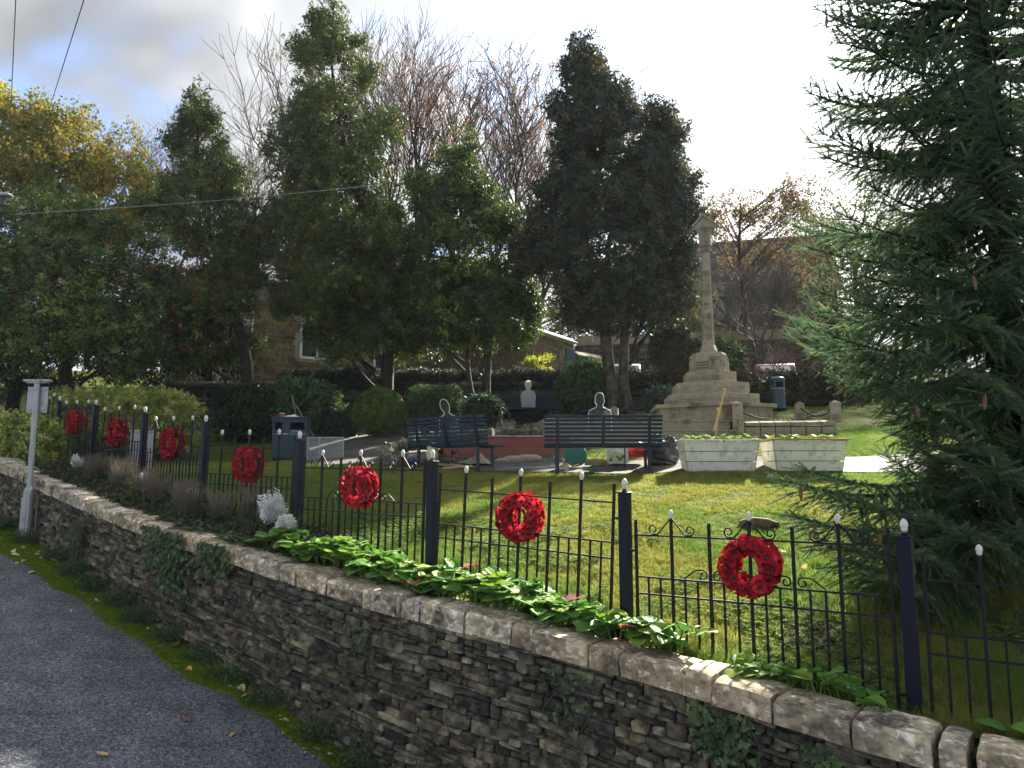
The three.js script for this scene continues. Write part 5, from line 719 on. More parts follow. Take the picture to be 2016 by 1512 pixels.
function sprig(seed, n, rad, L, W, { flat = 0.6, stem = true, spread = 1 } = {}) {       // a small twig with n leaves round it, about rad in size, growing along +y
  const r = rng(seed), l = [];
  for (let i = 0; i < n; i++) {
    const h = (r() ** 0.7) * rad * 1.5, a = i * 2.4 + r(), k = 0.75 + r() * 0.5, g = leaf4(L * k, W * k);
    g.rotateX(-0.25 - r() * flat); g.translate(0, 0, rad * 0.12 * r()); g.rotateY(a); g.translate((r() - 0.5) * rad * spread, h - rad * 0.5, (r() - 0.5) * rad * spread); l.push(g);
  }
  if (stem) l.push(rod(V(0, -rad * 0.6, 0), V(0, rad * 0.8, 0), 0.004, 0.002, 3).toNonIndexed());
  l.forEach(g => g.deleteAttribute('uv')); return merge(l);
}
const SPRIG = {
  holly: [sprig(1, 16, 0.14, 0.075, 0.042), sprig(2, 16, 0.15, 0.08, 0.045)], small: [sprig(3, 18, 0.085, 0.035, 0.024), sprig(4, 18, 0.085, 0.038, 0.024)],
  broad: [sprig(5, 12, 0.16, 0.12, 0.055), sprig(6, 12, 0.17, 0.13, 0.06)], autumn: [sprig(7, 9, 0.18, 0.085, 0.065, { flat: 1.4, spread: 1.6 }), sprig(8, 8, 0.18, 0.09, 0.07, { flat: 1.5, spread: 1.7 })], fine: [sprig(9, 26, 0.2, 0.045, 0.028, { flat: 1.2, spread: 1.5 })],
};
const pal = (...cs) => r => { const c = cs[Math.floor(r() * cs.length)], k = 0.75 + r() * 0.55; return rgb(c[0] * k, c[1] * k, c[2] * k); };
const holly = pal([0.03, 0.06, 0.014], [0.04, 0.075, 0.014], [0.05, 0.09, 0.016], [0.026, 0.05, 0.016], [0.08, 0.11, 0.02]);
const hollyBrown = pal([0.045, 0.08, 0.016], [0.06, 0.10, 0.016], [0.11, 0.14, 0.022], [0.15, 0.10, 0.02], [0.05, 0.085, 0.018], [0.07, 0.115, 0.018], [0.05, 0.09, 0.018], [0.06, 0.10, 0.02], [0.17, 0.22, 0.04]);  // last, brightest tone paints the glints of light on leaves
function foliage(name, parent, lobes, count, sp, m, color, seed, { shell = 0.5, clump = 0.42, freq = 1.6, up = 0.35, size = [0.8, 1.25], lumps = 0.28, minY = -99 } = {}) {
  // lobes: [x, y, z, rx, ry, rz]; sprigs lie mostly near the surface, thinned out in clumps
  const r = rng(seed), vol = lobes.map(l => (l[3] * l[4] * l[5]) ** 0.67), tot = vol.reduce((a, b) => a + b), lists = sp.map(() => []); let made = 0, tries = 0;
  while (made < count && tries++ < count * 14) {
    let k = 0, q = r() * tot; while (q > vol[k] && k < lobes.length - 1) q -= vol[k++];
    const l = lobes[k], u = r() * 2 - 1, a = r() * 6.2832, s = Math.sqrt(1 - u * u), d = V(s * Math.cos(a), u, s * Math.sin(a));
    const rr = (1 - shell * r() ** 1.6) * (1 + (fbm(d.x * 2.2 + l[0], d.y * 2.2 + l[1], d.z * 2.2 + seed, 3) - 0.5) * 2 * lumps);
    const p = V(l[0] + d.x * l[3] * rr, l[1] + d.y * l[4] * rr, l[2] + d.z * l[5] * rr);
    if (p.y < minY || fbm(p.x * freq, p.y * freq, p.z * freq + seed, 2) < clump) continue;
    const n = V(d.x / l[3], d.y / l[4], d.z / l[5]).normalize().add(V((r() - 0.5) * 1.2, up + (r() - 0.5) * 1.0, (r() - 0.5) * 1.2)).normalize();
    lists[Math.floor(r() * sp.length)].push([M4(p, quatTo(n, r() * 6.28), size[0] + r() * (size[1] - size[0])), color(r, p)]); made++;
  }
  lists.forEach((li, i) => li.length && instanced(name, sp[i], m, li, parent));
}
function limbs(parent, base, list, m, name = 'branch') { list.forEach(([pts, rads]) => add(name, taperTube(pts.map(q => V(base.x + q[0], base.y + q[1], base.z + q[2])), rads, 9, 4), m, parent)); }
const tree = (name, label, pos) => thing(name, label, 'tree', pos, 0, 'evergreen trees behind the park');
// lobes given as picture spots: [px, py, half width px, half height px, depth offset]
const lob = (Z, arr, o) => arr.map(([px, py, hw, hh, dz = 0, rz]) => { const z = Z + dz, p = at(px, py, z), k = z / FOCAL; return [p.x - (o?.x ?? 0), p.y - (o?.y ?? 0), p.z - (o?.z ?? 0), hw * k, hh * k, rz ?? Math.min(hw, hh) * k * 0.95]; });

function evergreen(label, Z, trunkPx, lobesPx, count, color, seed, opts = {}) {
  const g = V((trunkPx - 1008) / FOCAL * Z, 0, -Z); g.y = groundY(g.x, Z) - 0.05; const t = tree(opts.name ?? 'holly_tree', label, g), L = lob(Z, lobesPx, g), top = Math.max(...L.map(l => l[1] + l[4]));
  if (opts.stems) limbs(t, V(0, 0, 0), opts.stems, opts.bark ?? M.bark, 'trunk'); else add('trunk', taperTube((() => { const h = L.reduce((a, b) => a[1] + a[4] > b[1] + b[4] ? a : b), c = L[0]; return [V(0, 0, 0), V(0.03, top * 0.2, 0), V(c[0] * 0.6, top * 0.45, c[2] * 0.6), V(mixn(c[0], h[0], 0.6), top * 0.7, 0), V(h[0], top * 0.9, h[2])]; })(), [0.19, 0.16, 0.11, 0.07, 0.012], 9, 4), opts.bark ?? M.barkDark, t);
  const r = rng(seed + 5); for (let k = 0; k < 16; k++) { const l = L[Math.floor(r() * L.length)], e = V(l[0] + (r() - 0.5) * 1.6 * l[3], l[1] + (r() - 0.3) * l[4], l[2] + (r() - 0.5) * 1.4 * l[5]), y0 = clamp(e.y - 1 - r(), 0.8, top * 0.85), s = V(l[0] * clamp(y0 / top * 1.3), y0, l[2] * clamp(y0 / top)); add('branch', taperTube([s, s.clone().lerp(e, 0.5).add(V(0, -0.15, 0)), e], [0.05, 0.03, 0.008], 5, 3), opts.bark ?? M.barkDark, t); }
  // boughs bulge out of the main masses as smaller clumps of their own
  const clumps = []; for (const l of L) for (let k = 0; k < 9; k++) { const u = r() * 1.7 - 0.75, a = r() * 6.283, s = Math.sqrt(Math.max(0, 1 - u * u)), f = 0.2 + r() * 0.2, q = Math.min(l[3], l[4]), o = 0.82 + r() * 0.42; clumps.push([l[0] + s * Math.cos(a) * l[3] * o, l[1] + u * l[4] * o, l[2] + s * Math.sin(a) * l[5] * o, q * f * (1 + r() * 0.5), q * f * (0.7 + r() * 0.4), q * f * 1.2]); }
  foliage('crown', t, L, Math.round(count * 0.62), opts.sprigs ?? SPRIG.holly, opts.mat ?? M.glossy, color, seed, { ...opts.f, lumps: 0.25 });
  foliage('crown', t, clumps, Math.round(count * 0.62), opts.sprigs ?? SPRIG.holly, opts.mat ?? M.glossy, color, seed + 1, { ...opts.f, shell: 0.8, clump: 0.34 }); return t;
}
evergreen('broad bushy holly tree at the left, full of red berries', 18.5, 120, [[110, 600, 175, 150], [20, 560, 150, 170, 0.6], [210, 560, 110, 140, 0.5], [90, 480, 150, 80], [240, 650, 90, 90]], 5200, pal([0.065, 0.115, 0.02], [0.085, 0.14, 0.025], [0.045, 0.085, 0.02], [0.20, 0.25, 0.06]), 301, { f: { lumps: 0.35, shell: 0.55 } });  // brightest leaf tone is a painted highlight scattered through the crown
evergreen('narrow pointed holly tree left of the house', 20.5, 478, [[400, 560, 100, 170], [395, 420, 90, 130], [395, 300, 50, 100], [390, 215, 20, 60], [455, 590, 50, 90], [495, 470, 45, 100], [350, 640, 70, 100], [400, 680, 60, 60]], 5000, hollyBrown, 302, { f: { lumps: 0.32 } });
evergreen('tallest dark holly tree in the middle of the row', 20.8, 757, [[700, 540, 130, 130], [665, 420, 135, 140], [660, 280, 95, 130], [652, 160, 70, 110], [648, 65, 36, 75], [790, 590, 80, 110], [570, 480, 75, 100], [640, 560, 90, 90], [760, 650, 80, 70], [655, 665, 42, 55]], 9500, hollyBrown, 303, { f: { lumps: 0.34, shell: 0.6 } });
evergreen('three-stemmed holly tree in front of the outbuilding', 20.6, 945, [[900, 520, 115, 140], [880, 400, 70, 110], [960, 600, 85, 100], [850, 620, 80, 100], [905, 300, 30, 60], [1000, 560, 55, 90], [1035, 610, 32, 80]], 5200, pal([0.035, 0.065, 0.014], [0.05, 0.09, 0.016], [0.10, 0.13, 0.022], [0.03, 0.058, 0.016], [0.05, 0.09, 0.016], [0.18, 0.23, 0.04]), 304, { bark: M.bark, stems: [[[[-0.18, 0, 0.1], [-0.12, 0.5, 0.05], [-0.25, 1.1, 0], [-0.35, 1.9, 0], [-0.3, 3, 0]], [0.085, 0.075, 0.065, 0.06, 0.03]], [[[0.05, 0, 0], [0.06, 0.5, 0], [0.2, 1.1, 0], [0.16, 1.9, 0], [0.1, 3.6, 0]], [0.10, 0.085, 0.075, 0.07, 0.03]], [[[0.38, 0, 0], [0.32, 0.5, 0], [0.22, 1.0, 0], [0.26, 2, 0], [0.35, 3, 0]], [0.08, 0.07, 0.06, 0.05, 0.03]]], f: { lumps: 0.36, shell: 0.6, clump: 0.44 } });  // palest leaf colour stands in for glints, painted into the palette
evergreen('large dense evergreen with a forked trunk left of the memorial', 19.2, 1222, [[1205, 480, 135, 150], [1200, 340, 120, 130], [1170, 220, 75, 110], [1150, 140, 38, 70], [1270, 300, 70, 110], [1290, 450, 75, 120], [1110, 470, 70, 130], [1230, 600, 120, 60], [1310, 560, 55, 80]], 10500, pal([0.03, 0.048, 0.03], [0.038, 0.06, 0.03], [0.06, 0.06, 0.025], [0.04, 0.062, 0.045], [0.12, 0.09, 0.04], [0.05, 0.08, 0.05]), 318, { name: 'evergreen_tree', stems: [[[[-0.12, 0, 0.1], [-0.18, 0.9, 0.05], [-0.30, 1.8, 0], [-0.35, 3.0, 0], [-0.2, 5, 0]], [0.17, 0.155, 0.15, 0.14, 0.05]], [[[0.26, 0, 0.12], [0.20, 0.5, 0.1], [0.10, 1.1, 0.05], [0.12, 2.0, 0], [0.3, 4, 0]], [0.17, 0.14, 0.125, 0.12, 0.05]]], f: { lumps: 0.3, shell: 0.6, clump: 0.36 }, sprigs: SPRIG.holly });
evergreen('dark mass of shrubs and trees closing the left side behind the hedge', 22, 20, [[-40, 620, 120, 200], [80, 700, 160, 80, -0.5], [300, 700, 90, 70, 0.4]], 2600, pal([0.02, 0.035, 0.015], [0.03, 0.05, 0.02]), 306, { name: 'evergreen_tree', f: { lumps: 0.3 } });
// berries on the left-hand hollies
{ const r = rng(400), l = [], g = new THREE.IcosahedronGeometry(0.022, 0); for (let i = 0; i < 210; i++) { const p = at(20 + r() * 400, 440 + r() * 250, 17.0 + r() * 2.2); for (let k = 0; k < 2; k++) l.push([M4(p.clone().add(V((r() - 0.5) * 0.09, (r() - 0.5) * 0.09, (r() - 0.5) * 0.09)), quatTo(Y), 0.7 + r() * 0.6), null]); } const o = instanced('holly_berries', g, mat([0.28, 0.02, 0.012], 0.4), l.map(([m]) => [m])); tag(o, 'scattered red berries among the left-hand holly leaves', 'berries', null, 'stuff'); }

// ---- leafless trees: limbs fork again and again
function bareTree(name, label, base, opt) {
  const { seed, h, lean = V(0, 1, 0), spread = 0.5, depth = 7, r0 = 0.16, m = M.twig, fork = [2, 3], stems = 1, leafN = 0, leafCol, shrink = 0.76, upw = 0.25 } = opt;
  const t = thing(name, label, 'tree', base, 0, 'leafless trees behind the park'), r = rng(seed), big = [], fine = [], tips = [];
  const seg = (a, b, ra, rb, n, into) => { const g = new THREE.CylinderGeometry(rb, ra, a.distanceTo(b), n, 1, true); g.deleteAttribute('uv'); into.push(g.applyQuaternion(new THREE.Quaternion().setFromUnitVectors(Y, b.clone().sub(a).normalize())).translate((a.x + b.x) / 2, (a.y + b.y) / 2, (a.z + b.z) / 2).toNonIndexed()); };
  const grow = (p, d, len, rad, k) => {
    let q = p, dd = d.clone(), n = k < 4 ? 4 : 3; for (let i = 0; i < n; i++) { dd = dd.clone().add(V((r() - 0.5) * 0.42, upw * 0.18, (r() - 0.5) * 0.42)).normalize(); const e = q.clone().addScaledVector(dd, len / n); seg(q, e, rad * (1 - i / n * 0.3), rad * (1 - (i + 1) / n * 0.3), k < 3 ? 7 : 3, k < 3 ? big : fine); if (k > 1 && k < depth && r() < 0.55) grow(e, branch(dd, spread * 1.2), len * 0.6, rad * 0.45, k + 2); q = e; }
    if (k >= depth) { tips.push(q); return; } const c = fork[0] + Math.floor(r() * (fork[1] - fork[0] + 1)); for (let i = 0; i < c; i++) grow(q, branch(dd, spread), len * (shrink + (r() - 0.5) * 0.2), rad * 0.66, k + 1);
  };
  const branch = (d, s) => d.clone().add(V((r() - 0.5) * 2 * s, (r() - 0.3) * s * 0.6 + upw * 0.3, (r() - 0.5) * 2 * s)).normalize();
  for (let i = 0; i < stems; i++) grow(V((r() - 0.5) * 0.4 * (stems - 1), 0, (r() - 0.5) * 0.3), lean.clone().add(V((i - (stems - 1) / 2) * 0.28, 0, (r() - 0.5) * 0.2)).normalize(), h * 0.24, r0, 0);
  add('trunk', merge(big), m, t); const tw = add('twigs', merge(fine), m, t); tw.userData.kind = 'stuff';
  if (leafN) { const l = []; for (let i = 0; i < leafN; i++) { const p = tips[Math.floor((r() ** (opt.leafBias ?? 1)) * tips.length)].clone().add(V((r() - 0.5) * 0.5, (r() - 0.7) * 0.5, (r() - 0.5) * 0.5)); if (opt.leafWhere && !opt.leafWhere(p)) continue; l.push([M4(p, quatTo(V(r() - 0.5, r() - 0.5, r() - 0.5).normalize(), r() * 6), 0.6 + r() * 0.5), leafCol(r)]); } instanced('leaves', SPRIG.autumn[0], M.leafThin, l, t); }
  return t;
}
const B = (px, Z, y) => V((px - 1008) / FOCAL * Z, y ?? groundY((px - 1008) / FOCAL * Z, Z), -Z);
bareTree('bare_tree', 'tall leafless tree with rusty last leaves behind the three-stemmed holly', B(880, 31), { seed: 9, h: 17.5, spread: 0.78, depth: 6, r0: 0.15, stems: 5, leafN: 1500, leafCol: pal([0.26, 0.09, 0.02], [0.32, 0.14, 0.03], [0.18, 0.06, 0.02]), leafWhere: p => p.y < 13, upw: 0.34 });
bareTree('bare_tree', 'leafless tree whose crown shows just left of the tallest holly', B(560, 33), { seed: 14, h: 15, spread: 0.75, depth: 6, r0: 0.13, stems: 3, m: M.twigGrey, upw: 0.25 });
bareTree('bare_tree', 'leafless tree with fine curved twigs above the narrow holly', B(350, 32), { seed: 23, h: 13.8, spread: 0.8, depth: 6, r0: 0.12, stems: 3, m: M.twigGrey, upw: 0.2 });
bareTree('bare_tree', 'thin leafless tree between the tallest holly and the forked evergreen', B(1010, 34), { seed: 31, h: 15, spread: 0.6, depth: 6, r0: 0.13, stems: 3, upw: 0.4 });
bareTree('twiggy_shrub', 'grey twiggy leafless shrub in front of the church', B(1495, 30, 5.9), { seed: 44, h: 6.2, spread: 0.6, depth: 6, r0: 0.07, stems: 4, m: M.twigGrey, upw: 0.15 });
// ---- thin autumn trees
function autumnTree(label, Z, px, lobesPx, count, color, seed, base) { const g = base ?? B(px, Z), t = thing('autumn_tree', label, 'tree', g, 0, 'autumn trees behind the park'), L = lob(Z, lobesPx, g), r = rng(seed), top = Math.max(...L.map(l => l[1])); add('trunk', taperTube([V(0, -0.1, 0), V(0.1, top * 0.35, 0), V(-0.05, top * 0.7, 0.1), V(0.1, top, 0)], [0.15, 0.12, 0.08, 0.03], 8, 4), M.barkDark, t); for (let k = 0; k < 40; k++) { const l = L[Math.floor(r() * L.length)], e = V(l[0] + (r() - 0.5) * 1.9 * l[3], l[1] + (r() - 0.3) * 1.5 * l[4], l[2] + (r() - 0.5) * 1.6 * l[5]), s = V(0, clamp(e.y - 1.5 - r() * 2, 0.6, top * 0.9), 0); add('branch', taperTube([s, s.clone().lerp(e, 0.5).add(V((r() - 0.5) * 0.4, 0.1, (r() - 0.5) * 0.4)), e], [0.035, 0.02, 0.005], 4, 3), M.twig, t); } foliage('crown', t, L, count, SPRIG.autumn, M.leafThin, color, seed, { shell: 0.9, clump: 0.45, lumps: 0.4, up: -0.2, size: [0.8, 1.4] }); return t; }
autumnTree('yellowing broadleaf tree at the top left above the berried holly', 24, 60, [[40, 330, 150, 120], [180, 340, 130, 110], [60, 250, 90, 70], [250, 400, 90, 90], [-40, 260, 90, 110], [20, 210, 40, 60], [150, 260, 50, 60]], 5600, pal([0.28, 0.25, 0.035], [0.34, 0.26, 0.045], [0.17, 0.20, 0.035], [0.26, 0.17, 0.04], [0.14, 0.17, 0.035]), 501);
autumnTree('brownish thinning tree right of the memorial head', 33, 1470, [[1470, 430, 100, 60], [1560, 400, 80, 70], [1400, 430, 50, 50], [1600, 500, 70, 80], [1500, 510, 90, 50]], 1500, pal([0.14, 0.10, 0.04], [0.18, 0.10, 0.04], [0.10, 0.10, 0.04]), 502);
autumnTree('green-brown tree behind the spruce', 26, 1700, [[1680, 480, 120, 130], [1800, 560, 130, 150], [1950, 560, 120, 180], [1650, 620, 80, 90]], 2600, pal([0.07, 0.09, 0.03], [0.11, 0.10, 0.04], [0.05, 0.07, 0.03]), 503);
autumnTree('dark leafy tree filling the gap behind the outbuilding', 37, 1030, [[1000, 600, 90, 90], [1090, 620, 80, 80], [900, 580, 80, 100], [1180, 600, 80, 90], [1330, 600, 80, 80]], 2600, pal([0.05, 0.07, 0.025], [0.08, 0.09, 0.03], [0.12, 0.11, 0.03]), 504);
autumnTree('leafy shrubby tree left of the house corner', 25.5, 400, [[400, 700, 100, 70], [330, 660, 80, 90], [250, 700, 70, 60]], 1500, pal([0.045, 0.08, 0.02], [0.07, 0.10, 0.03], [0.03, 0.055, 0.02]), 505);
evergreen('dark bushy tree on the churchyard wall behind the forked trunk', 35, 1230, [[1190, 620, 60, 60], [1260, 600, 60, 70], [1330, 620, 50, 60], [1130, 610, 50, 50]], 1500, pal([0.05, 0.075, 0.03], [0.07, 0.09, 0.03], [0.10, 0.09, 0.03]), 307, { name: 'evergreen_tree', sprigs: SPRIG.autumn, mat: M.leafThin });
// ---- shrubs and hedges
function shrub(name, label, category, lobes, count, sp, m, color, seed, f = {}) { const l0 = lobes[0], o = V(l0[0], Math.min(...lobes.map(l => l[1] - l[4])), l0[2]), t = thing(name, label, category, o, 0, 'shrubs and hedges round the park'), L = lobes.map(l => [l[0] - o.x, l[1] - o.y, l[2] - o.z, l[3], l[4], l[5]]); const r = rng(seed); for (let k = 0; k < 7; k++) { const l = L[k % L.length]; add('stem', taperTube([V((r() - 0.5) * 0.2, 0, (r() - 0.5) * 0.2), V(l[0] * 0.5, l[1] * 0.5, l[2] * 0.5), V(l[0] + (r() - 0.5) * l[3], l[1] + (r() - 0.3) * l[4] * 0.8, l[2] + (r() - 0.5) * l[5])], [0.03, 0.022, 0.008], 5, 3), M.barkDark, t); } foliage('foliage', t, L, count, sp, m, color, seed, { clump: 0.3, lumps: 0.12, ...f }); return t; }
const boxy = (cx, cy, cz, rx, ry, rz) => { const l = []; for (const sx of [-1, -0.33, 0.33, 1]) for (const sy of [-1, 1]) for (const sz of [-1, 1]) l.push([cx + sx * rx * 0.66, cy + sy * ry * 0.4, cz + sz * rz * 0.4, rx * 0.4, ry * 0.62, rz * 0.62]); return l; };
const variegated = pal([0.40, 0.42, 0.10], [0.28, 0.34, 0.07], [0.50, 0.49, 0.16], [0.16, 0.23, 0.05]);
{ const c = at(245, 830, 15.8); shrub('clipped_hedge', 'domed clipped yellow-green hedge behind the far railings', 'hedge', boxy(c.x, c.y, c.z, 1.32, 0.62, 0.9), 5200, SPRIG.small, M.leafMatt, variegated, 601, { shell: 0.35, lumps: 0.06, clump: 0.2 }); }
{ const c = at(40, 875, 13.6); shrub('variegated_shrub', 'yellow-green variegated shrub behind the sign post', 'shrub', [[c.x, c.y, c.z, 0.75, 0.5, 0.6], [c.x - 0.9, c.y + 0.1, c.z, 0.7, 0.55, 0.6], [c.x + 0.35, c.y - 0.1, c.z + 0.2, 0.5, 0.45, 0.5]], 2600, SPRIG.small, M.leafMatt, variegated, 602, { size: [1.1, 1.7], shell: 0.4, clump: 0.25 }); }
const bush = (label, px, py, hw, hh, Z, n, sp, col, seed, f, m = M.glossy) => { const l = lob(Z, [[px, py, hw, hh]]); shrub('rounded_shrub', label, 'shrub', l, n, sp, m, col, seed, f); };
bush('round clipped shrub in front of the retaining wall', 748, 812, 46, 42, 18.9, 1900, SPRIG.small, pal([0.10, 0.16, 0.025], [0.14, 0.20, 0.035], [0.07, 0.12, 0.025]), 603, { shell: 0.3, lumps: 0.08, clump: 0.2, size: [1, 1.5] });
{ const l = at(858, 800, 20); shrub('clipped_hedge', 'dark square-clipped shrub behind the sideways bench', 'hedge', boxy(l.x, l.y, l.z, 0.62, 0.5, 0.5), 2600, SPRIG.small, M.glossy, pal([0.06, 0.11, 0.03], [0.08, 0.14, 0.035], [0.045, 0.085, 0.03]), 604, { shell: 0.3, lumps: 0.05, clump: 0.2 }); }
bush('small glossy shrub at the foot of the three stems', 950, 808, 34, 22, 19.4, 500, SPRIG.broad, pal([0.04, 0.075, 0.03], [0.03, 0.06, 0.03]), 605, { size: [0.6, 0.9] });
bush('large dark rhododendron bush left of the forked trunk', 1160, 768, 56, 50, 20.6, 1300, SPRIG.broad, pal([0.05, 0.10, 0.03], [0.07, 0.13, 0.035], [0.04, 0.08, 0.03]), 606, { size: [0.7, 1.1] });
bush('sprawling laurel shrub above the litter bin', 590, 800, 70, 48, 19.8, 1500, SPRIG.broad, pal([0.05, 0.10, 0.03], [0.07, 0.13, 0.035], [0.09, 0.15, 0.04]), 607, { size: [0.7, 1.1], lumps: 0.3 });
bush('dark laurel shrub left of the litter bin', 490, 810, 60, 50, 19.6, 1100, SPRIG.broad, pal([0.02, 0.045, 0.018], [0.03, 0.06, 0.02]), 608, { size: [0.7, 1.1], lumps: 0.3 });
bush('low dark shrub between the mesh panel and the round shrub', 655, 845, 50, 30, 19.6, 700, SPRIG.broad, pal([0.02, 0.05, 0.025], [0.03, 0.06, 0.025]), 609, { size: [0.6, 0.95], lumps: 0.3 });
bush('light-leaved bush rising behind the memorial pedestal', 1398, 712, 64, 42, 22.2, 1500, SPRIG.broad, pal([0.16, 0.20, 0.06], [0.09, 0.13, 0.04], [0.05, 0.09, 0.03]), 610, { size: [0.6, 1.0] });
bush('brown-leaved hanging shrub right of the forked trunk', 1318, 690, 32, 70, 22.0, 700, SPRIG.holly, pal([0.07, 0.06, 0.03], [0.10, 0.07, 0.03], [0.05, 0.07, 0.03]), 616, { lumps: 0.3, clump: 0.42 });
bush('low shrub at the left foot of the memorial', 1303, 790, 24, 20, 18.5, 350, SPRIG.broad, pal([0.03, 0.06, 0.04], [0.05, 0.09, 0.05]), 611, { size: [0.6, 0.9] });
{ const c = at(1545, 772, 21.6); shrub('bramble_hedge', 'tangled dark hedge of brambles below the white car', 'hedge', boxy(c.x + 0.3, c.y, c.z, 1.35, 0.5, 0.5), 1700, SPRIG.holly, M.glossy, pal([0.03, 0.045, 0.02], [0.10, 0.05, 0.04], [0.05, 0.06, 0.02], [0.16, 0.15, 0.05]), 612, { lumps: 0.25, clump: 0.4 });
  bareTree('twiggy_shrub', 'purplish twiggy growth on top of the bramble hedge', V(c.x + 0.3, c.y - 0.2, c.z), { seed: 51, h: 2.2, spread: 0.9, depth: 5, r0: 0.02, stems: 6, m: mat([0.13, 0.07, 0.07], 0.9), upw: 0.0 }); }
{ const c = at(1062, 730, 23.6); shrub('yellow_shrub', 'bright yellow-green leafy shrub against the outbuilding', 'shrub', [[c.x, c.y - 0.2, c.z, 0.42, 0.3, 0.3], [c.x + 0.2, c.y + 0.15, c.z, 0.22, 0.25, 0.2], [c.x - 0.2, c.y + 0.1, c.z, 0.2, 0.2, 0.2]], 420, SPRIG.broad, M.leafThin, pal([0.42, 0.42, 0.05], [0.34, 0.38, 0.05]), 613, { size: [0.6, 0.9], clump: 0.4, lumps: 0.3 }); }
{ const L = []; for (let k = 0; k < 22; k++) { const x = -6.5 + k * 0.42; L.push([x, 5.42 + (hash(k, 1, 1) - 0.5) * 0.12, -RZ + 0.1, 0.36, 0.2, 0.3]); } shrub('ivy_hedge', 'low ivy hedge draped along the top of the retaining wall', 'hedge', L, 3000, SPRIG.small, M.glossy, pal([0.025, 0.045, 0.022], [0.04, 0.06, 0.03], [0.07, 0.05, 0.05]), 614, { size: [1.1, 1.8], lumps: 0.3 });
  const L2 = []; for (let k = 0; k < 12; k++) L2.push([2.2 + k * 0.42, 5.42, -RZ + 0.1, 0.36, 0.2, 0.3]); shrub('ivy_hedge', 'ivy hedge on the retaining wall between the forked tree and the memorial', 'hedge', L2, 1300, SPRIG.small, M.glossy, pal([0.03, 0.05, 0.025], [0.06, 0.08, 0.03]), 615, { size: [1.1, 1.8], lumps: 0.3 }); }
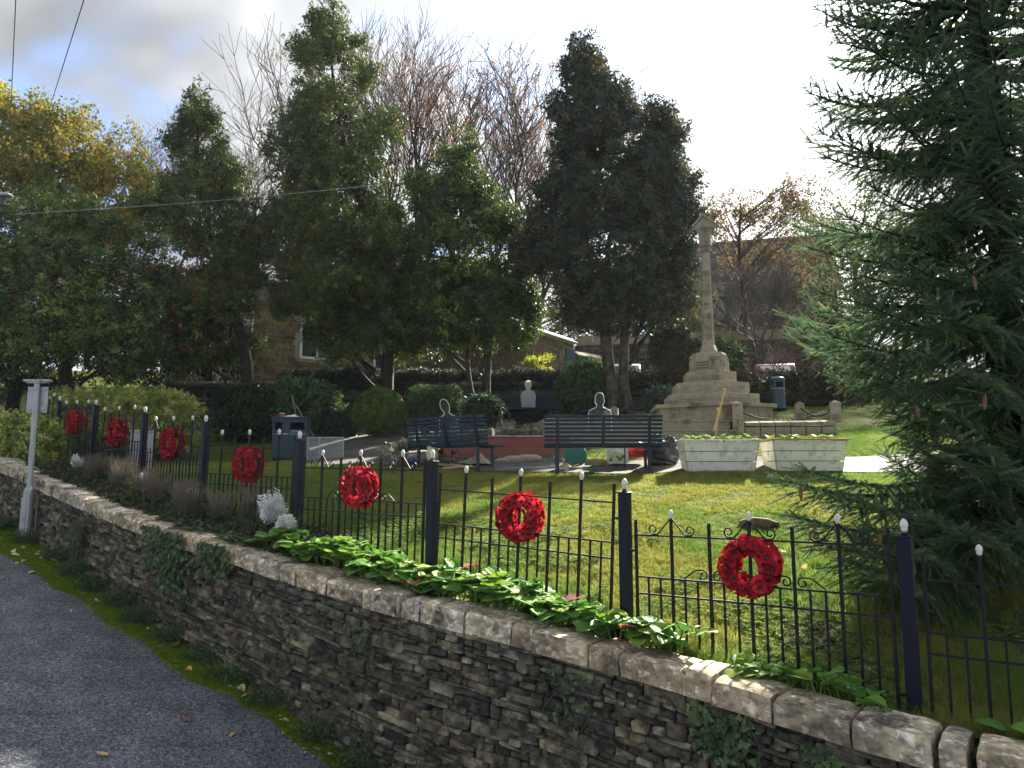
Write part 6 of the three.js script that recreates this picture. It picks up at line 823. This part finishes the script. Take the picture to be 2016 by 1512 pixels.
// ---- the big spruce on the right
{
  const base = V(4.85, 0, -7.45); base.y = groundY(4.85, 7.45) - 0.1; const t = thing('spruce_tree', 'huge drooping spruce with hanging cones filling the right edge', 'tree', base), r = rng(700), H = 12.5;
  add('trunk', taperTube([V(0, 0, 0), V(0.03, 2.6, 0.02), V(-0.02, 5.5, 0), V(0, 9, 0.03), V(0, H, 0)], [0.16, 0.12, 0.09, 0.05, 0.012], 12, 5), M.barkDark, t);
  // a twig closely set with needles, along +z
  const twigGeo = (seed, n, L) => { const q = rng(seed), pos = [], idx = []; for (let i = 0; i < n; i++) { const f = q(), z = L * f, a = q() * 6.283, l = 0.027 * (1 - 0.35 * f), w = 0.0028, d = V(Math.cos(a), Math.sin(a) * 0.8 + 0.15, 0.75).normalize(), s = V(-Math.sin(a), Math.cos(a), 0), k = pos.length / 3; pos.push(s.x * w, s.y * w, z, -s.x * w, -s.y * w, z, d.x * l, d.y * l, z + d.z * l); idx.push(k, k + 1, k + 2); } const st = rod(V(0, 0, 0), V(0, 0, L), 0.0035, 0.0015, 3); const g = geoFrom(pos, idx); return merge([g, (st.deleteAttribute('uv'), st)]); };
  const TW = [twigGeo(1, 120, 0.2), twigGeo(2, 120, 0.22)], lists = [[], []];
  const cGreen = pal([0.095, 0.165, 0.085], [0.125, 0.205, 0.085], [0.09, 0.155, 0.10], [0.19, 0.27, 0.12]), Zax = V(0, 0, 1), cones = [];
  const putTwig = (p, d, k) => { lists[r() < 0.5 ? 0 : 1].push([M4(p, new THREE.Quaternion().setFromUnitVectors(Zax, d.clone().normalize()).multiply(new THREE.Quaternion().setFromAxisAngle(Zax, r() * 6)), k), cGreen(r)]); };
  const bough = (y, a, L, droop, tipUp) => {
    const o = V(Math.cos(a), 0, Math.sin(a)), side = V(-o.z, 0, o.x), P = f => V(o.x * L * f, y + (-droop * f * (1.6 - f) + tipUp * f * f * f) * L + 0.12 * f, o.z * L * f).addScaledVector(side, Math.sin(f * 3 + y) * 0.06 * L);
    add('branch', taperTube([0, 0.25, 0.5, 0.75, 1].map(P), [0.035 + 0.01 * L / 3, 0.026, 0.018, 0.011, 0.004], 5, 2), M.barkDark, t);
    for (let f = 0.16; f < 1; f += 0.055 / Math.max(1, L / 2.2)) for (const s of [-1, 1]) {
      const p = P(f), e = P(Math.min(1.02, f + 0.03)), dir = e.sub(p).normalize(), l = (0.20 + 0.55 * Math.sin(Math.PI * clamp(f * 0.85 + 0.12))) * (0.7 + r() * 0.5) * Math.min(1, L / 2.2) * (1 - 0.55 * f * f), d0 = dir.clone().multiplyScalar(0.75).addScaledVector(side, s * (0.75 + r() * 0.3)).normalize(), n = Math.max(1, Math.round(l / 0.13));
      let q = p.clone(), d = d0.clone(); for (let k = 0; k < n; k++) { putTwig(q, d, 0.85 + r() * 0.4); if (k && r() < 0.75) putTwig(q, d.clone().addScaledVector(side, (r() - 0.5) * 1.6).add(V(0, -0.5 * r(), 0)), 0.7 + r() * 0.3); q = q.addScaledVector(d, 0.125); d = d.add(V((r() - 0.5) * 0.2, -0.20 - r() * 0.12, (r() - 0.5) * 0.2)).normalize(); }
      if (r() < 0.5) putTwig(p, dir.clone().add(V((r() - 0.5) * 0.8, 0.2, (r() - 0.5) * 0.8)), 0.8);
    }
    for (let k = 0; k < 3; k++) putTwig(P(0.97 + k * 0.015), P(1).sub(P(0.9)).add(V((k - 1) * 0.08, 0.02, (k - 1) * 0.06)), 1);
    if (y > 3 && r() < 0.10) cones.push(P(0.86 + r() * 0.12)); return P;
  };
  for (let y = 0.6; y < H - 0.4; y += 0.14) { const f = y / H, n = y < 9 ? 4 : 3; for (let k = 0; k < n; k++) { const a = r() * 6.283, L = (y < 1.9 ? 1.15 + r() * 0.3 : y < 4.2 ? 1.5 + r() * 0.5 : 1.6 * (1 - (y - 4.2) / (H - 3.4)) + r() * 0.3) * (0.75 + r() * 0.3) + 0.12; bough(y + (r() - 0.5) * 0.1, a, L, 0.14 + 0.3 * r() + (y < 2.5 ? 0.05 : 0.1), 0.05 + r() * 0.2); } }
  // boughs that reach out over the lawn and the railings
  for (const [px, py, Z, y] of [[1520, 985, 6.4, 1.0], [1570, 965, 6.5, 1.1], [1555, 1060, 6.2, 0.75], [1610, 1110, 5.9, 0.7], [1660, 1150, 5.8, 0.6], [1640, 1020, 6.1, 0.95], [1700, 1180, 5.7, 0.55], [1760, 1130, 5.8, 0.7], [1690, 1080, 5.9, 0.8], [1740, 850, 6.6, 1.7], [1780, 920, 6.2, 1.4], [1800, 1060, 5.9, 0.9], [1880, 1090, 5.8, 0.8], [1980, 1080, 5.8, 0.9], [1630, 700, 6.8, 2.5], [1615, 610, 7.0, 3.0], [1680, 770, 6.7, 2.1], [1760, 820, 6.4, 1.9], [1850, 900, 6.1, 1.6], [1930, 960, 6.0, 1.4], [1600, 520, 7.0, 3.4], [1650, 560, 6.6, 3.2], [1700, 640, 6.3, 2.8], [1680, 460, 6.6, 3.6], [1760, 540, 6.2, 3.2], [1830, 640, 6.0, 2.7], [1900, 560, 6.1, 3.1], [1800, 740, 6.0, 2.3], [1900, 800, 6.0, 2.0], [1740, 400, 6.5, 4.0], [1850, 420, 6.2, 3.8], [1800, 260, 6.5, 4.8], [1920, 300, 6.3, 4.5], [1720, 200, 6.8, 5.2], [1880, 120, 6.5, 5.6], [1780, 80, 6.8, 5.9], [1610, 40, 7.2, 6.2], [1605, 200, 7.2, 5.2], [1640, 330, 7.0, 4.4], [1625, 470, 7.0, 3.7]]) {
    const e = at(px, py, Z).sub(base), a = Math.atan2(e.z, e.x), L = Math.hypot(e.x, e.z), dy = (y - e.y) / L, P = bough(y, a, L, Math.max(0.04, dy / 0.6 + 0.04), 0.04); if (hash(px, py, 1) < 0.35) cones.push(P(0.93));
  }
  lists.forEach((l, i) => instanced('needles', TW[i], M.needle ??= leafMat([1, 1, 1], 0.42, 0.1), l, t));
  const coneG = (() => { const g = lathe([[0, 0.01], [0.008, 0.005], [0.016, -0.02], [0.019, -0.06], [0.017, -0.10], [0.009, -0.135], [0, -0.142]], 10), p = g.attributes.position; for (let i = 0; i < p.count; i++) { const k = 1 + 0.10 * Math.sin(p.getY(i) * 420 + Math.atan2(p.getZ(i), p.getX(i)) * 3); p.setX(i, p.getX(i) * k); p.setZ(i, p.getZ(i) * k); } g.computeVertexNormals(); return g; })(), cm = mat([0.20, 0.11, 0.06], 0.85, { bumpMap: T.grain, bumpScale: 0.004 });
  cones.forEach((p, i) => { const o = add('cone', coneG, cm, t); o.position.copy(p).add(V(0, -0.01, 0)); o.scale.setScalar(0.85); o.rotation.set((hash(i, 3, 1) - 0.5) * 0.3, i, (hash(i, 5, 1) - 0.5) * 0.3); });
  console.log('spruce twigs', lists[0].length + lists[1].length);
}
// ---- bare earth under the spruce
{ const c = at(1930, 1235, 5.9), pos = [0, 0, 0], idx = [], n = 30, uv = [0, 0]; pos[0] = c.x; pos[2] = c.z; pos[1] = groundY(c.x, -c.z) + 0.02; for (let k = 0; k < n; k++) { const a = k / n * 6.283, rr = 0.75 + fbm(Math.cos(a) * 2, Math.sin(a) * 2, 3, 3) * 0.7, x = c.x + Math.cos(a) * rr * 1.3, z = c.z + Math.sin(a) * rr * 0.9; pos.push(x, groundY(x, -z) + 0.012, z); uv.push(x, z); idx.push(0, 1 + (k + 1) % n, 1 + k); } struct('bare_earth', geoFrom(pos, idx, uv), M.soil, 'patch of bare brown earth under the spruce', 'earth'); }

// ---- grass on the lawn
const inPath = (() => { const m = scene.getObjectByName('footpath').geometry.attributes.position, pts = []; for (let i = 3; i < m.count; i += 7) pts.push([m.getX(i), -m.getZ(i), Math.hypot(m.getX(i) - m.getX(i - 3), m.getZ(i) - m.getZ(i - 3))]); return (x, z) => pts.some(([a, b, w]) => (x - a) ** 2 + (z - b) ** 2 < w * w * 0.98); })();
{
  const blade = (h, w, a, lean, ox, oz) => { const c = Math.cos(a), s = Math.sin(a), p = (k, f) => [ox + c * lean * h * f * f + -s * w * k * (1 - f), h * f * (1 - 0.15 * lean * f), oz + s * lean * h * f * f + c * w * k * (1 - f)]; return geoFrom([...p(-1, 0), ...p(1, 0), ...p(-1, 0.55), ...p(1, 0.55), ...p(0, 1)], [0, 1, 2, 1, 3, 2, 2, 3, 4]); };
  const mk = (seed, n, h, sp) => { const r = rng(seed), l = []; for (let i = 0; i < n; i++) l.push(blade(h * (0.5 + r() * 0.7), 0.0019, r() * 6.28, 0.3 + r() * 0.9, (r() - 0.5) * sp, (r() - 0.5) * sp)); return merge(l); };
  const short = [mk(1, 16, 0.042, 0.07), mk(2, 16, 0.036, 0.08)], long = [mk(3, 14, 0.14, 0.06)], r = rng(810), A = [[], []], Bl = [[]];
  const col = (x, z) => { const n = fbm(x * 0.8, z * 0.8, 2, 3), y = step01(0.42, 0.62, n), k = 0.75 + r() * 0.5; return rgb(mixn(0.16, 0.28, y) * k, mixn(0.25, 0.29, y) * k, mixn(0.045, 0.06, y) * k); };
  let n = 0, tries = 0;
  while (n < 90000 && tries++ < 400000) {
    const Z = 4.2 + 11.5 * r() ** 1.25, x = (r() * 1.42 - 0.70) * Z + 0.1; 
    // keep to the park side of the fence line
    const s = clamp((2.13 - x) / 1.6 + 1, -1, 12), [wx, wz] = wallXZ(s); let near = 99; for (let q = s - 1.2; q <= s + 1.2; q += 0.3) { const [a, b] = wallXZ(q), { n: nn } = wallDir(q); const dd = (x - a) * nn.x + (-Z + b) * nn.z; near = Math.min(near, -dd); }
    if (near < 0.34 || inPath(x, Z)) continue;
    if (x > 3.6 && Z < 8.5 && Math.hypot((x - 3.9) / 1.3, (Z - 5.9) / 0.8) < 0.85 && r() < 0.85) continue;
    if (Z > 12.6 && x < 1.2 && x > -2.3 && Z < 16) continue; if (fbm(x * 2.2, Z * 2.2, 9, 3) < 0.36 && r() < 0.75) continue;
    const y = groundY(x, Z) - 0.004, m = M4(V(x, y, -Z), quatTo(V((r() - 0.5) * 0.3, 1, (r() - 0.5) * 0.3).normalize(), r() * 6.28), 0.7 + r() * 0.6); n++;
    const rough = x > 2.2 ? step01(2.2, 3.4, x) * step01(8.5, 6, Z) : 0; if (r() < rough * 0.5 || (near < 0.9 && r() < 0.05)) Bl[0].push([m, col(x, Z)]); else A[r() < 0.5 ? 0 : 1].push([m, col(x, Z)]);
  }
  const gm = leafMat([1, 1, 1], 0.45, 0);
  A.forEach((l, i) => tag(instanced('grass', short[i], gm, l), i ? 'finer short blades of the mown lawn' : 'short mown blades of grass covering the lawn', 'grass', null, 'stuff'));
  tag(instanced('long_grass', long[0], gm, Bl[0]), 'longer rough grass below the spruce', 'grass', null, 'stuff'); console.log('grass', n);
  // clover and small weeds low in the sward
  const lf = merge([0, 1, 2].map(k => leaf4(0.03, 0.026).rotateX(-0.3).rotateY(k * 2.09).translate(0, 0.03, 0))), cl = []; tries = 0;
  while (cl.length < 3600 && tries++ < 60000) { const Z = 4.3 + 5 * r(), x = (r() * 1.4 - 0.62) * Z, s = clamp((2.13 - x) / 1.6 + 1, -1, 12); let near = 99; for (let q = s - 1.2; q <= s + 1.2; q += 0.3) { const [a, b] = wallXZ(q), { n: nn } = wallDir(q); near = Math.min(near, -((x - a) * nn.x + (-Z + b) * nn.z)); } if (near < 0.3 || near > 2.6 || fbm(x * 1.3, Z * 1.3, 21, 3) < 0.45 + near * 0.05) continue; const k = 0.7 + r() * 0.6; cl.push([M4(V(x, groundY(x, Z), -Z), quatTo(V((r() - 0.5) * 0.5, 1, (r() - 0.5) * 0.5).normalize(), r() * 6), 0.7 + r() * 0.7), rgb(0.13 * k, 0.21 * k, 0.05 * k)]); }
  tag(instanced('clover', lf, M.leafThin, cl), 'low clover and weeds in the grass along the railings', 'ground cover', null, 'stuff');
}
// ---- elephant's-ear plants crowding over the coping
M.ber = [leafMat([0.12, 0.27, 0.035], 0.3, 0.3), leafMat([0.075, 0.20, 0.03], 0.28, 0.3), leafMat([0.20, 0.32, 0.035], 0.34, 0.3), leafMat([0.45, 0.14, 0.10], 0.35, 0.3), leafMat([0.14, 0.02, 0.03], 0.2, 0.3)];
{
  const round = (L, W, cup, seed) => { const r = rng(seed), pos = [], uv = [], idx = [], nu = 7, nv = 6; for (let i = 0; i <= nv; i++) for (let j = 0; j <= nu; j++) { const f = i / nv, g = j / nu * 2 - 1, w = W / 2 * Math.sqrt(Math.max(0.02, 1 - (2 * f - 0.92) ** 2 * 0.98)) * (1 + 0.05 * Math.sin(i * 2.1 + seed)), x = g * w, z = 0.05 + L * f; pos.push(x, cup * (g * g) * w * 0.9 - 0.25 * L * f * f + 0.006 * Math.sin(g * 9 + seed) + 0.05 - Math.abs(g) * 0.001, z); uv.push(g, f); } for (let i = 0; i < nv; i++) for (let j = 0; j < nu; j++) { const a = i * (nu + 1) + j, b = a + nu + 1; idx.push(a, b, a + 1, b, b + 1, a + 1); } const g = geoFrom(pos, idx, uv), st = rod(V(0, -0.04, 0), V(0, 0.05, 0.055), 0.006, 0.005, 5); return merge([g, st]); };
  const LG = [round(0.15, 0.145, 0.35, 1), round(0.135, 0.13, 0.2, 2), round(0.115, 0.115, 0.5, 3)], r = rng(900);
  const spots = []; const S0 = [[3.95, 2.3, 26], [2.3, 1.7, 11], [1.5, 1.05, 6], [0.75, 0.55, 3]]; for (const [a, b, n] of S0) for (let k = 0; k < n; k++) spots.push(mixn(a, b, (k + 0.5 * r()) / n)); for (let k = 0; k < 20; k++) spots.push(2.1 + r() * 1.75);
  spots.forEach((s, i) => {
    const deep = i >= 46, o = -0.24 - r() * 0.14 - (deep ? 0.16 : 0), p = onWall(s, 0, o); p.y = groundY(p.x, -p.z) + 0.03; p.y = Math.max(p.y, topY(s) - 0.08);
    const zone = s > 2.3 ? 'dense patch right of the silver plants' : s > 1.7 ? 'stretch below the second wreath' : s > 1.0 ? 'sparse stretch below the first wreath' : 'gap right of the nearest post';
    const t = thing('broad_leaved_plant', `round-leaved green plant behind the coping, ${zone}`, 'plant', p, r() * 6, `round-leaved plants behind the coping, ${zone}`), n = s < 1.6 ? 6 : 9; t.scale.setScalar(s < 1.6 ? 0.95 : 1.05 + r() * 0.2);
    for (let k = 0; k < n; k++) { const q = r(), m = q < 0.42 ? M.ber[0] : q < 0.74 ? M.ber[1] : q < 0.975 ? M.ber[2] : q < 0.992 ? M.ber[3] : M.ber[4], l = add('leaf', LG[Math.floor(r() * 3)], m, t); l.rotation.set(0.1 - r() * 0.85, k * 2.4 + r() * 0.8, (r() - 0.5) * 0.5, 'YXZ'); l.position.set((r() - 0.5) * 0.14, 0.01 + r() * 0.05, (r() - 0.5) * 0.14); l.scale.setScalar(0.75 + r() * 0.4); }
  });
}
// ---- silver-leaved and dried plants on the left part of the bed
M.silver = leafMat([0.80, 0.82, 0.79], 0.15, 0); M.dry = mat([0.17, 0.135, 0.10], 0.95); M.dryLight = mat([0.26, 0.21, 0.16], 0.95);
{
  const frond = seed => { const r = rng(seed), l = []; for (let k = 0; k < 9; k++) { const f = 0.25 + k / 9 * 0.75, s = k % 2 ? 1 : -1; l.push(leaf4(0.05 * (1.2 - f * 0.5), 0.014).rotateY(s * (0.7 + r() * 0.3)).translate(0, 0.10 * f - 0.03 * f * f, 0.10 * f)); } l.forEach(g => g.deleteAttribute('uv')); return merge(l); };
  const FR = [frond(1), frond(2)], sr = rng(950);
  [[4.12, 0.40, 1.15, 'silver-leaved plant with lacy foliage below the fourth wreath'], [3.92, 0.26, 0.8, 'small silver-leaved plant at the start of the round green leaves'], [4.95, 0.42, 0.8, 'silver-leaved plant among dry stems below the fifth wreath'], [5.75, 0.55, 0.7, 'silver-leaved plant among dry stems below the sixth wreath'], [6.75, 0.4, 0.7, 'grey silver-leaved plant beside the variegated shrub']].forEach(([s, o, k, lb]) => { const p = onWall(s, 0, -o - 0.2); p.y = groundY(p.x, -p.z); const t = thing('silver_plant', lb, 'plant', p, 0, 'silver-leaved plants in the bed'); t.scale.setScalar(k * 1.55); for (let i = 0; i < 64; i++) { const f = add('frond', FR[i % 2], M.silver, t), a = i * 2.4, e = 0.2 + (i % 7) / 7 * 1.1; f.position.set(Math.cos(a) * 0.07 * (i % 5) / 4, 0.06 + sr() * 0.10, Math.sin(a) * 0.07 * (i % 5) / 4); f.rotation.set(-e, a, 0, 'YXZ'); f.scale.setScalar(0.7 + sr() * 0.5); } });
  const dryGeo = seed => { const r = rng(seed), l = []; for (let k = 0; k < 150; k++) { const a = r() * 6.28, sp = r() * 0.5 + 0.1, h = 0.22 + r() * 0.22, b = V((r() - 0.5) * 0.12, 0, (r() - 0.5) * 0.12), e = b.clone().add(V(Math.cos(a) * sp * h, h, Math.sin(a) * sp * h)); l.push(rod(b, e, 0.0022, 0.0012, 3)); for (let j = 0; j < 2; j++) { const f = 0.5 + r() * 0.4, m = b.clone().lerp(e, f); l.push(rod(m, m.clone().add(V((r() - 0.5) * 0.08, 0.05 + r() * 0.05, (r() - 0.5) * 0.08)), 0.0018, 0.003, 3)); } } return merge(l); };
  const DG = [dryGeo(1), dryGeo(2), dryGeo(3)];
  [[4.62, 0.5], [4.85, 0.35], [5.1, 0.55], [5.35, 0.4], [5.6, 0.5], [5.85, 0.4], [6.1, 0.6], [6.3, 0.4], [4.45, 0.7]].forEach(([s, o], i) => { const p = onWall(s, 0, -o - 0.15); p.y = groundY(p.x, -p.z) - 0.01; const t = thing('dry_lavender', 'clump of brown dried lavender stems behind the coping below the left-hand wreaths', 'plant', p, i, 'dried lavender clumps in the bed'); add('stems', DG[i % 3], i % 2 ? M.dry : M.dryLight, t).userData.kind = 'stuff'; const q = rng(i + 77), l = []; for (let k = 0; k < 60; k++) l.push([M4(V((q() - 0.5) * 0.28, 0.03 + q() * 0.16, (q() - 0.5) * 0.28), quatTo(V(q() - 0.5, 1, q() - 0.5).normalize(), q() * 6), 0.7), rgb(0.12, 0.14, 0.10)]); instanced('leaves', SPRIG.small[0], M.leafMatt, l, t); t.scale.setScalar(0.9 + q() * 0.3); });
  // grass and weed tufts in the bed
  const gt = (() => { const r = rng(5), l = []; for (let i = 0; i < 26; i++) { const a = r() * 6.28, h = 0.14 + r() * 0.16; l.push(tube([V((r() - 0.5) * 0.04, 0, (r() - 0.5) * 0.04), V(Math.cos(a) * 0.03, h * 0.6, Math.sin(a) * 0.03), V(Math.cos(a) * 0.12, h, Math.sin(a) * 0.12)], 0.0016, 5, 3)); } return merge(l); })(), gm = leafMat([0.13, 0.20, 0.05], 0.3, 0);
  [[4.35, 0.4], [4.28, 0.6], [4.0, 0.5], [3.85, 0.4], [6.55, 0.4], [6.45, 0.6], [5.5, 0.25], [2.75, 0.62], [1.9, 0.55], [1.3, 0.5]].forEach(([s, o], i) => { const p = onWall(s, 0, -o - 0.1); p.y = groundY(p.x, -p.z) - 0.01; const z = s > 4.2 && s < 4.5 ? 'below the fifth wreath' : s > 3.7 && s < 4.2 ? 'beside the silver plants' : s > 6 ? 'near the variegated shrub' : 'between the round-leaved plants'; const t = thing('grass_tuft', `wispy green grass tuft in the bed ${z}`, 'grass tuft', p, i * 1.3, `grass tufts ${z}`); add('blades', gt, gm, t).userData.kind = 'stuff'; t.scale.setScalar(0.8 + hash(i, 1, 9) * 0.5); });
  // bare soil of the bed is covered by low creeping leaves
  const l = [], r = rng(977); for (let i = 0; i < 2600; i++) { const s = 3.6 + r() * 3.6, o = -0.16 - r() * 0.75, p = onWall(s, 0, o); p.y = groundY(p.x, -p.z) + 0.015 + r() * 0.04; const k = 0.6 + r() * 0.7; l.push([M4(p, quatTo(V((r() - 0.5), 1.2, (r() - 0.5)).normalize(), r() * 6), 0.6 + r() * 0.5), r() < 0.3 ? rgb(0.12 * k, 0.09 * k, 0.05 * k) : rgb(0.05 * k, 0.08 * k, 0.03 * k)]); } tag(instanced('ground_cover', SPRIG.small[0], M.leafMatt, l), 'low creeping leaves and litter covering the planting bed', 'ground cover', null, 'stuff');
}
// ---- ivy on the wall, weeds at its foot
M.ivy = leafMat([1, 1, 1], 0.25, 0.2);
{
  const ivyLeaf = geoFrom([0, 0, 0, 0.55, 0.05, 0.1, 0.35, 0, 0.45, 0.28, 0.05, 0.55, 0, 0, 1, -0.28, 0.05, 0.55, -0.35, 0, 0.45, -0.55, 0.05, 0.1, 0, -0.06, 0.4], [8, 0, 1, 8, 1, 2, 8, 2, 3, 8, 3, 4, 8, 4, 5, 8, 5, 6, 8, 6, 7, 8, 7, 0]).scale(0.05, 0.05, 0.055);
  const r = rng(1000), col = pal([0.06, 0.105, 0.045], [0.08, 0.13, 0.05], [0.045, 0.08, 0.035], [0.12, 0.17, 0.07]), down = V(0, -1, 0);
  const patch = (label, s0, s1, y0, y1, n, k = 1, over = false) => {                        // y measured down from the top of the coping
    const sm_ = (s0 + s1) / 2, p0 = onWall(sm_, topY(sm_) - 0.2, 0.06), t = thing('ivy', label, 'ivy', p0, 0, 'ivy on the street wall'), l = [], vines = [];
    for (let i = 0; i < n; i++) { const fs = (r() + r() + r()) / 3, s = mixn(s0, s1, fs), drop = mixn(y0, y1, r() ** 1.3 * (0.4 + fbm(s * 9, 3, 2, 3))), onTop = drop < 0.02, out = onTop ? -0.02 - r() * 0.3 : 0.075 + r() * 0.07 + (drop < 0.18 ? 0.03 : 0.02), p = onWall(s, topY(s) + (onTop ? 0.02 + r() * 0.05 : -drop), out), { n: nn } = wallDir(s), d = (onTop ? V(0, 1, 0) : nn.clone()).add(V((r() - 0.5) * 1.1, 0.25 + (r() - 0.5) * 0.9, (r() - 0.5) * 1.1)).normalize(); const q = quatTo(d, 0); q.multiply(new THREE.Quaternion().setFromAxisAngle(Y, r() * 6.28)); l.push([M4(p.sub(p0), q, k * (0.55 + r() * 0.75)), col(r)]); }
    instanced('leaves', ivyLeaf, M.ivy, l, t);
    for (let i = 0; i < 5; i++) { const s = mixn(s0, s1, 0.2 + 0.6 * r()), pts = []; for (let k2 = 0; k2 <= 5; k2++) { const f = k2 / 5, ss = s + Math.sin(f * 4 + i) * 0.04; pts.push(onWall(ss, topY(ss) - mixn(Math.max(y0, 0.05), y1, f), 0.085 + (f < 0.3 ? 0.03 : 0)).sub(p0)); } add('vine', tube(pts, 0.004, 14, 4), M.twigGrey, t); }
  };
  patch('thick ivy spilling over the coping beside the silver plants', 4.25, 4.85, -0.05, 0.62, 1250, 1.0); patch('ivy spilling over the coping just right of the thick patch', 3.92, 4.3, -0.05, 0.36, 620, 1.0);
  patch('ivy trailing down the wall at the right, below the nearest wreath', 1.32, 1.62, 0.17, 0.62, 330, 0.85); patch('small ivy sprays on the wall right of the trailing ivy', 1.12, 1.28, 0.22, 0.45, 120, 0.85);
  patch('few ivy sprigs below the coping in the middle of the wall', 1.88, 2.22, 0.22, 0.6, 70, 0.7); patch('thin ivy strands hanging left of the middle of the wall', 2.9, 3.25, 0.3, 0.62, 90, 0.6); patch('ivy climbing the wall near the sign post', 5.55, 5.85, 0.35, 0.95, 360, 0.8);
  // weeds along the foot
  const wl = [], lf = SPRIG.fine[0]; [[3.05, 60], [3.3, 80], [3.62, 50], [3.9, 70], [4.15, 60], [4.45, 110], [4.72, 150], [5.0, 130], [5.3, 150], [5.6, 200], [5.95, 130], [2.7, 60], [2.4, 50], [6.5, 90], [7.0, 120]].forEach(([s, n], i) => { const p0 = onWall(s, baseY(s), 0.08), z = s < 3 ? 'at the bottom of the picture' : s < 4.3 ? 'along the lower stretch' : s < 5.4 ? 'along the middle stretch' : 'towards the sign post', t = thing('weed', `low leafy weed at the foot of the wall ${z}`, 'weed', p0, 0, `weeds at the wall foot ${z}`), l = []; for (let k = 0; k < n * 0.5; k++) { const c = 0.6 + r() * 0.7, { n: nn } = wallDir(s), p = V((r() - 0.5) * 0.34, r() * 0.12 * r(), 0).addScaledVector(nn, r() * 0.12); l.push([M4(p, quatTo(V((r() - 0.5), 0.9, (r() - 0.5)).normalize(), r() * 6), 0.35 + r() * 0.35), rgb(0.07 * c, 0.125 * c, 0.045 * c)]); } instanced('leaves', SPRIG.fine[0], M.leafMatt, l, t); });
}
// ---- fallen leaves on the road
{
  const lg = [leafBlade(0.075, 0.05, 0.3, 4, 0.5), leafBlade(0.06, 0.045, -0.5, 4, 0.3), leafBlade(0.05, 0.028, 0.6, 4, 0.5)], ms = [leafMat([0.62, 0.44, 0.18], 0.2, 0), leafMat([0.50, 0.28, 0.16], 0.2, 0), leafMat([0.70, 0.58, 0.36], 0.2, 0), leafMat([0.22, 0.10, 0.06], 0.15, 0)], names = ['yellow-brown', 'russet', 'pale straw-coloured', 'dark brown'], r = rng(1100);
  for (let i = 0; i < 95; i++) { const edge = i < 55, s = 2.6 + r() * 4.2, n = edge ? mossW(s) * (0.3 + r() * 0.9) : 0.3 + r() ** 1.5 * 3.6, p = onWall(s, 0, n); p.y = roadY(s, n) + 0.014 + (n < mossW(s) ? 0.012 : 0); const k = Math.floor(r() * 4), o = add('fallen_leaf', lg[Math.floor(r() * 3)], ms[k]); o.position.copy(p); o.rotation.set((r() - 0.5) * 0.5, r() * 6.28, (r() - 0.5) * 0.5); o.scale.setScalar(0.85 + r() * 0.75); const where = n < mossW(s) ? 'the moss by the wall' : 'the asphalt'; tag(o, `${names[k]} fallen leaf lying on ${where}`, 'leaf', `${names[k]} fallen leaves on ${where}`); }
  for (let i = 0; i < 26; i++) { const Z = 6.2 + r() * 5.5, x = (r() * 0.75 - 0.2) * Z, k = Math.floor(r() * 4), o = add('fallen_leaf', lg[Math.floor(r() * 3)], ms[k]); o.position.set(x, groundY(x, Z) + 0.035, -Z); o.rotation.set((r() - 0.5) * 0.8, r() * 6.28, (r() - 0.5) * 0.8); o.scale.setScalar(0.9 + r() * 0.6); tag(o, `${names[k]} fallen leaf lying on the lawn`, 'leaf', `${names[k]} fallen leaves on the lawn`); }
}
scene.fog = new THREE.FogExp2(new THREE.Color(0.80, 0.86, 0.95), 0.0004);
renderer.render(scene, camera);
